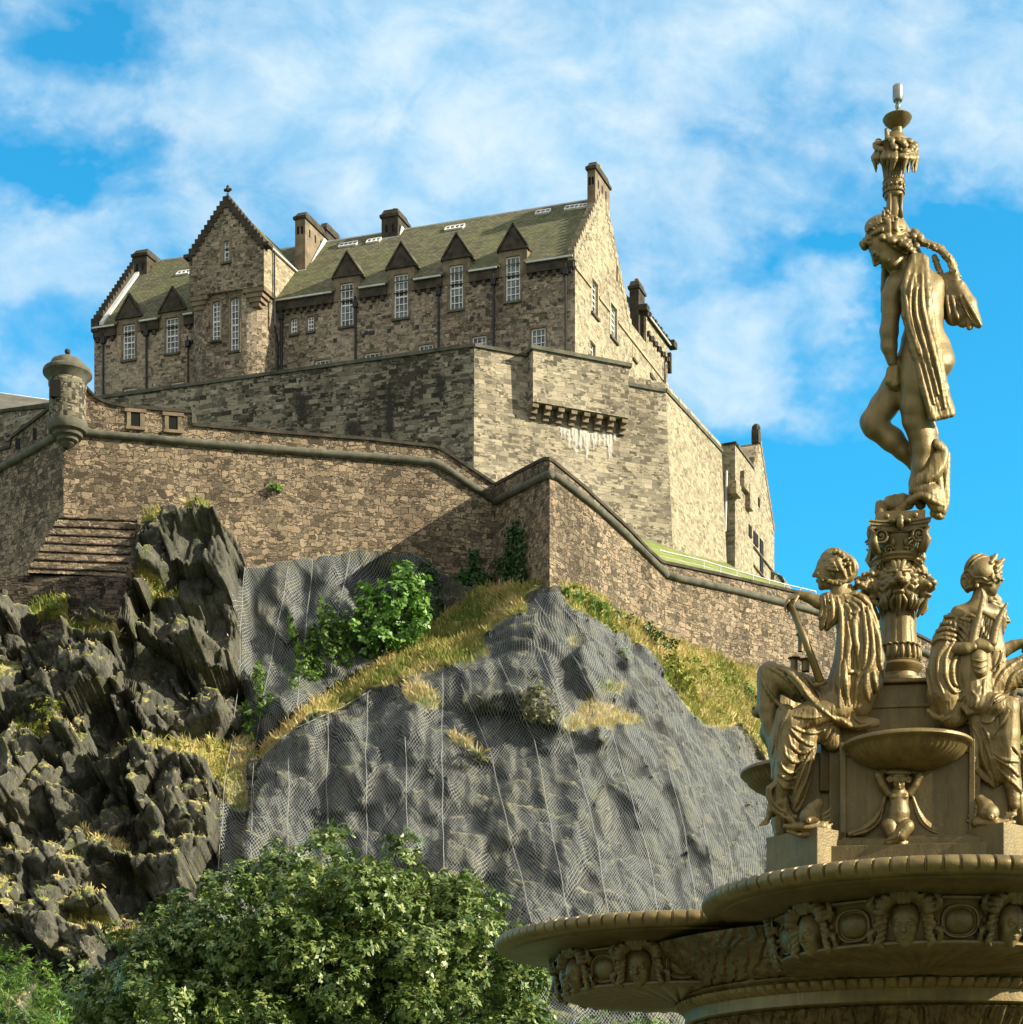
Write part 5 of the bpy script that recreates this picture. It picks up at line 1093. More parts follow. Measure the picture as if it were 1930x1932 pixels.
shrub('small_bush', 'spreading bush on the dark crag at the left edge', 'bush', [(88, 1330, 26, 18), (70, 1308, 18, 10), (104, 1350, 18, 14), (86, 1365, 22, 12)], 'leaf_yellow', .28, off=.8, dens=.5, seed=41)
shrub('small_bush', 'tiny bright green bush low on the dark crag above the tree', 'bush', [(315, 1690, 12, 9), (308, 1698, 8, 7)], 'leaf_bright', .24, off=.5, seed=42, dens=.8)
shrub('small_bush', 'tiny reddish green bush in the upper part of the wide netting', 'bush', [(1172, 1238, 9, 14), (1176, 1225, 7, 7)], 'leaf_bright', .24, off=.4, seed=43, dens=.8)
def ivy(label, a, b, poly, seed, m='leaf_ivy', n=900):
    g = np.random.default_rng(seed); xs = [min(p[0] for p in poly)-9, max(p[0] for p in poly)+9]; ys = [min(p[1] for p in poly)-9, max(p[1] for p in poly)]; C = []
    while len(C) < n:
        u, v = g.uniform(min(xs), max(xs)), g.uniform(min(ys), max(ys))
        if pdist(np.array([u]), np.array([v]), poly)[0]+9*float(fbm(np.array([u*.07]), np.array([v*.07]), np.array([seed*1.0]), 3, 5)[0]) > 0: C.append(onplane(u, v, a, b, .12+.35*g.random()))
    C = np.array(C); d = (Vector(b)-Vector(a)).normalized(); nrm = Vector((d.y, -d.x, 0)); nrm = nrm if nrm.y < 0 else -nrm
    D = unit(g.normal(size=C.shape)*.7+np.array([0, 0, -.8])+np.array(nrm)*.4); nn = unit(np.array(nrm)+np.array([0, 0, .5])+g.normal(size=C.shape)*.3); nn = unit(nn-D*(nn*D).sum(1)[:, None])
    V, Fc, T = leaf_quads(C, D, nn, g.uniform(.22, .42, len(C)), .36, g.random(len(C)))
    o = link_mesh('ivy', V, Fc, M[m], origin=onplane(sum(xs)/len(xs), max(ys), a, b), uv=False); at = o.data.attributes.new('tint', 'FLOAT', 'POINT'); at.data.foreach_set('value', T.astype(np.float32)); prop(o, label, 'ivy')
ivy('tall strip of ivy climbing the shaded bastion face', PB, PC, [(942, 1110), (938, 1075), (948, 1030), (955, 1000), (966, 982), (978, 985), (988, 1005), (990, 1040), (985, 1080), (990, 1115)], 51, n=1500)
ivy('pointed patch of ivy low on the wall left of the shaded bastion', PA, PB, [(860, 1110), (868, 1085), (880, 1070), (888, 1045), (896, 1035), (902, 1055), (915, 1075), (925, 1100), (925, 1118)], 52, n=1300)
ivy('tiny green tuft rooted in the rubble wall face', PA, PB, [(508, 918), (518, 910), (532, 914), (536, 922), (520, 925)], 53, 'leaf_bright', 60)
# dry grass: blades on the turf and on the ledges of the crag
me = crag.data; npoly = len(me.polygons); nn_ = np.empty(npoly*3, dtype=np.float32); me.polygons.foreach_get('normal', nn_); nn_ = nn_.reshape(-1, 3); ar = np.empty(npoly, dtype=np.float32); me.polygons.foreach_get('area', ar)
ct = np.empty(npoly*3, dtype=np.float32); me.polygons.foreach_get('center', ct); ct = ct.reshape(-1, 3).astype(float)
gp = gr.reshape(-1)[fc if False else np.asarray([0])] if False else None
li_ = np.stack([idx[:-1, :-1], idx[:-1, 1:], idx[1:, 1:], idx[1:, :-1]], -1).reshape(-1, 4) if len(idx.ravel()) == len(gr.ravel()) else None
grf = gr.reshape(-1); ntf = net.reshape(-1); vi = np.empty(len(me.loops), dtype=np.int32); me.loops.foreach_get('vertex_index', vi); vi = vi.reshape(-1, 4)[:, 0]
pu = UC+F*ct[:, 0]/ct[:, 1]; pv = VH-F*(ct[:, 2]-CZ)/ct[:, 1]
vis = (pu > -60) & (pu < 2180) & (pv < 1960) & (pv > 930)
def blades(name, label, w, n, lmin, lmax, hang, seed, cat='grass'):
    w = np.where(vis, w, 0); g = np.random.default_rng(seed); k = g.choice(len(w), n, p=w/w.sum()); C = ct[k]+g.normal(size=(n, 3))*.12; nr = nn_[k]
    D = unit(nr*.5+np.array([0, 0, .75])+g.normal(size=(n, 3))*.38+np.array([-.12, -.1, -hang])); Sx = unit(np.cross(D, g.normal(size=(n, 3)))); L = g.uniform(lmin, lmax, n)[:, None]; wd = .045
    tip = C+D*L+np.array([0, 0, -1])*L*.25*g.random((n, 1)); mid = C+D*L*.55
    V = np.stack([C-Sx*wd, C+Sx*wd, mid+Sx*wd*.8, tip], 1).reshape(-1, 3); Fc = np.arange(4*n).reshape(n, 4)
    t = np.clip(.5+.6*fbm(C[:, 0]*.3, C[:, 1]*.3, C[:, 2]*.3, 3, seed)+g.normal(size=n)*.13, 0, 1)
    o = link_mesh(name, V, Fc, M['dry_grass'], uv=False); at = o.data.attributes.new('tint', 'FLOAT', 'POINT'); at.data.foreach_set('value', np.repeat(t, 4).astype(np.float32)); prop(o, label, cat, kind='stuff')
w1 = ar*(grf[vi] > .5)
blades('turf_grass', 'dry yellow grass covering the sloping bands of the crag', w1, 84000, .35, .85, 0, 61)
w2 = ar*(nn_[:, 2] > .80)*(grf[vi] < .5)*(1-ntf[vi]*.85)
blades('ledge_grass', 'straw coloured grass tufts hanging from the rock ledges', w2, 7500, .2, .5, .6, 62)
# ================================================================ sculpting: smooth-blended solids on a grid, skinned with surface nets
def bronze(name, lo, hi, rough=.42, metal=.35):
    def fn(nt, b, out):
        p = N(nt, 'ShaderNodeNewGeometry').outputs['Position']; n1 = NOISE(nt, p, 3.5, 6, .65); n2 = NOISE(nt, VM(nt, 'MULTIPLY', p, (14, 14, 3)), 1, 4, .6); n3 = NOISE(nt, p, 60, 3, .6)
        f = MA(nt, 'ADD', MA(nt, 'MULTIPLY', n1, .6), MA(nt, 'MULTIPLY', n2, .4))
        c = RAMP(nt, f, [(.32, lo), (.50, tuple((a+b_)/2 for a, b_ in zip(lo, hi))), (.66, hi)])
        # rain runs and pale bird lime on the paint
        st = NOISE(nt, VM(nt, 'MULTIPLY', VM(nt, 'ADD', p, (9, 4, 2)), (9, 9, 1.2)), 1.6, 6, .7); c = MIX(nt, RAMP(nt, st, [(.56, 0), (.70, .5)]), c, (lo[0]*.38, lo[1]*.36, lo[2]*.4))
        sp = NOISE(nt, VM(nt, 'ADD', p, (3, 8, 5)), 26, 4, .7); c = MIX(nt, RAMP(nt, sp, [(.66, 0), (.74, .45)]), c, (.36, .30, .20))
        nt.links.new(c, b.inputs['Base Color']); b.inputs['Metallic'].default_value = metal
        nt.links.new(RAMP(nt, n1, [(.3, rough-.03), (.7, rough+.16)]), b.inputs['Roughness']); BUMP(nt, b, MA(nt, 'ADD', n3, MA(nt, 'MULTIPLY', n1, .6)), .0022)
    return mat(name, fn)
M['bronze'] = bronze('bronze', (.105, .074, .022), (.255, .185, .070), .44, .32)
M['bronze_shaded'] = bronze('bronze_shaded', (.075, .054, .016), (.185, .135, .048), .42, .32)  # darker copy of bronze, with the shade on basin and pedestal parts in its colour
def _carved(nt, b, out):
    p = N(nt, 'ShaderNodeNewGeometry').outputs['Position']; w = NOISE(nt, p, 5, 3, .5, 0, 'Color'); q = VM(nt, 'ADD', p, VM(nt, 'SCALE', w, scale=.10))
    v = N(nt, 'ShaderNodeTexVoronoi', {'Vector': q, 'Scale': 13.0}, feature='SMOOTH_F1'); wv = N(nt, 'ShaderNodeTexWave', {'Vector': q, 'Scale': 5.0, 'Distortion': 5.0, 'Detail': 2.0, 'Detail Scale': 1.4}); h = MA(nt, 'ADD', v.outputs[0], MA(nt, 'MULTIPLY', wv.outputs['Fac'], .45))
    n1 = NOISE(nt, p, 4, 5, .6); nt.links.new(RAMP(nt, n1, [(.3, (.06, .042, .013)), (.7, (.16, .112, .04))]), b.inputs['Base Color']); b.inputs['Metallic'].default_value = .25; b.inputs['Roughness'].default_value = .48; BUMP(nt, b, h, .035)
M['bronze_carved'] = mat('bronze_carved', _carved)
M['pewter'] = plain('pewter', (.20, .21, .19), (.34, .35, .31), 20, .35, .8)
M['shadow'] = plain('recess', (.01, .008, .005))
Z1 = lambda x, y, w, r=None: (1538.2+.2342*x, 135.7+.2342*y, .2342*w)+((.2342*r,) if r is not None else ())
Z2 = lambda x, y, w, r=None: (1538.2+.25759*x, 542.9+.25759*y, .25759*w)+((.25759*r,) if r is not None else ())
Z3 = lambda x, y, w, r=None: (1393.4+.32777*x, 995.3+.32777*y, .32777*w)+((.32777*r,) if r is not None else ())
Z4 = lambda x, y, w, r=None: (922.9+.5218*x, 1538.2+.5218*y, .5218*w)+((.5218*r,) if r is not None else ())
class Sculpt:
    def __init__(s, lo, hi, h=2.0):
        s.lo = np.array(lo, float); s.h = h; s.n = [int((b-a)/h)+1 for a, b in zip(lo, hi)]; s.F = np.full(s.n, 50., np.float32)
        s.ax = [np.float32(s.lo[i])+np.arange(s.n[i], dtype=np.float32)*np.float32(h) for i in range(3)]
    def _reg(s, lo, hi):
        sl = []
        for i in range(3):
            a = max(0, int((lo[i]-s.lo[i])/s.h)-1); b = min(s.n[i], int((hi[i]-s.lo[i])/s.h)+3)
            if b <= a: return None, None
            sl.append(slice(a, b))
        return tuple(sl), (s.ax[0][sl[0]][:, None, None], s.ax[1][sl[1]][None, :, None], s.ax[2][sl[2]][None, None, :])
    def _mix(s, sl, d, k, mode):
        A = s.F[sl]; d = d.astype(np.float32)
        if mode == 'sub': B = -d; h = np.maximum(k-np.abs(A-B), 0)/k; s.F[sl] = np.maximum(A, B)+h*h*k/4
        else: h = np.maximum(k-np.abs(A-d), 0)/k; s.F[sl] = np.minimum(A, d)-h*h*k/4
    def cap(s, a, b, ra, rb, k=4., mode='add'):
        a, b = np.array(a[:3], float), np.array(b[:3], float); r = max(ra, rb)+k+2*s.h; sl, g = s._reg(np.minimum(a, b)-r, np.maximum(a, b)+r)
        if sl is None: return
        ab = b-a; L = float(ab@ab)+1e-9; q = [g[i]-a[i] for i in range(3)]; t = np.clip((q[0]*ab[0]+q[1]*ab[1]+q[2]*ab[2])/L, 0, 1)
        d = np.sqrt((q[0]-t*ab[0])**2+(q[1]-t*ab[1])**2+(q[2]-t*ab[2])**2)-(ra+t*(rb-ra)); s._mix(sl, d, k, mode)
    def chain(s, pts, k=4., mode='add'):
        if len(pts) == 1: s.cap(pts[0], pts[0], pts[0][3], pts[0][3], k, mode)
        for a, b in zip(pts[:-1], pts[1:]): s.cap(a, b, a[3], b[3], k, mode)
    def curve(s, pts, k=4., mode='add', n=4):
        """chain through a Catmull-Rom curve"""
        P_ = np.array(pts, float); P_ = np.concatenate([2*P_[:1]-P_[1:2], P_, 2*P_[-1:]-P_[-2:-1]]); o = []
        for i in range(1, len(P_)-2):
            for j in range(n):
                t = j/n; o.append(.5*((2*P_[i])+(-P_[i-1]+P_[i+1])*t+(2*P_[i-1]-5*P_[i]+4*P_[i+1]-P_[i+2])*t*t+(-P_[i-1]+3*P_[i]-3*P_[i+1]+P_[i+2])*t**3))
        o.append(P_[-2]); o = np.array(o); o[:, 3] = np.maximum(o[:, 3], .3); s.chain([tuple(q) for q in o], k, mode)
    def ell(s, c, r, A=None, k=4., mode='add'):
        """ellipsoid with semi-axes r along the rows of A"""
        c = np.array(c[:3], float); r = np.array(r, float); A = np.eye(3) if A is None else np.array(A, float); R_ = r.max()+k+2*s.h; sl, g = s._reg(c-R_, c+R_)
        if sl is None: return
        q = [g[i]-c[i] for i in range(3)]; e = [(q[0]*A[i][0]+q[1]*A[i][1]+q[2]*A[i][2])/r[i] for i in range(3)]; m = np.sqrt(e[0]**2+e[1]**2+e[2]**2)
        m2 = np.sqrt((e[0]/r[0])**2+(e[1]/r[1])**2+(e[2]/r[2])**2)+1e-6; d = m*(m-1)/m2; s._mix(sl, np.clip(d, -60, 60), k, mode)
    def drape(s, A, B, n, r, k=2.5, base=None, wave=.5, lift=0., seed=0):
        """cloth between two edge curves A and B [(u, v, w)]: a thin web with n fold ridges running along it"""
        g = np.random.default_rng(seed+17); A = np.array([a[:3] for a in A], float); B = np.array([b[:3] for b in B], float)
        if base:
            m = max(3, int(np.linalg.norm(A-B, axis=1).max()/(base*.9))+1)
            for i in range(m):
                f = i/(m-1); Q = A+(B-A)*f; s.chain([tuple(q)+(base,) for q in Q], base)
        for i in range(n):
            f = (i+.5*g.uniform(.5, 1.5))/n; Q = A+(B-A)*f; rr = r*g.uniform(.65, 1.25); off = lift+wave*r*g.uniform(.4, 1.2); Q[:, 2] += off
            Q[1:-1, 0] += g.normal(size=len(Q)-2)*r*.35
            rads = rr*np.linspace(.75, 1.1, len(Q)); s.curve([tuple(q)+(a,) for q, a in zip(Q, rads)], k)
    def mesh(s):
        F_ = s.F; S = F_ < 0; n = F_.shape
        cs = sum(S[i:n[0]-1+i, j:n[1]-1+j, k:n[2]-1+k].astype(np.int8) for i in (0, 1) for j in (0, 1) for k in (0, 1)); act = (cs > 0) & (cs < 8)
        I, J, K = np.nonzero(act); ID = np.full(act.shape, -1, np.int64); ID[I, J, K] = np.arange(len(I)); acc = np.zeros((len(I), 3)); cnt = np.zeros(len(I))
        for axis in range(3):
            for p in (0, 1):
                for q in (0, 1):
                    o = [0, 0, 0]; oth = [a for a in range(3) if a != axis]; o[oth[0]] = p; o[oth[1]] = q; o2 = list(o); o2[axis] = 1
                    f0 = F_[I+o[0], J+o[1], K+o[2]]; f1 = F_[I+o2[0], J+o2[1], K+o2[2]]; m = (f0 < 0) != (f1 < 0); t = np.where(m, f0/np.where(m, f0-f1, 1), 0)
                    for a in range(3): acc[:, a] += m*(o[a]+(t if a == axis else 0))
                    cnt += m
        V = (np.stack([I, J, K], 1)+acc/cnt[:, None])*s.h+s.lo; Q = []
        for axis in range(3):
            a1, a2 = [(1, 2), (2, 0), (0, 1)][axis]; sh = [slice(None)]*3; sh2 = [slice(None)]*3; sh[axis] = slice(0, -1); sh2[axis] = slice(1, None)
            D = S[tuple(sh)] != S[tuple(sh2)]; E = np.array(np.nonzero(D)).T; ok = (E[:, a1] > 0) & (E[:, a2] > 0) & (E[:, a1] < n[a1]-1) & (E[:, a2] < n[a2]-1); E = E[ok]
            inside = S[E[:, 0], E[:, 1], E[:, 2]]; c = []
            for d1, d2 in ((-1, -1), (0, -1), (0, 0), (-1, 0)):
                e = E.copy(); e[:, a1] += d1; e[:, a2] += d2; c.append(ID[e[:, 0], e[:, 1], e[:, 2]])
            q = np.stack(c, 1); q[~inside] = q[~inside][:, ::-1]; Q.append(q)
        Q = np.concatenate(Q); return V, Q[(Q >= 0).all(1)]
    def build(s, name, mat_, Y, parent=None, origin=None, smooth_it=1, xf=None, ripple=None):
        V, Q = s.mesh()
        for _ in range(smooth_it):                      # light relaxation takes the grid out of the surface
            e = np.concatenate([Q[:, [0, 1]], Q[:, [1, 2]], Q[:, [2, 3]], Q[:, [3, 0]]]); acc = np.zeros_like(V); c = np.zeros(len(V)); np.add.at(acc, e[:, 0], V[e[:, 1]]); np.add.at(acc, e[:, 1], V[e[:, 0]]); np.add.at(c, e[:, 0], 1); np.add.at(c, e[:, 1], 1); V = V*.62+.38*acc/np.maximum(c, 1)[:, None]
        if ripple:                                      # the many small secondary folds of thin cloth, falling with its weight
            am, fu, fv = ripple; nn = np.cross(V[Q[:, 2]]-V[Q[:, 0]], V[Q[:, 3]]-V[Q[:, 1]]); vn = np.zeros_like(V)
            for j in range(4): np.add.at(vn, Q[:, j], nn)
            vn = unit(vn); wu = 9*vnoise(V[:, 0]*.02, V[:, 1]*.02, V[:, 2]*.02, 77); a_ = vnoise((V[:, 0]+wu)*fu, V[:, 1]*fv, V[:, 2]*fu, 71); b_ = vnoise((V[:, 0]+wu)*fu*2.1, V[:, 1]*fv*2, V[:, 2]*fu*2.1, 73)
            rg = (1-2.2*np.abs(a_))*.7+(1-2.2*np.abs(b_))*.35; sgn = 1.0 if ((V-V.mean(0))*vn).sum() > 0 else -1.0; V = V+vn*(sgn*am*rg)[:, None]
        if xf is not None: Wd = xf(V); Q = Q
        else:
            yy = Y-V[:, 2]*Y/F; Wd = np.stack([(V[:, 0]-UC)/F*yy, yy, CZ+(VH-V[:, 1])/F*yy], 1); Q = Q[:, ::-1]
        return link_mesh(name, Wd, Q, mat_, parent, origin, smooth=True, uv=False)
def nrm(v): v = np.array(v, float); return v/np.linalg.norm(v)
def headframe(f, t): f = nrm(f); t = np.array(t, float); t = nrm(t-f*(t@f)); return f, np.cross(t, f), t
def head(S, c, f, t, H, k=.05, eyes=True):
    """human head: chin to crown = H, centre c, looking along f, crown along t"""
    f, sd, t = headframe(f, t); c = np.array(c[:3], float); A = np.array([f, sd, t]); q = lambda x, y, z: c+H*(f*x+sd*y+t*z); K = k*H
    S.ell(q(-.05, 0, .13), H*np.array([.42, .335, .37]), A, K); S.ell(q(.10, 0, -.10), H*np.array([.27, .255, .37]), A, K*2); S.ell(q(.12, 0, -.30), H*np.array([.21, .20, .17]), A, K*2)
    S.cap(q(.26, 0, -.43), q(.26, 0, -.43), .075*H, .075*H, K*1.5); S.cap(q(.36, 0, .10), q(.455, 0, -.10), .030*H, .048*H, K*.8); S.cap(q(.39, -.035, -.12), q(.39, .035, -.12), .036*H, .036*H, K*.5)
    S.cap(q(.325, -.15, .085), q(.325, .15, .085), .040*H, .040*H, K)
    for e in (-1, 1):
        S.ell(q(.40, .135*e, .015), H*np.array([.075, .075, .045]), A, K*.6, 'sub')
        if eyes: S.ell(q(.315, .135*e, .012), H*np.array([.05, .065, .042]), A, K*.3); S.cap(q(.345, .07*e, .035), q(.325, .195*e, .03), .014*H, .012*H, K*.2)
        S.ell(q(.22, .16*e, -.13), H*np.array([.11, .10, .12]), A, K*1.5); S.ell(q(-.04, .33*e, -.03), H*np.array([.06, .035, .10]), A, K*.5)
    S.ell(q(.365, 0, -.225), H*np.array([.045, .085, .024]), A, K*.3); S.ell(q(.352, 0, -.272), H*np.array([.045, .07, .026]), A, K*.3); S.cap(q(.41, -.07, -.248), q(.41, .07, -.248), .009*H, .009*H, K*.15, 'sub')
    S.cap(q(.40, 0, -.335), q(.40, 0, -.335), .04*H, .04*H, K*.6, 'sub')
    return q
def hair(S, c, f, t, H, n=15, bun=True, seed=3, r=.052, k=.025, low=-.12):
    """waved strands combed back from the brow, and a knot at the nape"""
    f, sd, t = headframe(f, t); c = np.array(c[:3], float); g = np.random.default_rng(seed); q = lambda x, y, z: c+H*(f*x+sd*y+t*z); A = np.array([f, sd, t])
    S.ell(q(-.10, 0, .17), H*np.array([.41, .375, .365]), A, k*H)
    for i in range(n):
        a = -1.75+3.5*i/(n-1); pts = []
        for j in range(9):
            b = j/8; ang = .42+b*2.25; y = math.sin(a)*math.sin(ang*.98)*.395+.018*math.sin(b*19+i*1.9); x = .36*math.cos(ang)*(1 if abs(a) < 1 else .9)-.07; z = .16+math.cos(a)*.40*math.sin(ang)+low*abs(math.sin(a))*1.1-.05*b
            pts.append(tuple(q(x, y*1.02, z))+(r*H*(1.15 if j < 2 else .95),))
        S.curve(pts, k*H, n=3)
    if bun:
        for i in range(16):
            o = unit(g.normal(size=3))*np.array([.10, .13, .12]); p = q(-.50+o[0], o[1], -.08+o[2]); S.cap(p, p, .065*H, .065*H, k*H)
def hand(S, wr, d, pn, L, curl=.5, k=1.2, thumb=1, spread=.16):
    """wr wrist, d direction of the palm, pn direction the palm faces, L hand length: palm, four unequal fingers, thumb from the side"""
    d = nrm(d); pn = np.array(pn, float); pn = nrm(pn-d*(pn@d)); sd = np.cross(d, pn)*thumb; wr = np.array(wr[:3], float); q = lambda x, y, z: wr+L*(d*x+sd*y+pn*z); A = np.array([d, sd, pn])
    S.ell(q(.24, 0, 0), L*np.array([.29, .20, .095]), A, k*1.5)
    for i, (y, l) in enumerate(((.15, .44), (.05, .50), (-.05, .47), (-.14, .37))):
        a0 = curl*(.55+.1*i); p = q(.46, y, .0); r0 = .062*L; sp = y*spread
        for j, (seg, w) in enumerate(((.42, .062), (.33, .054), (.25, .046))):
            ang = a0*(1+1.1*j); p2 = p+L*l*seg*(d*math.cos(ang)+pn*math.sin(ang)+sd*sp); S.cap(p, p2, w*L, (w-.006)*L, k*.5); p = p2
    p = q(.10, .14, .02); p2 = q(.28, .29, .07+.06*curl); p3 = q(.44, .31, .12+.16*curl); S.cap(p, p2, .075*L, .06*L, k); S.cap(p2, p3, .056*L, .046*L, k*.5)
def foot(S, ank, d, up, L, k=1.5, r=.16):
    d = nrm(d); up = np.array(up, float); up = nrm(up-d*(up@d)); sd = np.cross(up, d); a = np.array(ank[:3], float); q = lambda x, y, z: a+L*(d*x+sd*y+up*z)
    S.cap(q(-.12, 0, -.22), q(-.12, 0, -.22), .15*L, .15*L, k*2); S.cap(q(0, 0, 0), q(.28, .0, -.18), .15*L, .13*L, k*2); S.cap(q(.2, 0, -.2), q(.52, .03, -.28), .13*L, .10*L, k*2); S.cap(q(.4, -.09, -.3), q(.56, -.10, -.31), .08*L, .06*L, k); S.cap(q(.4, .09, -.29), q(.60, .09, -.30), .08*L, .07*L, k)
    for i, (y, l) in enumerate(((.13, .20), (.05, .19), (-.02, .17), (-.085, .145), (-.145, .12))):
        rr = (.062 if i == 0 else .043)*L; S.cap(q(.56-.05*i*.5, y, -.30), q(.56+l-.035*i, y*1.15, -.33), rr, rr*.85, k*.4)
def _front(S):
    ins = S.F < 0; k = ins.shape[2]-1-np.argmax(ins[:, :, ::-1], axis=2); ok = ins.any(axis=2); return k, ok
def fold(S, lines, zc_, r, lift=.35, groove=.8, k=1.2, fr=None):
    """fold ridges traced over the front of a figure: each runs on its surface with a hollow beside it"""
    kf, ok = fr if fr is not None else _front(S)
    for ln in lines:
        L = np.array([zc_(x, y, 0)[:2] for x, y in ln]); P_ = np.concatenate([2*L[:1]-L[1:2], L, 2*L[-1:]-L[-2:-1]]); o = []
        for i in range(1, len(P_)-2):
            for j in range(5):
                t = j/5; o.append(.5*((2*P_[i])+(-P_[i-1]+P_[i+1])*t+(2*P_[i-1]-5*P_[i]+4*P_[i+1]-P_[i+2])*t*t+(-P_[i-1]+3*P_[i]-3*P_[i+1]+P_[i+2])*t**3))
        o.append(P_[-2]); o = np.array(o)
        def snap(q):
            i, j = int(round((q[0]-S.lo[0])/S.h)), int(round((q[1]-S.lo[1])/S.h))
            if not (0 <= i < ok.shape[0] and 0 <= j < ok.shape[1]) or not ok[i, j]: return None
            return S.lo[2]+kf[i, j]*S.h
        w = [snap(q) for q in o]; rr = r*zc_.f; n = len(o)
        good = [i for i in range(n) if w[i] is not None]
        if len(good) < 2: continue
        ws = np.array([w[i] for i in good])
        if len(ws) > 4: ws = np.convolve(np.concatenate([ws[:1], ws, ws[-1:]]), [.25, .5, .25], 'valid')
        taper = lambda i: .55+.45*math.sin(math.pi*min(1, max(0, (i+.6)/n)))
        pts = [(o[i][0], o[i][1], wv+rr*(lift-.35), rr*taper(i)) for i, wv in zip(good, ws)]
        if groove:
            d = o[-1]-o[0]; nn = np.array([-d[1], d[0]])/(np.hypot(*d)+1e-6)*rr*1.55
            for sg in (1,):
                g = [(p[0]+nn[0]*sg, p[1]+nn[1]*sg, p[2]+rr*.75, p[3]*groove*.8) for p in pts]; S.chain(g, k*.8, 'sub')
        S.chain(pts, k)
class Zo:
    def __init__(s, x0, y0, wpx, outpx): s.f = wpx/outpx*.90484; s.x0 = x0*.90484; s.y0 = y0*.90484
    def __call__(s, x, y, w=0, r=None): return (s.x0+s.f*x, s.y0+s.f*y, s.f*w)+((s.f*r,) if r is not None else ())
    def many(s, L): return [s(*p) for p in L]
ZA = Zo(1560, 1120, 300, 1756); ZB_ = Zo(1560, 1420, 300, 1656); ZC_ = Zo(1900, 1130, 233, 1407); ZD = Zo(1900, 1430, 233, 1286); ZE_ = Zo(1740, 1560, 260, 1930); ZS1 = Zo(1700, 150, 433, 1673); ZS2 = Zo(1700, 600, 433, 1521)
# ================================================================ the cast-iron fountain
FM = Vector((2.816, 13.5, 0)); FW = Vector((-.126, -.992, 0)); RT = Vector((.992, -.126, 0))
def FN(a, b, z=0.0): return FM+FW*a+RT*b+UPZ*z
LR, LDJ = 1.37, (1.745, 1.65, 1.745, 1.57); ZR0 = CZ+1.984
zf = lambda v, Y: CZ+(VH-v)/F*Y
ftn = thing('fountain', (FM.x, FM.y, 0), 'tall ornate golden brown cast fountain with lobed basin, mask frieze and lion column', 'fountain')
FMX = R(109.6)
def loop(t, n, zfun=None):
    """one ring of the four-lobed outline, t metres in from the rim; n samples per lobe"""
    o = []
    for j in range(4):
        ax = [FW, RT, -FW, -RT][j]; ay = [RT, -FW, -RT, FW][j]
        for i in range(n):
            ph = -FMX+2*FMX*(i+.5)/n; r = LR-t; o.append((FM+ax*(LDJ[j]+r*math.cos(ph))+ay*(r*math.sin(ph)), ph, j))
    return o
def lobed(prof, n, mod=None):
    m = MB(); rings = []
    for k, (t, z) in enumerate(prof):
        base = loop(t, n); ring = []
        for i, (p, ph, j) in enumerate(base):
            dt, dz = mod(ph, k) if mod else (0, 0)
            if dt:
                ax = [FW, RT, -FW, -RT][j]; ay = [RT, -FW, -RT, FW][j]; p = p+(ax*math.cos(ph)+ay*math.sin(ph))*dt
            ring.append(Vector((p.x, p.y, ZR0+z+dz)))
        rings.append(ring)
    N_ = len(rings[0]); vs = [p for r in rings for p in r]; fs = []
    for k in range(len(rings)-1):
        for i in range(N_):
            i2 = (i+1) % N_; fs.append((k*N_+i, (k+1)*N_+i, (k+1)*N_+i2, k*N_+i2))
    m.add(vs, fs); return m
npad = 54
def padmod(ph, k):
    f = ((ph+FMX)/(2*FMX)*npad) % 1.0; g = abs(f-.5)*2
    gap = 1 if g > .86 else 0; slot = 1 if (.66 < g < .76) else 0
    e = [0, .35, 1, 1, 1, .6, 0, 0][k] if k < 8 else 0
    return (-.022*gap-.010*slot+.006*(1-g*g))*e, (-.006*gap)*e
rim = lobed([(.10, .004), (.055, .012), (.015, 0), (-.008, -.03), (-.008, -.055), (.010, -.082), (.035, -.092), (.06, -.094)], npad*14, padmod); rim.build('basin_rim', M['bronze'], ftn, smooth=2)
lobed([(.06, -.094), (.11, -.098), (.115, -.108), (.24, -.118), (.36, -.130), (.44, -.150), (.455, -.152)], 120).build('basin_soffit', M['bronze_shaded'], ftn, smooth=2)
lobed([(1.0, -.22), (.6, -.18), (.3, -.10), (.12, -.004), (.10, .004)], 90).build('basin_bowl', M['bronze_shaded'], ftn, smooth=2)
lobed([(.455, -.152), (.43, -.158), (.43, -.172), (.455, -.180), (.475, -.20), (.485, -.30), (.51, -.395), (.49, -.402), (.475, -.412), (.475, -.425), (.50, -.436), (.53, -.44)], 150).build('frieze', M['bronze_shaded'], ftn, smooth=2)
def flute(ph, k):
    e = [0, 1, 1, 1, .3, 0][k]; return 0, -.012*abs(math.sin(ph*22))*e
lobed([(.53, -.44), (.575, -.446), (.80, -.462), (1.05, -.478), (1.25, -.488), (1.34, -.492)], 320, flute).build('fluted_underside', M['bronze_shaded'], ftn, smooth=2)
c0 = (FM.x, FM.y, ZR0)
m = MB(); m.lathe(c0, [(.5, -.60), (1.38, -.64), (1.50, -.60), (1.52, -.57), (1.56, -.55), (1.60, -.52), (1.58, -.495), (1.62, -.47), (1.60, -.455), (1.2, -.45)], 96); 
def egg(a, i): return 1+((.022*abs(math.sin(a*60))**.7-.012) if i in (3, 4, 5) else ((.010*abs(math.sin(a*60+1.57))) if i in (7, 8) else 0))
m = MB(); m.lathe(c0, [(1.50, -.66), (1.55, -.64), (1.545, -.56), (1.56, -.55), (1.595, -.525), (1.60, -.50), (1.58, -.485), (1.61, -.47), (1.60, -.455), (1.0, -.45)], 1200, mod=egg); en = m.build('egg_moulding', M['bronze'], ftn, smooth=2)
def leafm(a, i): return 1+(.020*abs(math.sin(a*32))**.6+.008*math.sin(a*128)-.012 if i in (2, 3, 4) else 0)
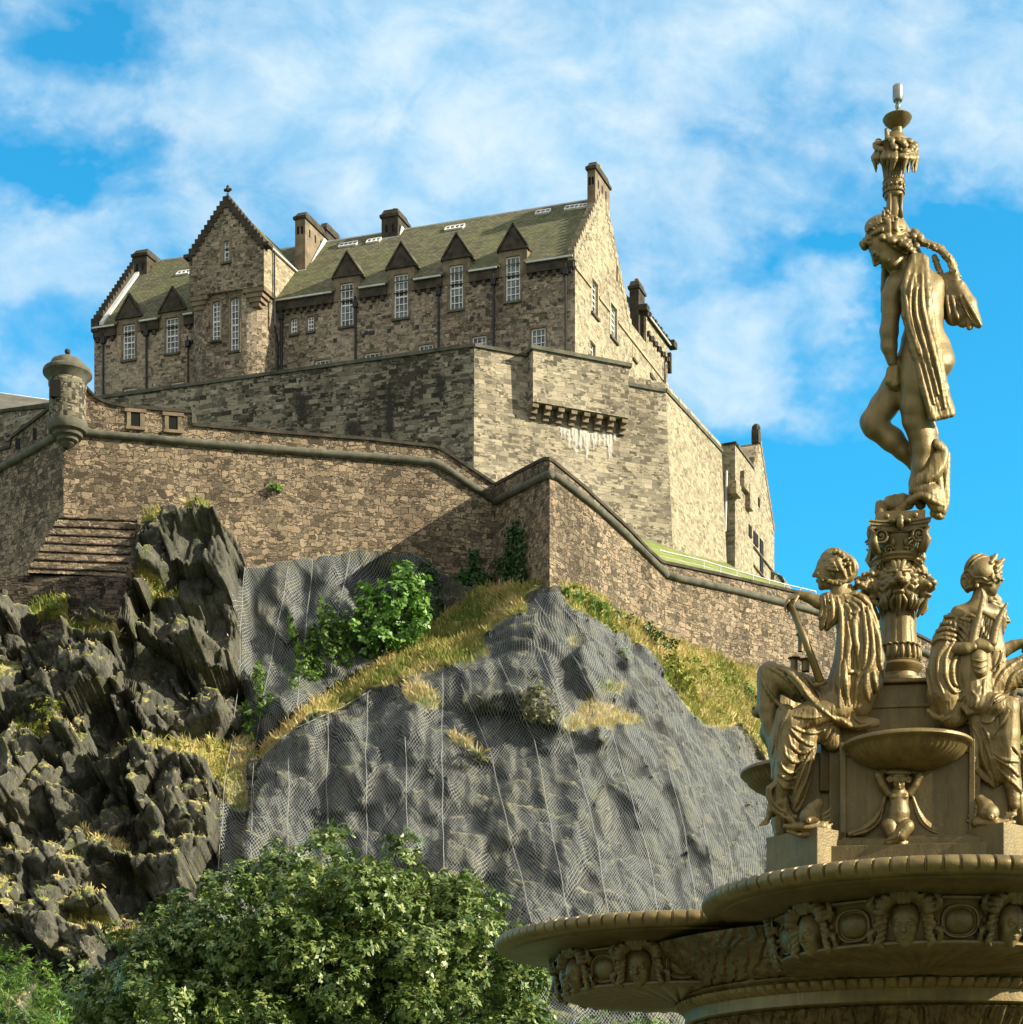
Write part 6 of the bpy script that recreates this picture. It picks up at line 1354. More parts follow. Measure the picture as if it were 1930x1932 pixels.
m = MB(); m.lathe(c0, [(1.33, -.84), (1.36, -.83), (1.42, -.79), (1.47, -.72), (1.50, -.68), (1.53, -.67), (1.50, -.66)], 1000, mod=leafm); m.build('leaf_moulding', M['bronze_carved'], ftn, smooth=2)
m = MB(); m.lathe(c0, [(1.60, -.45), (1.66, -.42), (1.80, -.33), (1.92, -.22), (1.95, -.155)], 200); m.build('carved_cove', M['bronze_carved'], ftn, smooth=2)
m = MB(); m.lathe(c0, [(1.15, -3.58), (1.15, -3.2), (1.05, -3.1), (1.05, -1.3), (1.10, -1.22), (1.22, -1.18), (1.24, -1.12), (1.16, -1.08), (1.16, -.98), (1.28, -.94), (1.30, -.86), (1.34, -.84)], 96); sb_ = m.build('stem_body', M['bronze_shaded'], ftn, smooth=2)
for dlt in (-40, 0, 40, 90, -90):
    an = math.atan2(FW.y, FW.x)+R(dlt); dd = Vector((math.cos(an), math.sin(an), 0)); pp = Vector((-dd.y, dd.x, 0)); m = MB()
    m.box(FM+dd*1.22+UPZ*(ZR0-1.6), dd*.16, pp*.13, UPZ*.62); m.box(FM+dd*1.26+UPZ*(ZR0-.93), dd*.20, pp*.17, UPZ*.05)
    for i in range(5): m.tube([FM+dd*1.385+pp*(-.09+.045*i)+UPZ*(ZR0-2.1), FM+dd*1.385+pp*(-.09+.045*i)+UPZ*(ZR0-1.08)], .014, 6)
    m.tube([FM+dd*1.40-pp*.17+UPZ*(ZR0-1.0), FM+dd*1.40+pp*.17+UPZ*(ZR0-1.0)], .045, 10); m.build('pilaster', M['bronze'], sb_)
m = MB(); m.lathe((FM.x, FM.y, 0), [(3.6, 0), (3.6, .45), (3.45, .55), (3.3, .45), (3.3, .1), (0, .1)], 64); m.build('pool_wall', M['dressed'], ftn, smooth=2)
# frieze masks and medallions: one face, one oval, repeated round the lobes
def mask_sculpt():
    S = Sculpt((-62, -62, -22), (62, 62, 48), 1.0); H = 74.; c = (0, -6, -8)
    head(S, c, (0, -.10, 1), (0, 1, .10), H, k=.05); g = np.random.default_rng(5)
    # v grows upward here: local x right, y up, z out of the frieze
    for i in range(13):
        a = -1.35+2.7*i/12; b = (33*math.sin(a), 6+28*math.cos(a), 6); e = (50*math.sin(a*1.12), 2+48*math.cos(a*.95), 2); m_ = (43*math.sin(a*1.05)+3*math.sin(i*2), 6+40*math.cos(a), 13); S.curve([b+(5.0,), m_+(6.6,), e+(4.2,)], 1.2)
    for e in (-1, 1):
        for j in range(5): S.curve([(e*(30+1.5*j), 8-9*j, 2, 5.2), (e*(42+3*math.sin(j*2)), 4-10*j, 6, 5), (e*(38+6*(j % 2)), -6-9*j, 2, 4)], 1.0)
        S.curve([(e*46, 10, -4, 5), (e*56, 26, 0, 7), (e*50, 40, 0, 5)], 1.); S.curve([(e*44, -12, -4, 5), (e*58, -22, -2, 7), (e*52, -38, -4, 4)], 1.); S.cap((e*26, 42, 6), (e*26, 42, 6), 9, 9, 1.); S.cap((e*26, 42, 14), (e*26, 42, 14), 4.5, 4.5, .5, 'sub')
    for j in range(3): S.curve([((j-1)*7, 30, 12, 5), ((j-1)*12, 46, 14, 6), ((j-1)*15, 56, 8, 3.5)], 1.)
    return S.mesh()
mv, mq = mask_sculpt(); MS = .0036
for _ in range(1):
    e = np.concatenate([mq[:, [0, 1]], mq[:, [1, 2]], mq[:, [2, 3]], mq[:, [3, 0]]]); acc = np.zeros_like(mv); cc_ = np.zeros(len(mv)); np.add.at(acc, e[:, 0], mv[e[:, 1]]); np.add.at(acc, e[:, 1], mv[e[:, 0]]); np.add.at(cc_, e[:, 0], 1); np.add.at(cc_, e[:, 1], 1); mv = mv*.5+.5*acc/cc_[:, None]
def frame_at(ax, ay, ph, rad, z, tilt=8, LD=1.7):
    n = (ax*math.cos(ph)+ay*math.sin(ph)).normalized(); x = UPZ.cross(n).normalized(); p = FM+ax*LD+n*rad+UPZ*z; n2 = (n*math.cos(R(tilt))-UPZ*math.sin(R(tilt))); y = n2.cross(x)*1.0; y = y if y.z > 0 else -y
    return Matrix(((x.x, y.x, n2.x, p.x), (x.y, y.y, n2.y, p.y), (x.z, y.z, n2.z, p.z), (0, 0, 0, 1)))
mask0 = None; med0 = None
def med_mesh():
    m = MB(); nA = 40; rings = []
    for (a, z) in ((1.0, -.03), (1.0, .012), (.95, .026), (.86, .026), (.82, .008), (.76, .006), (.70, .020), (.55, .034), (.30, .043), (0.01, .046)):
        rings.append([(a*.118*math.copysign(abs(math.cos(t))**.8, math.cos(t)), a*.102*math.copysign(abs(math.sin(t))**.8, math.sin(t)), z) for t in [2*math.pi*k/nA for k in range(nA)]])
    vs = [p for r in rings for p in r]; fs = [(k*nA+i, k*nA+(i+1) % nA, (k+1)*nA+(i+1) % nA, (k+1)*nA+i) for k in range(len(rings)-1) for i in range(nA)]; m.add(vs, fs)
    for e in (-1, 1):
        for j, (x, y, x2, y2) in enumerate(((.13, .06, .155, .10), (.13, -.05, .16, -.09), (.135, 0, .165, .01))): m.tube([(e*x, y, .0), (e*(x+x2)/2, (y+y2)/2, .02), (e*x2, y2, .0)], [.014, .018, .006], 6)
    return m
fb = wloc(ftn)
for j, (ax, ay) in enumerate(((FW, RT), (-RT, FW), (RT, -FW))):
    for i in range(-3, 4):
        ph = (R(-11)+i*R(41)) if j == 0 else (R(-3)-i*R(38)); lj = LDJ[(0, 3, 1)[j]]; mt = frame_at(ax, ay, ph, LR-.475, ZR0-.285, LD=lj)
        if abs(ph) > R(106): continue
        if mask0 is None: mask0 = link_mesh('face_mask', mv*MS, mq, M['bronze_shaded'], None, smooth=True, uv=False); o = mask0
        else: o = mask0.copy(); col.objects.link(o)
        o.parent = ftn; mm = mt.copy(); mm.translation = mt.translation-fb; o.matrix_basis = mm
        ph2 = ph+R(20.5 if j == 0 else 19)
        if abs(ph2) > R(104): continue
        mt = frame_at(ax, ay, ph2, LR-.50, ZR0-.295, LD=lj)
        if med0 is None: med0 = med_mesh().build('oval_medallion', M['bronze_shaded'], None, smooth=2); o = med0
        else: o = med0.copy(); col.objects.link(o)
        o.parent = ftn; mm = mt.copy(); mm.translation = mt.translation-fb; o.matrix_basis = mm
# pedestal
def fbox(m, a0, a1, b0, b1, z0, z1): m.box(FN((a0+a1)/2, (b0+b1)/2, (z0+z1)/2), FW*((a1-a0)/2), RT*((b1-b0)/2), UPZ*((z1-z0)/2))
YF = 12.76; zt = zf(1452, YF); zb = zf(1578, YF); zg = ZR0-.2
m = MB(); fbox(m, -.70, .70, -.70, .70, zg, zb-.12); fbox(m, -.52, .52, -.52, .52, zb-.12, zf(1400, 13)); 
po = m.build('pedestal_core', M['bronze_shaded'], ftn, bevel=.006)
for (fa, fr_) in ((FW, RT), (-FW, -RT), (RT, -FW), (-RT, FW)):
    m = MB(); q = lambda a, b, z: FM+fa*a+fr_*b+UPZ*z
    def fb2(a0, a1, b0, b1, z0, z1): m.box(q((a0+a1)/2, (b0+b1)/2, (z0+z1)/2), fa*((a1-a0)/2), fr_*((b1-b0)/2), UPZ*((z1-z0)/2))
    fb2(.50, .72, -.455, .455, zb-.02, zf(1395, YF)); fb2(.722, .745, -.455, -.415, zb, zt+.2); fb2(.722, .745, .415, .455, zb, zt+.2); fb2(.721, .740, -.415, .415, zt+.11, zt+.2)
    fb2(.50, .80, -.53, .53, zb-.07, zb-.021); fb2(.50, .76, -.50, .50, zb-.021, zb+.001); fb2(.50, .84, -.58, .58, zg, zb-.07)
    m.build('pedestal_face', M['bronze_shaded'], ftn, bevel=.005)
for sa in (1, -1):
    for sb2 in (1, -1):
        m = MB(); m.box(FM+FW*(.60*sa)+RT*(.62*sb2)+UPZ*((zf(1568, 12.8)+zg)/2), (FW*sa+RT*sb2)*.17, (FW*sa-RT*sb2)*.17, UPZ*((zf(1568, 12.8)-zg)/2)); m.build('corner_plinth', M['bronze_shaded'], ftn, bevel=.006)
m = MB(); z1_, z2_ = zf(1395, 12.9), zf(1290, 13.2); fbox(m, -.30, .30, -.30, .30, z1_-.05, z2_); fbox(m, -.34, .34, -.34, .34, z2_+.001, z2_+.03); fbox(m, -.31, .31, -.31, .31, z1_+.30, z1_+.33) ; m.build('upper_block', M['bronze'], ftn, bevel=.008)
YC = 13.32; k = YC/F; CC = (FM.x-.005, FM.y, 0); zc = lambda v: zf(v, YC)
def c3(y): return zc(995.3+.32777*y)
m = MB(); m.lathe(CC, [(.17, c3(890)), (.185, c3(880)), (.20, c3(868)), (.20, c3(852)), (.175, c3(845)), (.145, c3(838)), (.14, c3(812)), (.16, c3(795)), (.175, c3(782)), (.18, c3(770)), (.17, c3(757)), (.152, c3(748)), (.158, c3(742)), (.150, c3(735))], 48); m.build('column_base', M['bronze'], ftn, smooth=2)
def fl(a, i): return 1-.05*(max(0, math.sin(a*10))**.5)*(1 if 2 <= i <= 5 else 0)
m = MB(); m.lathe(CC, [(.150, c3(735)), (.158, c3(720)), (.150, c3(690)), (.146, c3(655)), (.140, c3(640)), (.132, c3(560)), (.135, c3(430)), (.155, c3(300)), (.17, c3(210)), (.13, c3(190))], 160, mod=fl); m.build('column_shaft', M['bronze'], ftn, smooth=2)
m = MB()
for i in range(20):
    a = 2*math.pi*i/20; d = Vector((math.cos(a), math.sin(a), 0)); p = Vector(CC)+d*.155; m.ball(p+UPZ*(c3(700)), (.018, .018, .05), 8, 6); m.ball(Vector(CC)+d*.15+UPZ*c3(652), (.02, .02, .010), 8, 5)
m.build('leaf_collar', M['bronze'], ftn, smooth=True)
# lion heads round the column, one sculpt copied to four sides
def lion():
    S = Sculpt((-72, -110, -30), (72, 72, 72), 1.3)
    S.ell((0, 5, 8), (40, 42, 34), k=8); S.ell((0, -12, 36), (26, 20, 24), k=8); S.cap((0, 18, 34), (0, -2, 58), 10, 11, 5); S.ell((0, -4, 60), (15, 8, 7), k=3); S.ell((0, -38, 30), (19, 10, 22), k=6)
    for e in (-1, 1):
        S.cap((e*9, 26, 38), (e*32, 30, 24), 7, 6, 4); S.ell((e*17, 15, 39), (9, 7, 6), k=2, mode='sub'); S.ell((e*17, 14, 35), (7, 5.5, 5), k=1.5); S.ell((e*16, -12, 46), (14, 10, 12), k=4); S.ell((e*40, 36, 6), (10, 13, 8), k=3); S.ell((e*41, 35, 13), (5, 8, 5), k=2, mode='sub')
        for j in range(8):
            a = -.5+j*.42; S.curve([(e*30*math.cos(a), 8+32*math.sin(a), 16, 9), (e*48*math.cos(a), 6+46*math.sin(a)-6, 12, 8), (e*58*math.cos(a-.1), 2+50*math.sin(a)-16, -2, 5)], 2.)
        for j in range(4): S.curve([(e*(22+5*j), -28, 14-3*j, 8), (e*(30+7*j), -50-3*j, 8, 7), (e*(24+6*j), -66-4*j, 0, 5)], 2.)
    for j in (-1, 0, 1): S.curve([(j*9, 38, 26, 8), (j*15, 56, 20, 8), (j*20, 66, 4, 5)], 2.)
    S.ell((0, -25, 50), (15, 11, 20), k=3, mode='sub'); S.curve([(0, -44, 36, 7), (0, -62, 26, 8), (0, -84, 12, 6), (0, -98, 4, 3)], 3.)
    for e in (-1, 1): S.curve([(e*10, -46, 30, 6), (e*22, -66, 16, 7), (e*16, -84, 6, 4)], 2.); S.cap((e*8, -17, 52), (e*8, -23, 51), 2.5, 1, .5)
    return S
lv, lq = lion().mesh(); lion0 = None; LS = .53*k
for i, (d, ang) in enumerate(((0, 0), (1, 62), (2, -62), (3, 180))):
    an = math.atan2(FW.y, FW.x)+R(ang)+R(-3); n = Vector((math.cos(an), math.sin(an), 0)); x = UPZ.cross(n); p = Vector(CC)+n*.145+UPZ*c3(310)
    if lion0 is None: lion0 = link_mesh('lion_head', lv*LS*1.15, lq, M['bronze'], None, smooth=True, uv=False); o = lion0
    else: o = lion0.copy(); col.objects.link(o)
    o.parent = ftn; o.matrix_basis = Matrix(((x.x, 0, n.x, p.x-fb.x), (x.y, 0, n.y, p.y-fb.y), (0, 1, 0, p.z-fb.z), (0, 0, 0, 1)))
# capital
c2 = lambda y: zc(542.9+.25759*y)
cap_ = MB()
def abacus(m, z0, z1, hc, hm):
    pts = []
    for s_ in range(4):
        a = math.atan2(FW.y, FW.x)+s_*math.pi/2; d = Vector((math.cos(a), math.sin(a), 0)); e = Vector((-d.y, d.x, 0))
        for f in (-1, -.86, -.5, 0, .5, .86): pts.append(Vector(CC)+d*(hm+(hc-hm)*abs(f)**1.6)+e*(hc*f if abs(f) < 1 else hc*f)+UPZ*z0)
    m.prism(pts, UPZ*(z1-z0))
abacus(cap_, c2(1712), c2(1700), .225, .17); abacus(cap_, c2(1735), c2(1713), .215, .16); abacus(cap_, c2(1760), c2(1736), .200, .15)
cap_.lathe(CC, [(.135, c2(1932)), (.15, c2(1880)), (.165, c2(1800)), (.17, c2(1760))], 40); cpo = cap_.build('capital', M['bronze'], ftn, smooth=2)
def spiral(m, c, ex, ey, r, turns=2.1, th=.012, flip=1):
    pts = []; rad = []
    for i in range(46):
        f = i/45; a = f*turns*2*math.pi; rr = r*(1-f)**.85+.002; pts.append(c+ex*(math.cos(a)*rr*flip)+ey*(math.sin(a)*rr)); rad.append(th*(1-.45*f))
    m.tube(pts, rad, 6)
vo = MB()
for s_ in range(4):
    a = math.atan2(FW.y, FW.x)+s_*math.pi/2; d = Vector((math.cos(a), math.sin(a), 0)); e = Vector((-d.y, d.x, 0))
    for sg in (-1, 1):
        c = Vector(CC)+d*.185+e*(sg*.135)+UPZ*c2(1812); spiral(vo, c, e*sg, -UPZ, .055); vo.ball(c, .014, 8, 6)
        vo.tube([c+UPZ*.052, Vector(CC)+d*.17+e*(sg*.07)+UPZ*c2(1775), Vector(CC)+d*.165+UPZ*c2(1780)], [.014, .012, .010], 6)
        c = Vector(CC)+d*.150+e*(sg*.075)+UPZ*c2(1905); spiral(vo, c, e*-sg, UPZ, .034, 1.6, .009); vo.ball(Vector(CC)+d*.155+e*(sg*.045)+UPZ*c2(1850), (.02, .02, .035), 8, 6)
    vo.ball(Vector(CC)+d*.195+UPZ*c2(1690), .026, 8, 6); vo.ball(Vector(CC)+d*.195+UPZ*c2(1725), (.03, .03, .05), 8, 6)
    for q_ in (-.05, .05): vo.ball(Vector(CC)+d*.19+e*q_+UPZ*c2(1712), (.03, .03, .018), 8, 6)
    dg = (d+e).normalized(); vo.tube([Vector(CC)+dg*.22+UPZ*c2(1930), Vector(CC)+dg*.27+UPZ*c2(1850), Vector(CC)+dg*.25+UPZ*c2(1790), Vector(CC)+dg*.30+UPZ*c2(1765)], [.03, .035, .025, .006], 8)
    for zq, rq in ((1955, .20), (2040, .19), (2120, .205)):
        c = Vector(CC)+dg*rq+UPZ*c2(zq-20); spiral(vo, c, dg, UPZ, .03, 1.5, .012)
vo.build('volutes', M['bronze'], cpo, smooth=True)
ab = MB(); ab.lathe(CC, [(.17, c2(1990)), (.185, c2(1975)), (.18, c2(1960)), (.195, c2(1945)), (.185, c2(1925)), (.15, c2(1915)), (.14, c2(1905))], 60); ab.lathe(CC, [(.13, c2(2130)), (.14, c2(2090)), (.135, c2(2040)), (.15, c2(1990))], 60, mod=lambda a, i: 1+.06*abs(math.sin(a*6))); ab.build('ring_moulding', M['bronze'], ftn, smooth=2)
m = MB(); c = Vector(CC)+UPZ*((c2(1700)+c2(1625))/2); m.box(c+Vector((.01, 0, 0)), RT*.175, FW*.16, UPZ*((c2(1625)-c2(1700))/2))
for q_ in (-.09, .11): m.ball(c+FW*.165+RT*q_, (.02, .012, .02), 10, 6)
m.build('statue_plinth', M['bronze'], ftn, bevel=.006)
# small shell bowls on the faces of the pedestal, each with its merchild
bowl0 = None
def bowlmesh():
    m = MB(); n = 60; prof = [(.40, .004), (.425, .010), (.44, 0), (.445, -.018), (.43, -.032), (.415, -.036), (.405, -.05), (.385, -.08), (.34, -.115), (.27, -.150), (.18, -.178), (.10, -.192), (.0, -.198)]
    vs = []; 
    for k_, (r, z) in enumerate(prof):
        for i in range(8*n+1):
            a = -math.pi/2+math.pi*i/(8*n)*1.0; fl_ = 1-(.022*abs(math.sin(a*26+.3))**.5 if 6 <= k_ <= 11 else 0); vs.append((r*math.sin(a)*fl_, -r*math.cos(a)*.92*fl_, z))
    w = 8*n+1; m.add(vs, [(k_*w+i, (k_+1)*w+i, (k_+1)*w+i+1, k_*w+i+1) for k_ in range(len(prof)-1) for i in range(8*n)])
    m.add([(.40*math.sin(-math.pi/2+math.pi*i/40), -.40*.92*math.cos(-math.pi/2+math.pi*i/40), .004) for i in range(41)]+[(0, 0, -.05)], [(i, i+1, 41) for i in range(40)])
    return m
for i, (fa, fr_, dy) in enumerate(((FW, RT, 0), (-RT, FW, 0), (RT, -FW, 0), (-FW, -RT, 0))):
    if bowl0 is None: bowl0 = bowlmesh().build('shell_bowl', M['bronze'], None, smooth=2); o = bowl0
    else: o = bowl0.copy(); col.objects.link(o)
    o.parent = ftn; p = FM+fa*.735+UPZ*zf(1402, 12.75); b = -fa; a = Vector((fa.y, -fa.x, 0))*-1
    o.matrix_basis = Matrix(((a.x, b.x, 0, p.x-fb.x), (a.y, b.y, 0, p.y-fb.y), (0, 0, 1, p.z-fb.z), (0, 0, 0, 1)))
# ================================================================ the statues
def bounds(pts, pad, wlo, whi):
    p = np.array([q[:2] for q in pts]); return (p[:, 0].min()-pad, p[:, 1].min()-pad, wlo), (p[:, 0].max()+pad, p[:, 1].max()+pad, whi)
def dolphin(S, Z, mir, x0, y0):
    """big-eyed scrolled dolphin head; mir=-1 faces left; x0, y0 its eye"""
    c = lambda x, y, w, r: Z(x0+mir*x, y0+y, w, r)
    S.chain([c(-30, -60, 120, 115), c(0, -50, 150, 100)], 6*Z.f); S.chain([c(-120, -200, 40, 60), c(-60, -120, 80, 95), c(-40, -60, 110, 115)], 10*Z.f); S.chain([c(-150, 60, 90, 70), c(60, 60, 150, 60), c(190, 70, 150, 42), c(260, 60, 140, 30)], 8*Z.f)
    S.chain([c(-200, 60, 60, 40), c(-80, 150, 110, 45), c(100, 160, 140, 30), c(230, 120, 140, 22)], 6*Z.f); S.chain([c(-150, 105, 150, 14), c(0, 112, 190, 18), c(150, 108, 190, 14), c(215, 95, 180, 8)], 2*Z.f, 'sub')
    e = c(0, 0, 232, 30); S.cap(e, e, 34*Z.f, 34*Z.f, 2*Z.f); S.cap(Z(x0, y0, 262), Z(x0, y0, 262), 12*Z.f, 12*Z.f, Z.f, 'sub'); S.chain([c(-70, -40, 215, 16), c(-10, -60, 225, 18), c(60, -10, 215, 14)], 2*Z.f)
    for i in range(4): S.chain([c(-150-i*18, -60+i*40, 60, 26), c(-230-i*12, -110+i*50, 40, 18), c(-270-i*6, -150+i*60, 20, 7)], 3*Z.f)
    for i in range(3): S.chain([c(160+i*28, 20-i*14, 160, 24), c(190+i*30, -30-i*6, 165, 20), c(170+i*36, -60, 160, 8)], 3*Z.f)
# ---------------- left seated figure
YL = 13.05; Z = ZA; f = Z.f
sl = thing('seated_statue', (P(1560, 1568, YL).x, YL, zf(1568, 12.8)), 'robed seated statue facing left, rod under its drooping hand', 'statue', 'seated statues round the fountain column')
S = Sculpt((1425, 1030, -50), (1665, 1560, 80), 1.3)
head(S, Z(1000, 420, 80), (-1, .03, .10), (.02, -1, 0), 450*f)
S.chain(Z.many([(1090, 560, 80, 100), (1120, 700, 70, 112), (1140, 820, 70, 150)]), 20*f); S.chain(Z.many([(1120, 560, 60, 100), (1210, 700, 30, 120), (1260, 860, 10, 130)]), 30*f); S.chain(Z.many([(1160, 850, 140, 100), (1000, 850, 175, 96), (850, 790, 195, 84), (740, 735, 195, 70), (620, 700, 190, 56)]), 14*f)
hand(S, Z(620, 700, 190), (-.80, .42, .05), (-.35, .9, -.05), 330*f, .85, 1.0, -1)
B = ZB_; S.chain(B.many([(360, 1250, 130, 90), (300, 1420, 110, 72), (270, 1490, 110, 62)]), 14*f); foot(S, B(255, 1510, 110), (-.66, .55, .5), (-.2, -.8, .5), 235*B.f)
S.chain([Z(1140, 820, 70, 120), Z(1300, 1400, 20, 120), Z(1150, 1950, 20, 120), Z(800, 2130, 150, 90), Z(540, 2260, 210, 90), B(400, 1180, 150, 70), B(360, 1250, 130, 70)], 6)
S.build('body', M['bronze'], YL, sl)
S = Sculpt((1525, 1020, -30), (1660, 1150, 62), 1.2); hair(S, Z(1030, 400, 80), (-1, .05, .12), (.05, -1, 0), 470*f, n=17, bun=False, r=.05, k=.012, low=-.05); S.ell(Z(1150, 390, 80), np.array([190, 195, 150])*f, k=10*f)
fr = _front(S); fold(S, [[(1180, 200), (1280, 300), (1300, 420)], [(1140, 230), (1220, 330), (1250, 460)], [(1080, 260), (1150, 400), (1200, 520)], [(1220, 200), (1320, 330), (1320, 460)]], Z, 22, .4, .7, fr=fr)
g = np.random.default_rng(4)
for i in range(26):
    o = g.normal(size=3)*np.array([62, 62, 45]); q = Z(1370+o[0], 560+o[1], 60+o[2]); S.cap(q, q, 34*f, 34*f, 4*f)
for i in range(30):
    a = i/29; q = Z(870+330*a+g.normal()*12, 470-30*a+90*math.sin(a*2.2)+g.normal()*14, 215-40*a); S.cap(q, q, 30*f, 30*f, 3*f)
for (x, y, x2, y2) in ((1080, 200, 1050, 130), (1100, 230, 1110, 130), (1150, 250, 1160, 170), (1120, 290, 1090, 230), (1190, 290, 1230, 250), (1150, 340, 1200, 320), (1120, 240, 1180, 200), (1210, 350, 1260, 300), (1060, 190, 1040, 170)):
    S.chain([Z(x, y, 225, 14), Z((x+x2)/2, (y+y2)/2, 245, 26), Z(x2, y2, 235, 6)], 2*f)
S.build('hair', M['bronze'], YL, sl)
S = Sculpt((1415, 1095, -75), (1695, 1572, 95), 1.3)
# torso, cape, lap and legs under cloth
S.chain(Z.many([(1200, 850, 70, 140), (1270, 950, 40, 200), (1310, 1250, 20, 230), (1260, 1560, 10, 220), (1150, 1950, 0, 240)]), 30*f); S.chain(Z.many([(1330, 850, 40, 170), (1385, 1200, 40, 220), (1430, 1520, 30, 245), (1410, 1780, 20, 225), (1350, 2050, 20, 160)]), 30*f)
S.chain(Z.many([(1160, 860, 190, 70), (1180, 1300, 235, 78), (1160, 1800, 250, 90), (1130, 2130, 230, 62)]), 16*f); S.chain(Z.many([(960, 760, 200, 88), (930, 950, 200, 70), (890, 1120, 200, 22)]), 16*f); S.chain(Z.many([(1050, 800, 180, 90), (1020, 1000, 170, 80), (960, 1120, 170, 30)]), 14*f)
S.chain(Z.many([(1000, 1950, -40, 190), (620, 1830, -50, 175), (270, 1670, -50, 150)]), 24*f); S.chain(Z.many([(260, 1680, -50, 150), (250, 2070, -60, 135), (330, 2500, -30, 105)]), 24*f)
S.chain(Z.many([(1100, 2050, 120, 190), (800, 2150, 190, 170), (540, 2260, 240, 140)]), 26*f); S.chain([Z(540, 2260, 240, 140), B(440, 900, 220, 118), B(400, 1180, 170, 100), B(360, 1330, 140, 88)], 24*f)
S.chain(B.many([(700, 520, 110, 150), (650, 750, 130, 130), (640, 1000, 120, 105), (570, 1280, 110, 90), (545, 1480, 100, 50)]), 26*f); S.chain(B.many([(320, 700, 60, 90), (320, 900, 80, 70), (310, 1100, 90, 50)]), 20*f)
S.chain(B.many([(360, 1130, 210, 34), (240, 1240, 190, 34), (235, 1330, 180, 32), (300, 1480, 175, 34), (420, 1560, 170, 36), (540, 1570, 165, 30)]), 8*f); S.chain(B.many([(380, 1400, 140, 90), (430, 1520, 130, 60), (540, 1620, 120, 45)]), 14*f)
S.chain(B.many([(430, 380, 130, 110), (370, 620, 130, 105), (370, 900, 130, 95), (420, 1150, 130, 95)]), 30*f); S.chain(B.many([(800, 480, 80, 130), (820, 620, 60, 110)]), 26*f); S.chain(B.many([(1050, 400, 60, 120), (1250, 480, 30, 90), (1480, 480, 10, 46)]), 16*f); S.chain(B.many([(500, -60, 200, 46), (660, 130, 240, 52), (800, 280, 250, 50), (980, 410, 230, 46), (1160, 500, 170, 34)]), 8*f); S.chain(B.many([(900, 560, 60, 150), (980, 700, 20, 110)]), 20*f)
fr = _front(S)
fold(S, [[(1090, 745), (1140, 1000), (1135, 1500), (1110, 2060)], [(1210, 800), (1240, 1150), (1210, 1500), (1225, 1640)], [(1200, 780), (1290, 1080), (1350, 1430)], [(1350, 850), (1300, 1080), (1335, 1380), (1370, 1700)], [(1390, 830), (1430, 1100), (1440, 1400), (1400, 1600)],
    [(1450, 850), (1510, 1150), (1525, 1400), (1490, 1580), (1380, 1690)], [(1480, 900), (1580, 1200), (1610, 1500), (1650, 1760)], [(1230, 1640), (1330, 1640), (1360, 1760)], [(1080, 720), (1250, 672), (1400, 740), (1530, 900), (1590, 1100)], [(1130, 740), (1290, 760), (1420, 850)], [(1220, 760), (1340, 880), (1280, 930)], [(1530, 1650), (1560, 1800), (1590, 1950)], [(1450, 1650), (1440, 1850), (1480, 2000)], [(1340, 1700), (1320, 1900), (1290, 2080)], [(1180, 1500), (1190, 1800), (1230, 2050)]], Z, 30, .55, .85, fr=fr)
fold(S, [[(870, 690), (905, 850), (870, 1000), (850, 1150)], [(925, 680), (960, 900), (915, 1100)], [(965, 690), (1000, 900), (960, 1110)], [(1010, 700), (1030, 950), (990, 1060)]], Z, 20, .6, .9, fr=fr)
fold(S, [[(230, 1580), (430, 1690), (620, 1900), (700, 2100)], [(380, 1580), (580, 1720), (760, 1980)], [(520, 1620), (700, 1770), (850, 2000)], [(150, 1700), (290, 1950), (480, 2120)], [(640, 1640), (780, 1780), (900, 1980)], [(880, 1500), (960, 1600), (1020, 1560)]], Z, 26, .5, .8, fr=fr)
fold(S, [[(500, 520), (620, 575), (760, 595), (900, 560)], [(480, 540), (560, 640), (680, 720), (775, 745)], [(460, 600), (500, 740), (620, 830), (760, 765)], [(420, 700), (440, 860), (560, 930), (700, 860), (770, 770)], [(385, 820), (390, 980), (500, 1060), (640, 950), (760, 790)],
    [(770, 760), (640, 1000), (560, 1200), (480, 1420)], [(775, 770), (690, 1050), (620, 1250), (520, 1480)], [(790, 800), (740, 1060), (670, 1280), (560, 1530)], [(800, 800), (810, 1000), (760, 1200), (640, 1450)], [(350, 1060), (450, 1130), (560, 1100)], [(340, 1140), (430, 1230), (530, 1230)],
    [(470, 330), (380, 480), (340, 640), (320, 880)], [(500, 300), (430, 430), (370, 620), (350, 820)], [(300, 520), (300, 700), (270, 880)], [(520, 400), (680, 420), (830, 410)], [(960, 520), (900, 640), (860, 740)], [(1010, 560), (960, 650), (870, 750)], [(330, 1180), (260, 1260), (290, 1400), (400, 1500), (520, 1530)], [(420, 1480), (480, 1560), (580, 1640)],
    [(560, -20), (700, 180), (840, 320), (1000, 440)], [(1200, 330), (1240, 440), (1360, 490)], [(1060, 430), (1200, 520), (1400, 500)]], B, 20, .5, .85, fr=fr)
S.build('robe', M['bronze'], YL, sl, ripple=(1.3, .085, .020))
m = MB(); m.tube([P(*Z(505, 800, 0)[:2], YL-210*f*YL/F), P(*Z(700, 1270, 0)[:2], YL-190*f*YL/F), P(*Z(885, 1770, 0)[:2], YL-230*f*YL/F)], [.024, .026, .030], 10); m.tube([P(*Z(790, 1820, 0)[:2], YL-230*f*YL/F), P(*Z(960, 1760, 0)[:2], YL-230*f*YL/F)], .018, 8); m.build('rod', M['bronze'], sl, smooth=True)
S = Sculpt((1445, 1480, -40), (1590, 1600, 60), 1.5); dolphin(S, B, -1, 690, 1610); S.chain(B.many([(500, 1700, 80, 60), (700, 1760, 60, 70), (900, 1700, 40, 60)]), 10*f); S.build('dolphin', M['bronze'], YL-.25, sl)
m = MB()
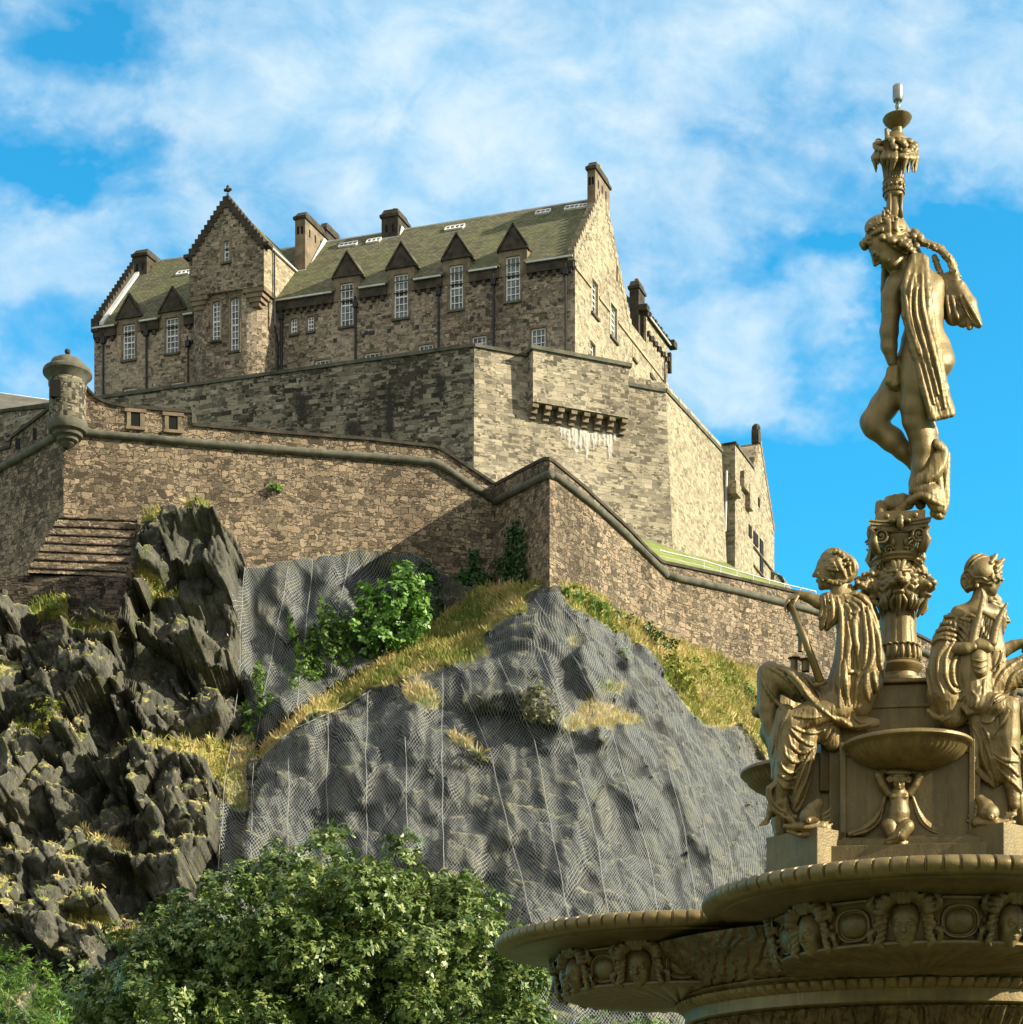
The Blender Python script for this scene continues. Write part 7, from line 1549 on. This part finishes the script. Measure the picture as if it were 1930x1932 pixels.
for (x, y0, y1, r) in ((560, 1470, 1640, 45), (700, 1490, 1640, 50), (640, 1180, 1400, 34)):
    k_ = f*YL/F; c = P(*Z(x, y1, 0)[:2], YL+.25); h = (y1-y0)*k_; rr = r*k_*1.02; m.lathe(c, [(rr, 0), (rr, h*.8), (rr*1.2, h*.86), (rr*1.1, h*.9), (rr*1.75, h*.97), (rr*1.75, h), (0, h)], 16)
m.build('model_columns', M['bronze'], sl, smooth=2)
m = MB(); m.box(P(1585, 1440, 13.25), Vector((.17, .02, 0)), Vector((0, .16, 0)), UPZ*.24); m.build('seat', M['bronze_shaded'], sl, bevel=.01)
# ---------------- right seated figure
YR = 13.0; Z = ZC_; f = Z.f; D = ZD
sr = thing('seated_statue', (P(1850, 1568, YR).x, YR, zf(1568, 12.8)), 'robed seated statue turned away and holding a lyre, right of the lion column', 'statue', 'seated statues round the fountain column')
S = Sculpt((1745, 1035, -50), (1925, 1550, 75), 1.3)
head(S, Z(950, 420, 20), (.80, .10, -.58), (.0, -1, 0), 500*f)
S.chain(Z.many([(880, 600, 20, 92), (860, 720, 20, 100), (820, 850, 20, 150)]), 20*f); S.chain(Z.many([(820, 880, 10, 150), (600, 900, 60, 105)]), 30*f); S.chain(Z.many([(820, 860, 10, 130), (1020, 900, -60, 110)]), 20*f)
S.chain(Z.many([(560, 1340, 190, 92), (700, 1335, 250, 80), (790, 1315, 265, 62)]), 14*f); hand(S, Z(790, 1312, 270), (1, -.02, .05), (.1, .2, -1), 290*f, .55, 1.0, 1)
S.chain(D.many([(1180, 1180, 100, 92), (1190, 1290, 105, 82), (1190, 1350, 110, 74)]), 12*f); foot(S, D(1195, 1375, 105), (-.12, .62, .62), (-.02, -.62, .62), 185*D.f)
S.chain([Z(820, 850, 20, 120), Z(760, 1500, 0, 120), Z(800, 1950, 60, 120), D(1110, 250, 130, 80), D(1110, 800, 100, 80), D(1180, 1180, 100, 70)], 6)
S.build('body', M['bronze'], YR, sr)
S = Sculpt((1800, 1030, -50), (1905, 1135, 55), 1.2); S.ell(Z(870, 370, 10), np.array([210, 225, 175])*f, k=8*f); S.ell(Z(730, 490, 20), np.array([115, 140, 110])*f, k=14*f); S.ell(Z(960, 420, 60), np.array([170, 130, 110])*f, k=10*f)
fr = _front(S); fold(S, [[(690, 330), (760, 220), (880, 150), (1000, 150)], [(740, 330), (800, 240), (900, 190), (1020, 190)], [(790, 340), (860, 260), (960, 230), (1040, 240)], [(700, 280), (770, 190), (860, 140)], [(660, 400), (720, 360), (770, 440), (720, 560)], [(640, 460), (690, 440), (720, 520)], [(680, 600), (760, 560), (820, 620)], [(650, 520), (700, 620), (780, 640)],
    [(820, 400), (900, 380), (960, 420), (1060, 400)], [(810, 450), (890, 440), (960, 480), (1060, 450)], [(820, 500), (900, 500), (980, 520), (1060, 500)], [(840, 350), (920, 330), (1000, 360)]], Z, 20, .5, .85, fr=fr)
for i in range(20):
    a = i/19; q = Z(830+290*a+g.normal()*16, 520-60*a-60*math.sin(a*3)+g.normal()*26, 150-60*a); S.cap(q, q, 28*f, 28*f, 3*f)
for i, (x, y, x2, y2) in enumerate(((1000, 260, 1110, 140), (1040, 300, 1200, 200), (1060, 350, 1180, 280), (980, 250, 1060, 170), (1080, 400, 1170, 350), (1040, 420, 1140, 430), (1000, 330, 1110, 260), (1020, 470, 1100, 480), (980, 400, 1060, 400))):
    S.chain([Z(x, y+14, 120-6*i, 26), Z((x+x2)/2-14, (y+y2)/2+14, 110-8*i, 38), Z(x2-44, y2+24, 90-8*i, 28)], 3*f)
    S.chain([Z(x-50, y+70, 150-6*i, 18), Z((x+x2)/2-50, (y+y2)/2+60, 160-8*i, 30), Z(x2-60, y2+60, 130-8*i, 15)], 2*f)
S.build('hair', M['bronze'], YR, sr)
S = Sculpt((1735, 1145, -75), (2075, 1560, 90), 1.3)
S.chain(Z.many([(760, 1060, 20, 190), (780, 1300, 0, 250), (760, 1650, 0, 260), (800, 1950, 0, 260)]), 30*f); S.chain(Z.many([(520, 1010, 70, 120), (440, 1250, 90, 170), (420, 1620, 90, 215), (440, 1900, 70, 225), (520, 2180, 40, 170)]), 26*f); S.chain(Z.many([(980, 1050, -10, 150), (1030, 1350, -20, 150), (1060, 1600, -20, 130)]), 26*f)
S.chain([Z(800, 1950, 60, 220), D(760, 200, 110, 150), D(1000, 230, 150, 140), D(1110, 250, 150, 128)], 26*f); S.chain(D.many([(1110, 260, 150, 130), (1110, 560, 130, 138), (1120, 850, 120, 125), (1170, 1120, 110, 95), (1190, 1200, 105, 88)]), 22*f)
S.chain(Z.many([(900, 1850, 0, 200), (1180, 1700, -80, 190), (1500, 1570, -110, 170), (1640, 1560, -110, 160), (1660, 2000, -90, 145), (1600, 2500, -70, 110)]), 30*f)
S.chain(D.many([(900, 280, 120, 130), (930, 550, 100, 125), (980, 820, 85, 110), (1030, 1040, 75, 80)]), 30*f); S.chain(D.many([(760, 330, 80, 110), (790, 600, 80, 100), (860, 850, 70, 90), (930, 1020, 60, 72), (990, 1130, 50, 34)]), 20*f); S.chain(D.many([(760, 500, 120, 50), (740, 750, 130, 48), (750, 950, 120, 40), (950, 1150, 80, 24)]), 14*f)
S.chain(D.many([(330, 100, 20, 150), (330, 260, 10, 110), (560, 330, 0, 130)]), 20*f); S.chain(D.many([(200, 290, 120, 26), (330, 370, 140, 28), (480, 310, 150, 28), (600, 200, 160, 26)]), 6*f); S.chain(D.many([(380, 40, 170, 26), (450, 145, 190, 28), (560, 150, 190, 28), (640, 60, 190, 24)]), 6*f)
S.chain(D.many([(610, 250, 180, 34), (650, 310, 200, 34), (760, 290, 200, 34), (830, 130, 200, 34), (840, -60, 190, 30)]), 6*f); S.chain(D.many([(640, 260, 180, 30), (660, 160, 200, 32), (740, 10, 210, 30)]), 6*f); S.chain(D.many([(690, 300, 200, 26), (760, 180, 215, 30), (790, 20, 215, 26)]), 6*f)
fr = _front(S)
fold(S, [[(270, 1010), (400, 945), (570, 925)], [(280, 1080), (450, 1020), (640, 1070), (720, 1180)], [(265, 1150), (420, 1090), (600, 1130), (700, 1250)], [(250, 1230), (400, 1160), (560, 1185), (660, 1265)], [(235, 1330), (330, 1220), (500, 1225), (600, 1280)], [(450, 1260), (340, 1450), (340, 1700), (400, 1900)], [(530, 1270), (440, 1450), (440, 1700), (540, 1880), (640, 1870)], [(600, 1400), (530, 1550), (540, 1760), (620, 1840)],
    [(230, 1400), (205, 1650), (240, 1930)], [(300, 1350), (260, 1600), (300, 1900)], [(590, 930), (700, 915), (820, 918)], [(600, 945), (680, 1010), (695, 1090)], [(575, 945), (555, 1050), (590, 1110)], [(640, 950), (760, 1000), (775, 1060)], [(830, 960), (790, 1060), (760, 1180)], [(1150, 1400), (1100, 1560), (1010, 1640)], [(1180, 1480), (1120, 1600), (1040, 1700)], [(1390, 1480), (1250, 1560), (1130, 1700), (1040, 1880)], [(1400, 1600), (1290, 1680), (1210, 1850)], [(1300, 1530), (1170, 1640), (1060, 1800)]], Z, 25, .55, .85, fr=fr)
fold(S, [[(960, 780), (1080, 850), (1230, 870)], [(960, 830), (1120, 920), (1245, 1040)], [(1000, 950), (1140, 1080), (1265, 1200)], [(1110, 1080), (1190, 1130), (1270, 1230)], [(1060, 1270), (1180, 1255), (1270, 1285)], [(950, 560), (1040, 430), (1120, 290)], [(800, 400), (880, 420), (950, 370), (1050, 250)], [(860, 290), (950, 180), (1060, 110)], [(880, 250), (960, 130), (1050, 70)], [(770, 400), (840, 600), (900, 850), (990, 1100)],
    [(710, 470), (790, 620), (830, 850), (950, 1120)], [(860, 560), (900, 800), (960, 1000)], [(690, 740), (730, 830), (720, 1010), (860, 1100)], [(800, 420), (880, 560), (930, 780)], [(1180, 700), (1240, 800), (1260, 900)], [(700, 60), (760, 160), (690, 250)], [(230, 330), (330, 400), (470, 350)]], D, 19, .5, .85, fr=fr)
S.build('robe', M['bronze'], YR, sr, ripple=(1.3, .085, .020))
S = Sculpt((1810, 1095, 10), (1915, 1290, 62), 1.2)
S.chain(Z.many([(770, 1270, 240, 62), (800, 1120, 240, 56), (850, 950, 240, 46), (885, 780, 240, 34), (905, 680, 240, 28), (888, 600, 240, 20)]), 5*f); S.chain(Z.many([(1030, 1260, 250, 58), (1060, 1100, 250, 52), (1110, 960, 250, 42), (1160, 850, 250, 30), (1205, 778, 250, 17)]), 5*f)
S.chain(Z.many([(870, 860, 240, 30), (1070, 975, 250, 32)]), 3*f)
for i in range(5): S.chain(Z.many([(900+34*i, 900+20*i, 250, 11), (830+38*i, 1240, 255, 11)]), 1)
S.chain(Z.many([(850, 1300, 220, 100), (960, 1310, 225, 90)]), 10*f); S.chain(Z.many([(850, 1450, 225, 115), (870, 1620, 225, 95)]), 16*f)
fr = _front(S); fold(S, [[(760, 1480), (870, 1500), (960, 1470)], [(770, 1550), (870, 1580), (960, 1540)], [(790, 1620), (870, 1650), (940, 1610)]], Z, 14, .5, .7, fr=fr)
S.build('lyre', M['bronze'], YR, sr)
S = Sculpt((1800, 1485, -40), (1935, 1600, 60), 1.5); dolphin(S, D, 1, 915, 1510); S.build('dolphin', M['bronze'], YR-.25, sr)
m = MB(); m.box(P(1800, 1440, 13.2), Vector((.19, -.02, 0)), Vector((0, .16, 0)), UPZ*.24); m.build('seat', M['bronze_shaded'], sr, bevel=.01)
# the two figures on the far side are the same castings turned about the column
def turned(src, label, ang):
    r = copy_tree(src); r['label'] = label; M4 = Matrix.Rotation(ang, 4, 'Z'); c = Vector((FM.x, FM.y, 0)); r.location = c+(M4 @ (src.location-c)); r.rotation_euler.z = ang; return r
rr_ = turned(sl, 'seated statue on the far side, nearly hidden behind the lyre player', math.pi); rr_.location.x += .24
S = Sculpt((1405, 1300, -70), (1500, 1600, 60), 1.5); Zq = Z3
S.chain([Zq(250, 900, 0, 60), Zq(180, 1060, 0, 46), Zq(110, 1060, 20, 34)], 5); hand(S, Zq(112, 1062, 20), (-.8, -.45, .2), (-.2, -.6, .5), 20, .9, 1., 1)
S.chain([Zq(210, 1040, -40, 70), Zq(190, 1180, -40, 62), Zq(230, 1300, -40, 50), Zq(260, 1500, -40, 60), Zq(260, 1750, -40, 60)], 8)
S.chain([Zq(250, 900, -60, 60), Zq(190, 1060, -30, 60), Zq(112, 1062, 10, 26)], 6); S.chain([Zq(250, 900, -60, 70), Zq(280, 1100, -60, 90), Zq(300, 1400, -60, 80)], 8)
rl_ = thing('seated_statue', (P(1480, 1568, 13.9).x, 13.9, zf(1568, 12.8)), 'far side statue of which only a bent hand and drapery show at the left', 'statue', 'seated statues round the fountain column'); S.chain([Zq(240, 1100, -50, 60), Zq(250, 1700, -50, 60)], 6); S.build('body', M['bronze'], 13.9, rl_, ripple=(1.0, .09, .02))
# ---------------- merchild under the front bowl
E = ZE_; f = E.f; YP = 12.80
S = Sculpt((1585, 1440, -10), (1800, 1608, 48), 1.2)
head(S, E(1000, 500, 170), (0, .30, .95), (0, -1, .2), 330*f)
S.chain(E.many([(1000, 640, 110, 90), (1000, 740, 110, 140), (1000, 860, 115, 135), (1000, 990, 120, 160), (985, 1100, 100, 175)]), 30*f)
for e in (-1, 1):
    S.chain(E.many([(1000+e*160, 690, 90, 70), (1000+e*250, 560, 110, 62), (1000+e*310, 420, 110, 66), (1000+e*220, 350, 80, 50), (1000+e*120, 340, 60, 40)]), 14*f); S.ell(E(1000+e*75, 745, 215), np.array([65, 45, 35])*f, k=14*f)
    S.chain(E.many([(1000+e*210, 760, 30, 30), (1000+e*270, 950, 30, 50), (1000+e*370, 1130, 30, 70), (1000+e*560, 1280, 25, 76), (1000+e*760, 1330, 15, 44)]), 10*f)
q = E(995, 935, 285); S.cap(q, q, 14*f, 14*f, 4*f, 'sub')
for i in range(26): q = E(830+13.5*i, 500+50*math.sin(i*.5)*(-1 if i % 2 else 1)*.6-20, 290-abs(i-13)*9); S.cap(q, q, 32*f, 32*f, 3*f)
S.ell(E(1005, 375, 130), np.array([215, 62, 190])*f, k=8*f)
S.chain(E.many([(860, 1190, 170, 130), (900, 1300, 190, 110), (1040, 1480, 190, 70), (1180, 1440, 150, 34)]), 8*f); S.chain(E.many([(1110, 1210, 200, 125), (1020, 1340, 230, 110), (860, 1450, 200, 78), (790, 1500, 150, 40)]), 6*f)
fr = _front(S); fold(S, [[(740, 860), (680, 1040), (520, 1210), (260, 1320)], [(760, 940), (700, 1120), (540, 1270), (300, 1350)], [(1250, 860), (1330, 1060), (1470, 1220), (1720, 1310)], [(1240, 940), (1330, 1140), (1480, 1270), (1700, 1350)], [(1010, 1280), (1110, 1190), (1180, 1140)], [(800, 1420), (950, 1380), (1000, 1300)]], E, 16, .5, .8, fr=fr)
pu_ = S.build('merchild', M['bronze'], YP, ftn)
# ---------------- standing figure
YS = 13.5; Z = ZS2; f = Z.f; Q = ZS1
pz = P(1716, 961, YS)
ss = thing('standing_statue', (pz.x, pz.y, pz.z), 'tall standing nude female statue with trailing drapery, carrying a vase on her head', 'statue')
S = Sculpt((1610, 390, -70), (1815, 975, 70), 1.35)
head(S, Q(590, 1405, 20), (-.74, .64, .22), (-.5, -.8, 0), 400*Q.f)
S.chain([Q(690, 1440, 10, 80), Q(760, 1560, 0, 84), Z(735, -60, 0, 120)], 22*f)
S.chain(Z.many([(740, -60, 0, 130), (760, 60, 0, 165), (785, 180, 0, 145), (800, 300, 0, 128), (790, 400, 0, 155), (790, 500, 0, 180)]), 40*f); S.chain(Z.many([(860, -20, -10, 90), (850, 80, -10, 86), (870, 200, 0, 60)]), 40*f)
S.chain(Z.many([(870, 440, -10, 125), (880, 530, 20, 135), (860, 620, 10, 105)]), 40*f)
S.chain(Z.many([(790, 520, 20, 180), (770, 680, 20, 165), (745, 850, 20, 130), (745, 970, 15, 108), (780, 1060, 5, 104), (795, 1150, 0, 98), (780, 1300, 0, 75), (745, 1430, 0, 58), (735, 1520, 5, 55)]), 26*f)
foot(S, Z(735, 1535, 5), (-1, .10, .18), (0, -1, 0), 262*f)
S.chain(Z.many([(690, 600, -40, 150), (600, 740, -60, 118), (500, 870, -60, 102), (425, 985, -50, 96), (440, 1020, -50, 92), (560, 1110, -70, 92), (640, 1190, -80, 72), (730, 1300, -95, 46), (790, 1400, -100, 38)]), 24*f); S.chain(Z.many([(790, 1400, -100, 38), (830, 1480, -100, 34), (780, 1560, -90, 28)]), 10*f)
S.chain(Z.many([(590, -20, 60, 76), (555, 60, 70, 68), (555, 180, 75, 66), (540, 320, 75, 68), (540, 430, 75, 60), (560, 540, 70, 38)]), 20*f); S.chain(Z.many([(600, -30, 60, 78), (700, -40, 40, 90)]), 30*f)
hand(S, Z(560, 545, 68), (.15, 1, .0), (.8, 0, -.5), 150*f, 1.1, 1.0, 1)
S.chain([Q(800, 1500, -50, 72), Q(740, 1330, -60, 56), Q(650, 1180, -55, 50), Q(575, 1070, -35, 36)], 16*f); hand(S, Q(575, 1075, -35), (-.25, -1, 0), (.8, 0, .3), 190*Q.f, .35, 1.0, 1)
for e, w in ((520, 90), (640, 10)): pass
S.build('body', M['bronze'], YS, ss)
S = Sculpt((1612, 385, -50), (1760, 520, 60), 1.3)
S.ell(Q(570, 1260, 15), np.array([175, 120, 150])*Q.f, k=8*f); S.ell(Q(640, 1370, 10), np.array([140, 110, 130])*Q.f, k=10*f); g = np.random.default_rng(12)
fr = _front(S); fold(S, [[(420, 1280), (520, 1200), (640, 1180)], [(430, 1320), (540, 1270), (700, 1260)], [(560, 1150), (600, 1250), (580, 1330)], [(660, 1180), (650, 1260), (700, 1330)]], Q, 22, .5, .8, fr=fr)
for i in range(46):
    a = i/45; x = 380+380*a; y = 1385-75*math.sin(a*2.9)+g.normal()*22+30*a; q = Q(x, y, 30+120*math.sin(min(1, a*1.4)*1.7)+g.normal()*16); S.cap(q, q, 30*Q.f, 30*Q.f, 3*f)
for i in range(26):
    q = Q(770+g.normal()*45, 1400+g.normal()*50, 60+g.normal()*40); S.cap(q, q, 28*Q.f, 28*Q.f, 3*f)
for (x, y) in ((510, 1195), (570, 1140), (640, 1190), (460, 1240)):
    for j in range(5): a = j*1.256; q = Q(x+24*math.cos(a), y+20*math.sin(a), 130); S.cap(q, q, 17*Q.f, 17*Q.f, 2*f)
S.build('hair', M['bronze'], YS, ss)
S = Sculpt((1625, 440, -70), (1870, 985, 75), 1.35)
S.drape(Z.many([(705, -200, 120), (650, 0, 170), (655, 200, 165), (720, 470, 165), (790, 740, 150), (850, 955, 130)]), Z.many([(780, -210, 100), (800, 0, 165), (850, 250, 150), (905, 460, 165), (960, 740, 140), (1005, 915, 100)]), 6, 27, 6*f, base=24*f, wave=.7, seed=1) if False else None
LA = [(705, -215, 95), (655, 0, 165), (660, 200, 165), (715, 440, 175), (785, 720, 165), (850, 950, 130)]; LB = [(800, -215, 70), (825, 0, 160), (850, 250, 140), (900, 460, 175), (950, 740, 130), (1000, 915, 80)]
S.drape(Z.many(LA), Z.many(LB), 6, 26*f, 5*f, base=26*f, wave=.9, seed=1)
S.chain(Z.many([(560, 600, 80, 34), (550, 680, 70, 42), (590, 730, 60, 30)]), 6*f); S.chain(Z.many([(590, 590, 90, 26), (585, 700, 80, 34)]), 5*f)
S.chain(Q.many([(570, 1590, -70, 34), (560, 1750, -70, 36), (555, 1920, -70, 30)]), 8*f)
# cloth wound round the standing leg and heaped behind the foot
S.chain(Z.many([(850, 980, -30, 26), (870, 1060, -30, 30), (880, 1120, 10, 26)]), 6*f)
for i, (dw, rr) in enumerate(((0, 30), (30, 28), (58, 22))):
    S.curve(Z.many([(885, 1130+dw*.5, 70, rr*.8), (945, 1190+dw*.4, 50, rr*.8), (930-dw*.6, 1290, 75, rr*.9), (850-dw, 1380-dw*.3, 100, rr), (760-dw*.6, 1430-dw*.2, 90, rr), (715, 1490, 70, rr*.8)]), 14*f)
S.chain(Z.many([(900, 1250, 30, 62), (860, 1350, 50, 66), (800, 1430, 50, 62)]), 20*f); S.chain(Z.many([(900, 1180, -10, 50), (910, 1320, -30, 62), (900, 1450, -30, 72), (900, 1560, -20, 76), (900, 1650, -10, 50)]), 20*f); S.chain(Z.many([(760, 1480, 60, 60), (840, 1500, 70, 72), (890, 1590, 60, 60)]), 14*f)
S.curve(Z.many([(960, 1220, 20, 26), (955, 1400, 30, 28), (950, 1560, 40, 30), (935, 1640, 40, 26)]), 6*f); S.curve(Z.many([(690, 1560, 90, 24), (780, 1520, 130, 26), (870, 1560, 120, 26), (930, 1590, 90, 20)]), 5*f); S.curve(Z.many([(910, 1380, 50, 22), (915, 1480, 60, 24), (930, 1580, 70, 18)]), 5*f)
S.chain(Z.many([(480, 1640, 20, 46), (475, 1590, 10, 36)]), 8*f); S.chain(Z.many([(560, 1580, -30, 62), (640, 1570, -40, 66)]), 14*f); S.chain(Z.many([(880, 1650, 40, 40), (920, 1670, 30, 30)]), 8*f)
fr = _front(S); fold(S, [[(720, -100), (690, 100), (720, 300), (800, 560), (870, 850)], [(780, -100), (790, 150), (850, 400), (910, 650), (950, 880)], [(660, 60), (690, 260), (760, 480)], [(740, 0), (740, 200), (820, 480), (900, 780)]], Z, 15, .6, 1.1, fr=fr)
S.build('drapery', M['bronze'], YS, ss, ripple=(1.2, .10, .016))
S = Sculpt((1715, 425, -60), (1870, 635, 50), 1.4); Y2_ = ZS2
for path, r, n in (([(800, 1290, 20), (870, 1370, 10), (1000, 1420, 0), (1090, 1520, 0), (1135, 1650, 0), (1140, 1760, 0), (1130, 1850, 0)], 34, 60), ([(960, 1490, -10), (1000, 1600, -10), (1040, 1700, -10), (1070, 1820, 0), (1090, 1900, 0)], 24, 36), ([(1130, 1850, 0), (1190, 1900, 10), (1230, 1960, 10), (1240, 2060, 10)], 24, 24)):
    pa = np.array(path, float); t = np.linspace(0, len(pa)-1.001, int(n*2.2))
    for i, tt_ in enumerate(t):
        k_ = int(tt_); c = pa[k_]+(pa[k_+1]-pa[k_])*(tt_-k_); d = pa[k_+1]-pa[k_]; d = d/np.linalg.norm(d); o = g.normal(size=3); o = o/np.linalg.norm(o)*r*1.0; c2_ = c+o; e1_ = unit(d+g.normal(size=3)*.6); e2_ = unit(np.cross(e1_, o)); e3_ = np.cross(e1_, e2_); S.ell(Q(*c2_), np.array([r*.72, r*.36, r*.24])*Q.f, np.array([e1_, e2_, e3_]), k=1.2*f)
    S.chain([Q(*p_, r*1.0) for p_ in pa], 4*f)
S.chain(Z.many([(980, -60, -40, 60), (1000, 100, -50, 70), (1010, 220, -40, 62)]), 20*f); S.chain(Z.many([(1050, 0, -20, 60), (1120, 120, -20, 62), (1165, 230, -10, 46), (1195, 270, 0, 30)]), 20*f); S.chain(Z.many([(960, 120, -60, 50), (960, 200, -60, 36)]), 10*f); S.chain(Z.many([(1060, 200, -30, 70), (1080, 250, -30, 45)]), 14*f)
fr = _front(S); fold(S, [[(1060, 60), (1120, 180), (1180, 270)], [(1000, 60), (1030, 180), (1060, 270)], [(1090, 60), (1160, 180), (1210, 270)], [(960, 60), (980, 180), (1000, 260)]], Z, 18, .5, .9, fr=fr)
S.build('garland', M['bronze'], YS, ss)
k = Q.f*YS/F; bc = P(*Q(632, 1180, 0)[:2], YS); h = lambda y: (1180-y)*k
def vs(rx): return rx*k
m = MB(); m.lathe(bc, [(vs(60), h(1190)), (vs(62), h(1130)), (vs(58), h(1030)), (vs(72), h(1020)), (vs(78), h(1005)), (vs(76), h(985)), (vs(84), h(975)), (vs(80), h(960)), (vs(78), h(915)), (vs(86), h(900)), (vs(84), h(888)), (vs(80), h(876))], 32); va = m.build('vase_neck', M['bronze'], ss, smooth=2)
m = MB(); m.lathe(bc, [(vs(80), h(878)), (vs(86), h(820)), (vs(98), h(740)), (vs(115), h(670)), (vs(140), h(625)), (vs(150), h(610)), (vs(100), h(600))], 160, mod=lambda a, i: 1-.06*abs(math.sin(a*12))*(1 if i < 5 else .3)); m.build('vase_body', M['bronze'], ss, smooth=2)
m = MB()
for y in (985, 890):
    for i in range(26): a = i*2*math.pi/26; m.ball(Vector(bc)+Vector((math.cos(a)*vs(84), math.sin(a)*vs(84), h(y))), vs(8), 6, 4)
for i in range(12): a = i*2*math.pi/12; m.ball(Vector(bc)+Vector((math.cos(a)*vs(80), math.sin(a)*vs(80), h(937))), (vs(15), vs(15), vs(20)), 7, 5)
for a in (-2.2, -.8, .6, 2.): m.tube([Vector(bc)+Vector((math.cos(a)*vs(75), math.sin(a)*vs(75), h(1200))), Vector(bc)+Vector((math.cos(a)*vs(70), math.sin(a)*vs(70), h(1120))), Vector(bc)+Vector((math.cos(a)*vs(76), math.sin(a)*vs(76), h(1010)))], [vs(14), vs(10), vs(14)], 7)
m.build('vase_beading', M['bronze'], va, smooth=True)
S = Sculpt((1640, 235, -48), (1735, 330, 48), 1.1); g = np.random.default_rng(8); bx = Q(645, 560, 0)
for i in range(64):
    a = g.uniform(0, 2*math.pi); zt_ = g.random(); rr = (100+60*math.sin(zt_*2.6)) if zt_ > .25 else 165; c = (645+rr*math.cos(a), 720-zt_*190, rr*math.sin(a)); r_ = g.uniform(22, 36); S.ell(Q(*c), np.array([r_, r_*g.uniform(.7, 1.1), r_])*Q.f, k=2*f)
for i in range(22):
    a = i*2*math.pi/22+g.normal()*.1; L_ = g.uniform(50, 130); S.chain([Q(645+150*math.cos(a), 650, 150*math.sin(a), 24), Q(645+172*math.cos(a), 690, 172*math.sin(a), 26), Q(645+160*math.cos(a+.1), 690+L_, 160*math.sin(a+.1), 6)], 3*f)
S.chain(Q.many([(645, 640, 0, 120), (650, 560, 0, 90), (655, 500, 0, 50)]), 4*f); S.chain(Q.many([(580, 520, 40, 22), (572, 465, 40, 16)]), 3*f)
S.build('fruit_and_flowers', M['bronze'], YS, va)
bc2 = P(*Q(660, 500, 0)[:2], YS); h2 = lambda y: (500-y)*k
m = MB(); m.lathe(bc2, [(vs(40), h2(510)), (vs(42), h2(480)), (vs(38), h2(455)), (vs(52), h2(448)), (vs(80), h2(425)), (vs(105), h2(400)), (vs(116), h2(378)), (vs(112), h2(370)), (vs(60), h2(356)), (vs(12), h2(350))], 48); m.build('dish', M['bronze'], va, smooth=2)
m = MB(); m.lathe(bc2+Vector((vs(4), 0, 0)), [(vs(18), h2(360)), (vs(13), h2(330)), (vs(20), h2(318)), (vs(13), h2(305)), (vs(20), h2(290)), (vs(22), h2(270)), (vs(13), h2(255)), (vs(20), h2(240)), (vs(34), h2(236)), (vs(41), h2(222)), (vs(41), h2(120)), (vs(39), h2(114)), (vs(30), h2(114)), (vs(30), h2(150))], 32); m.build('jet_nozzle', M['pewter'], va, smooth=2)
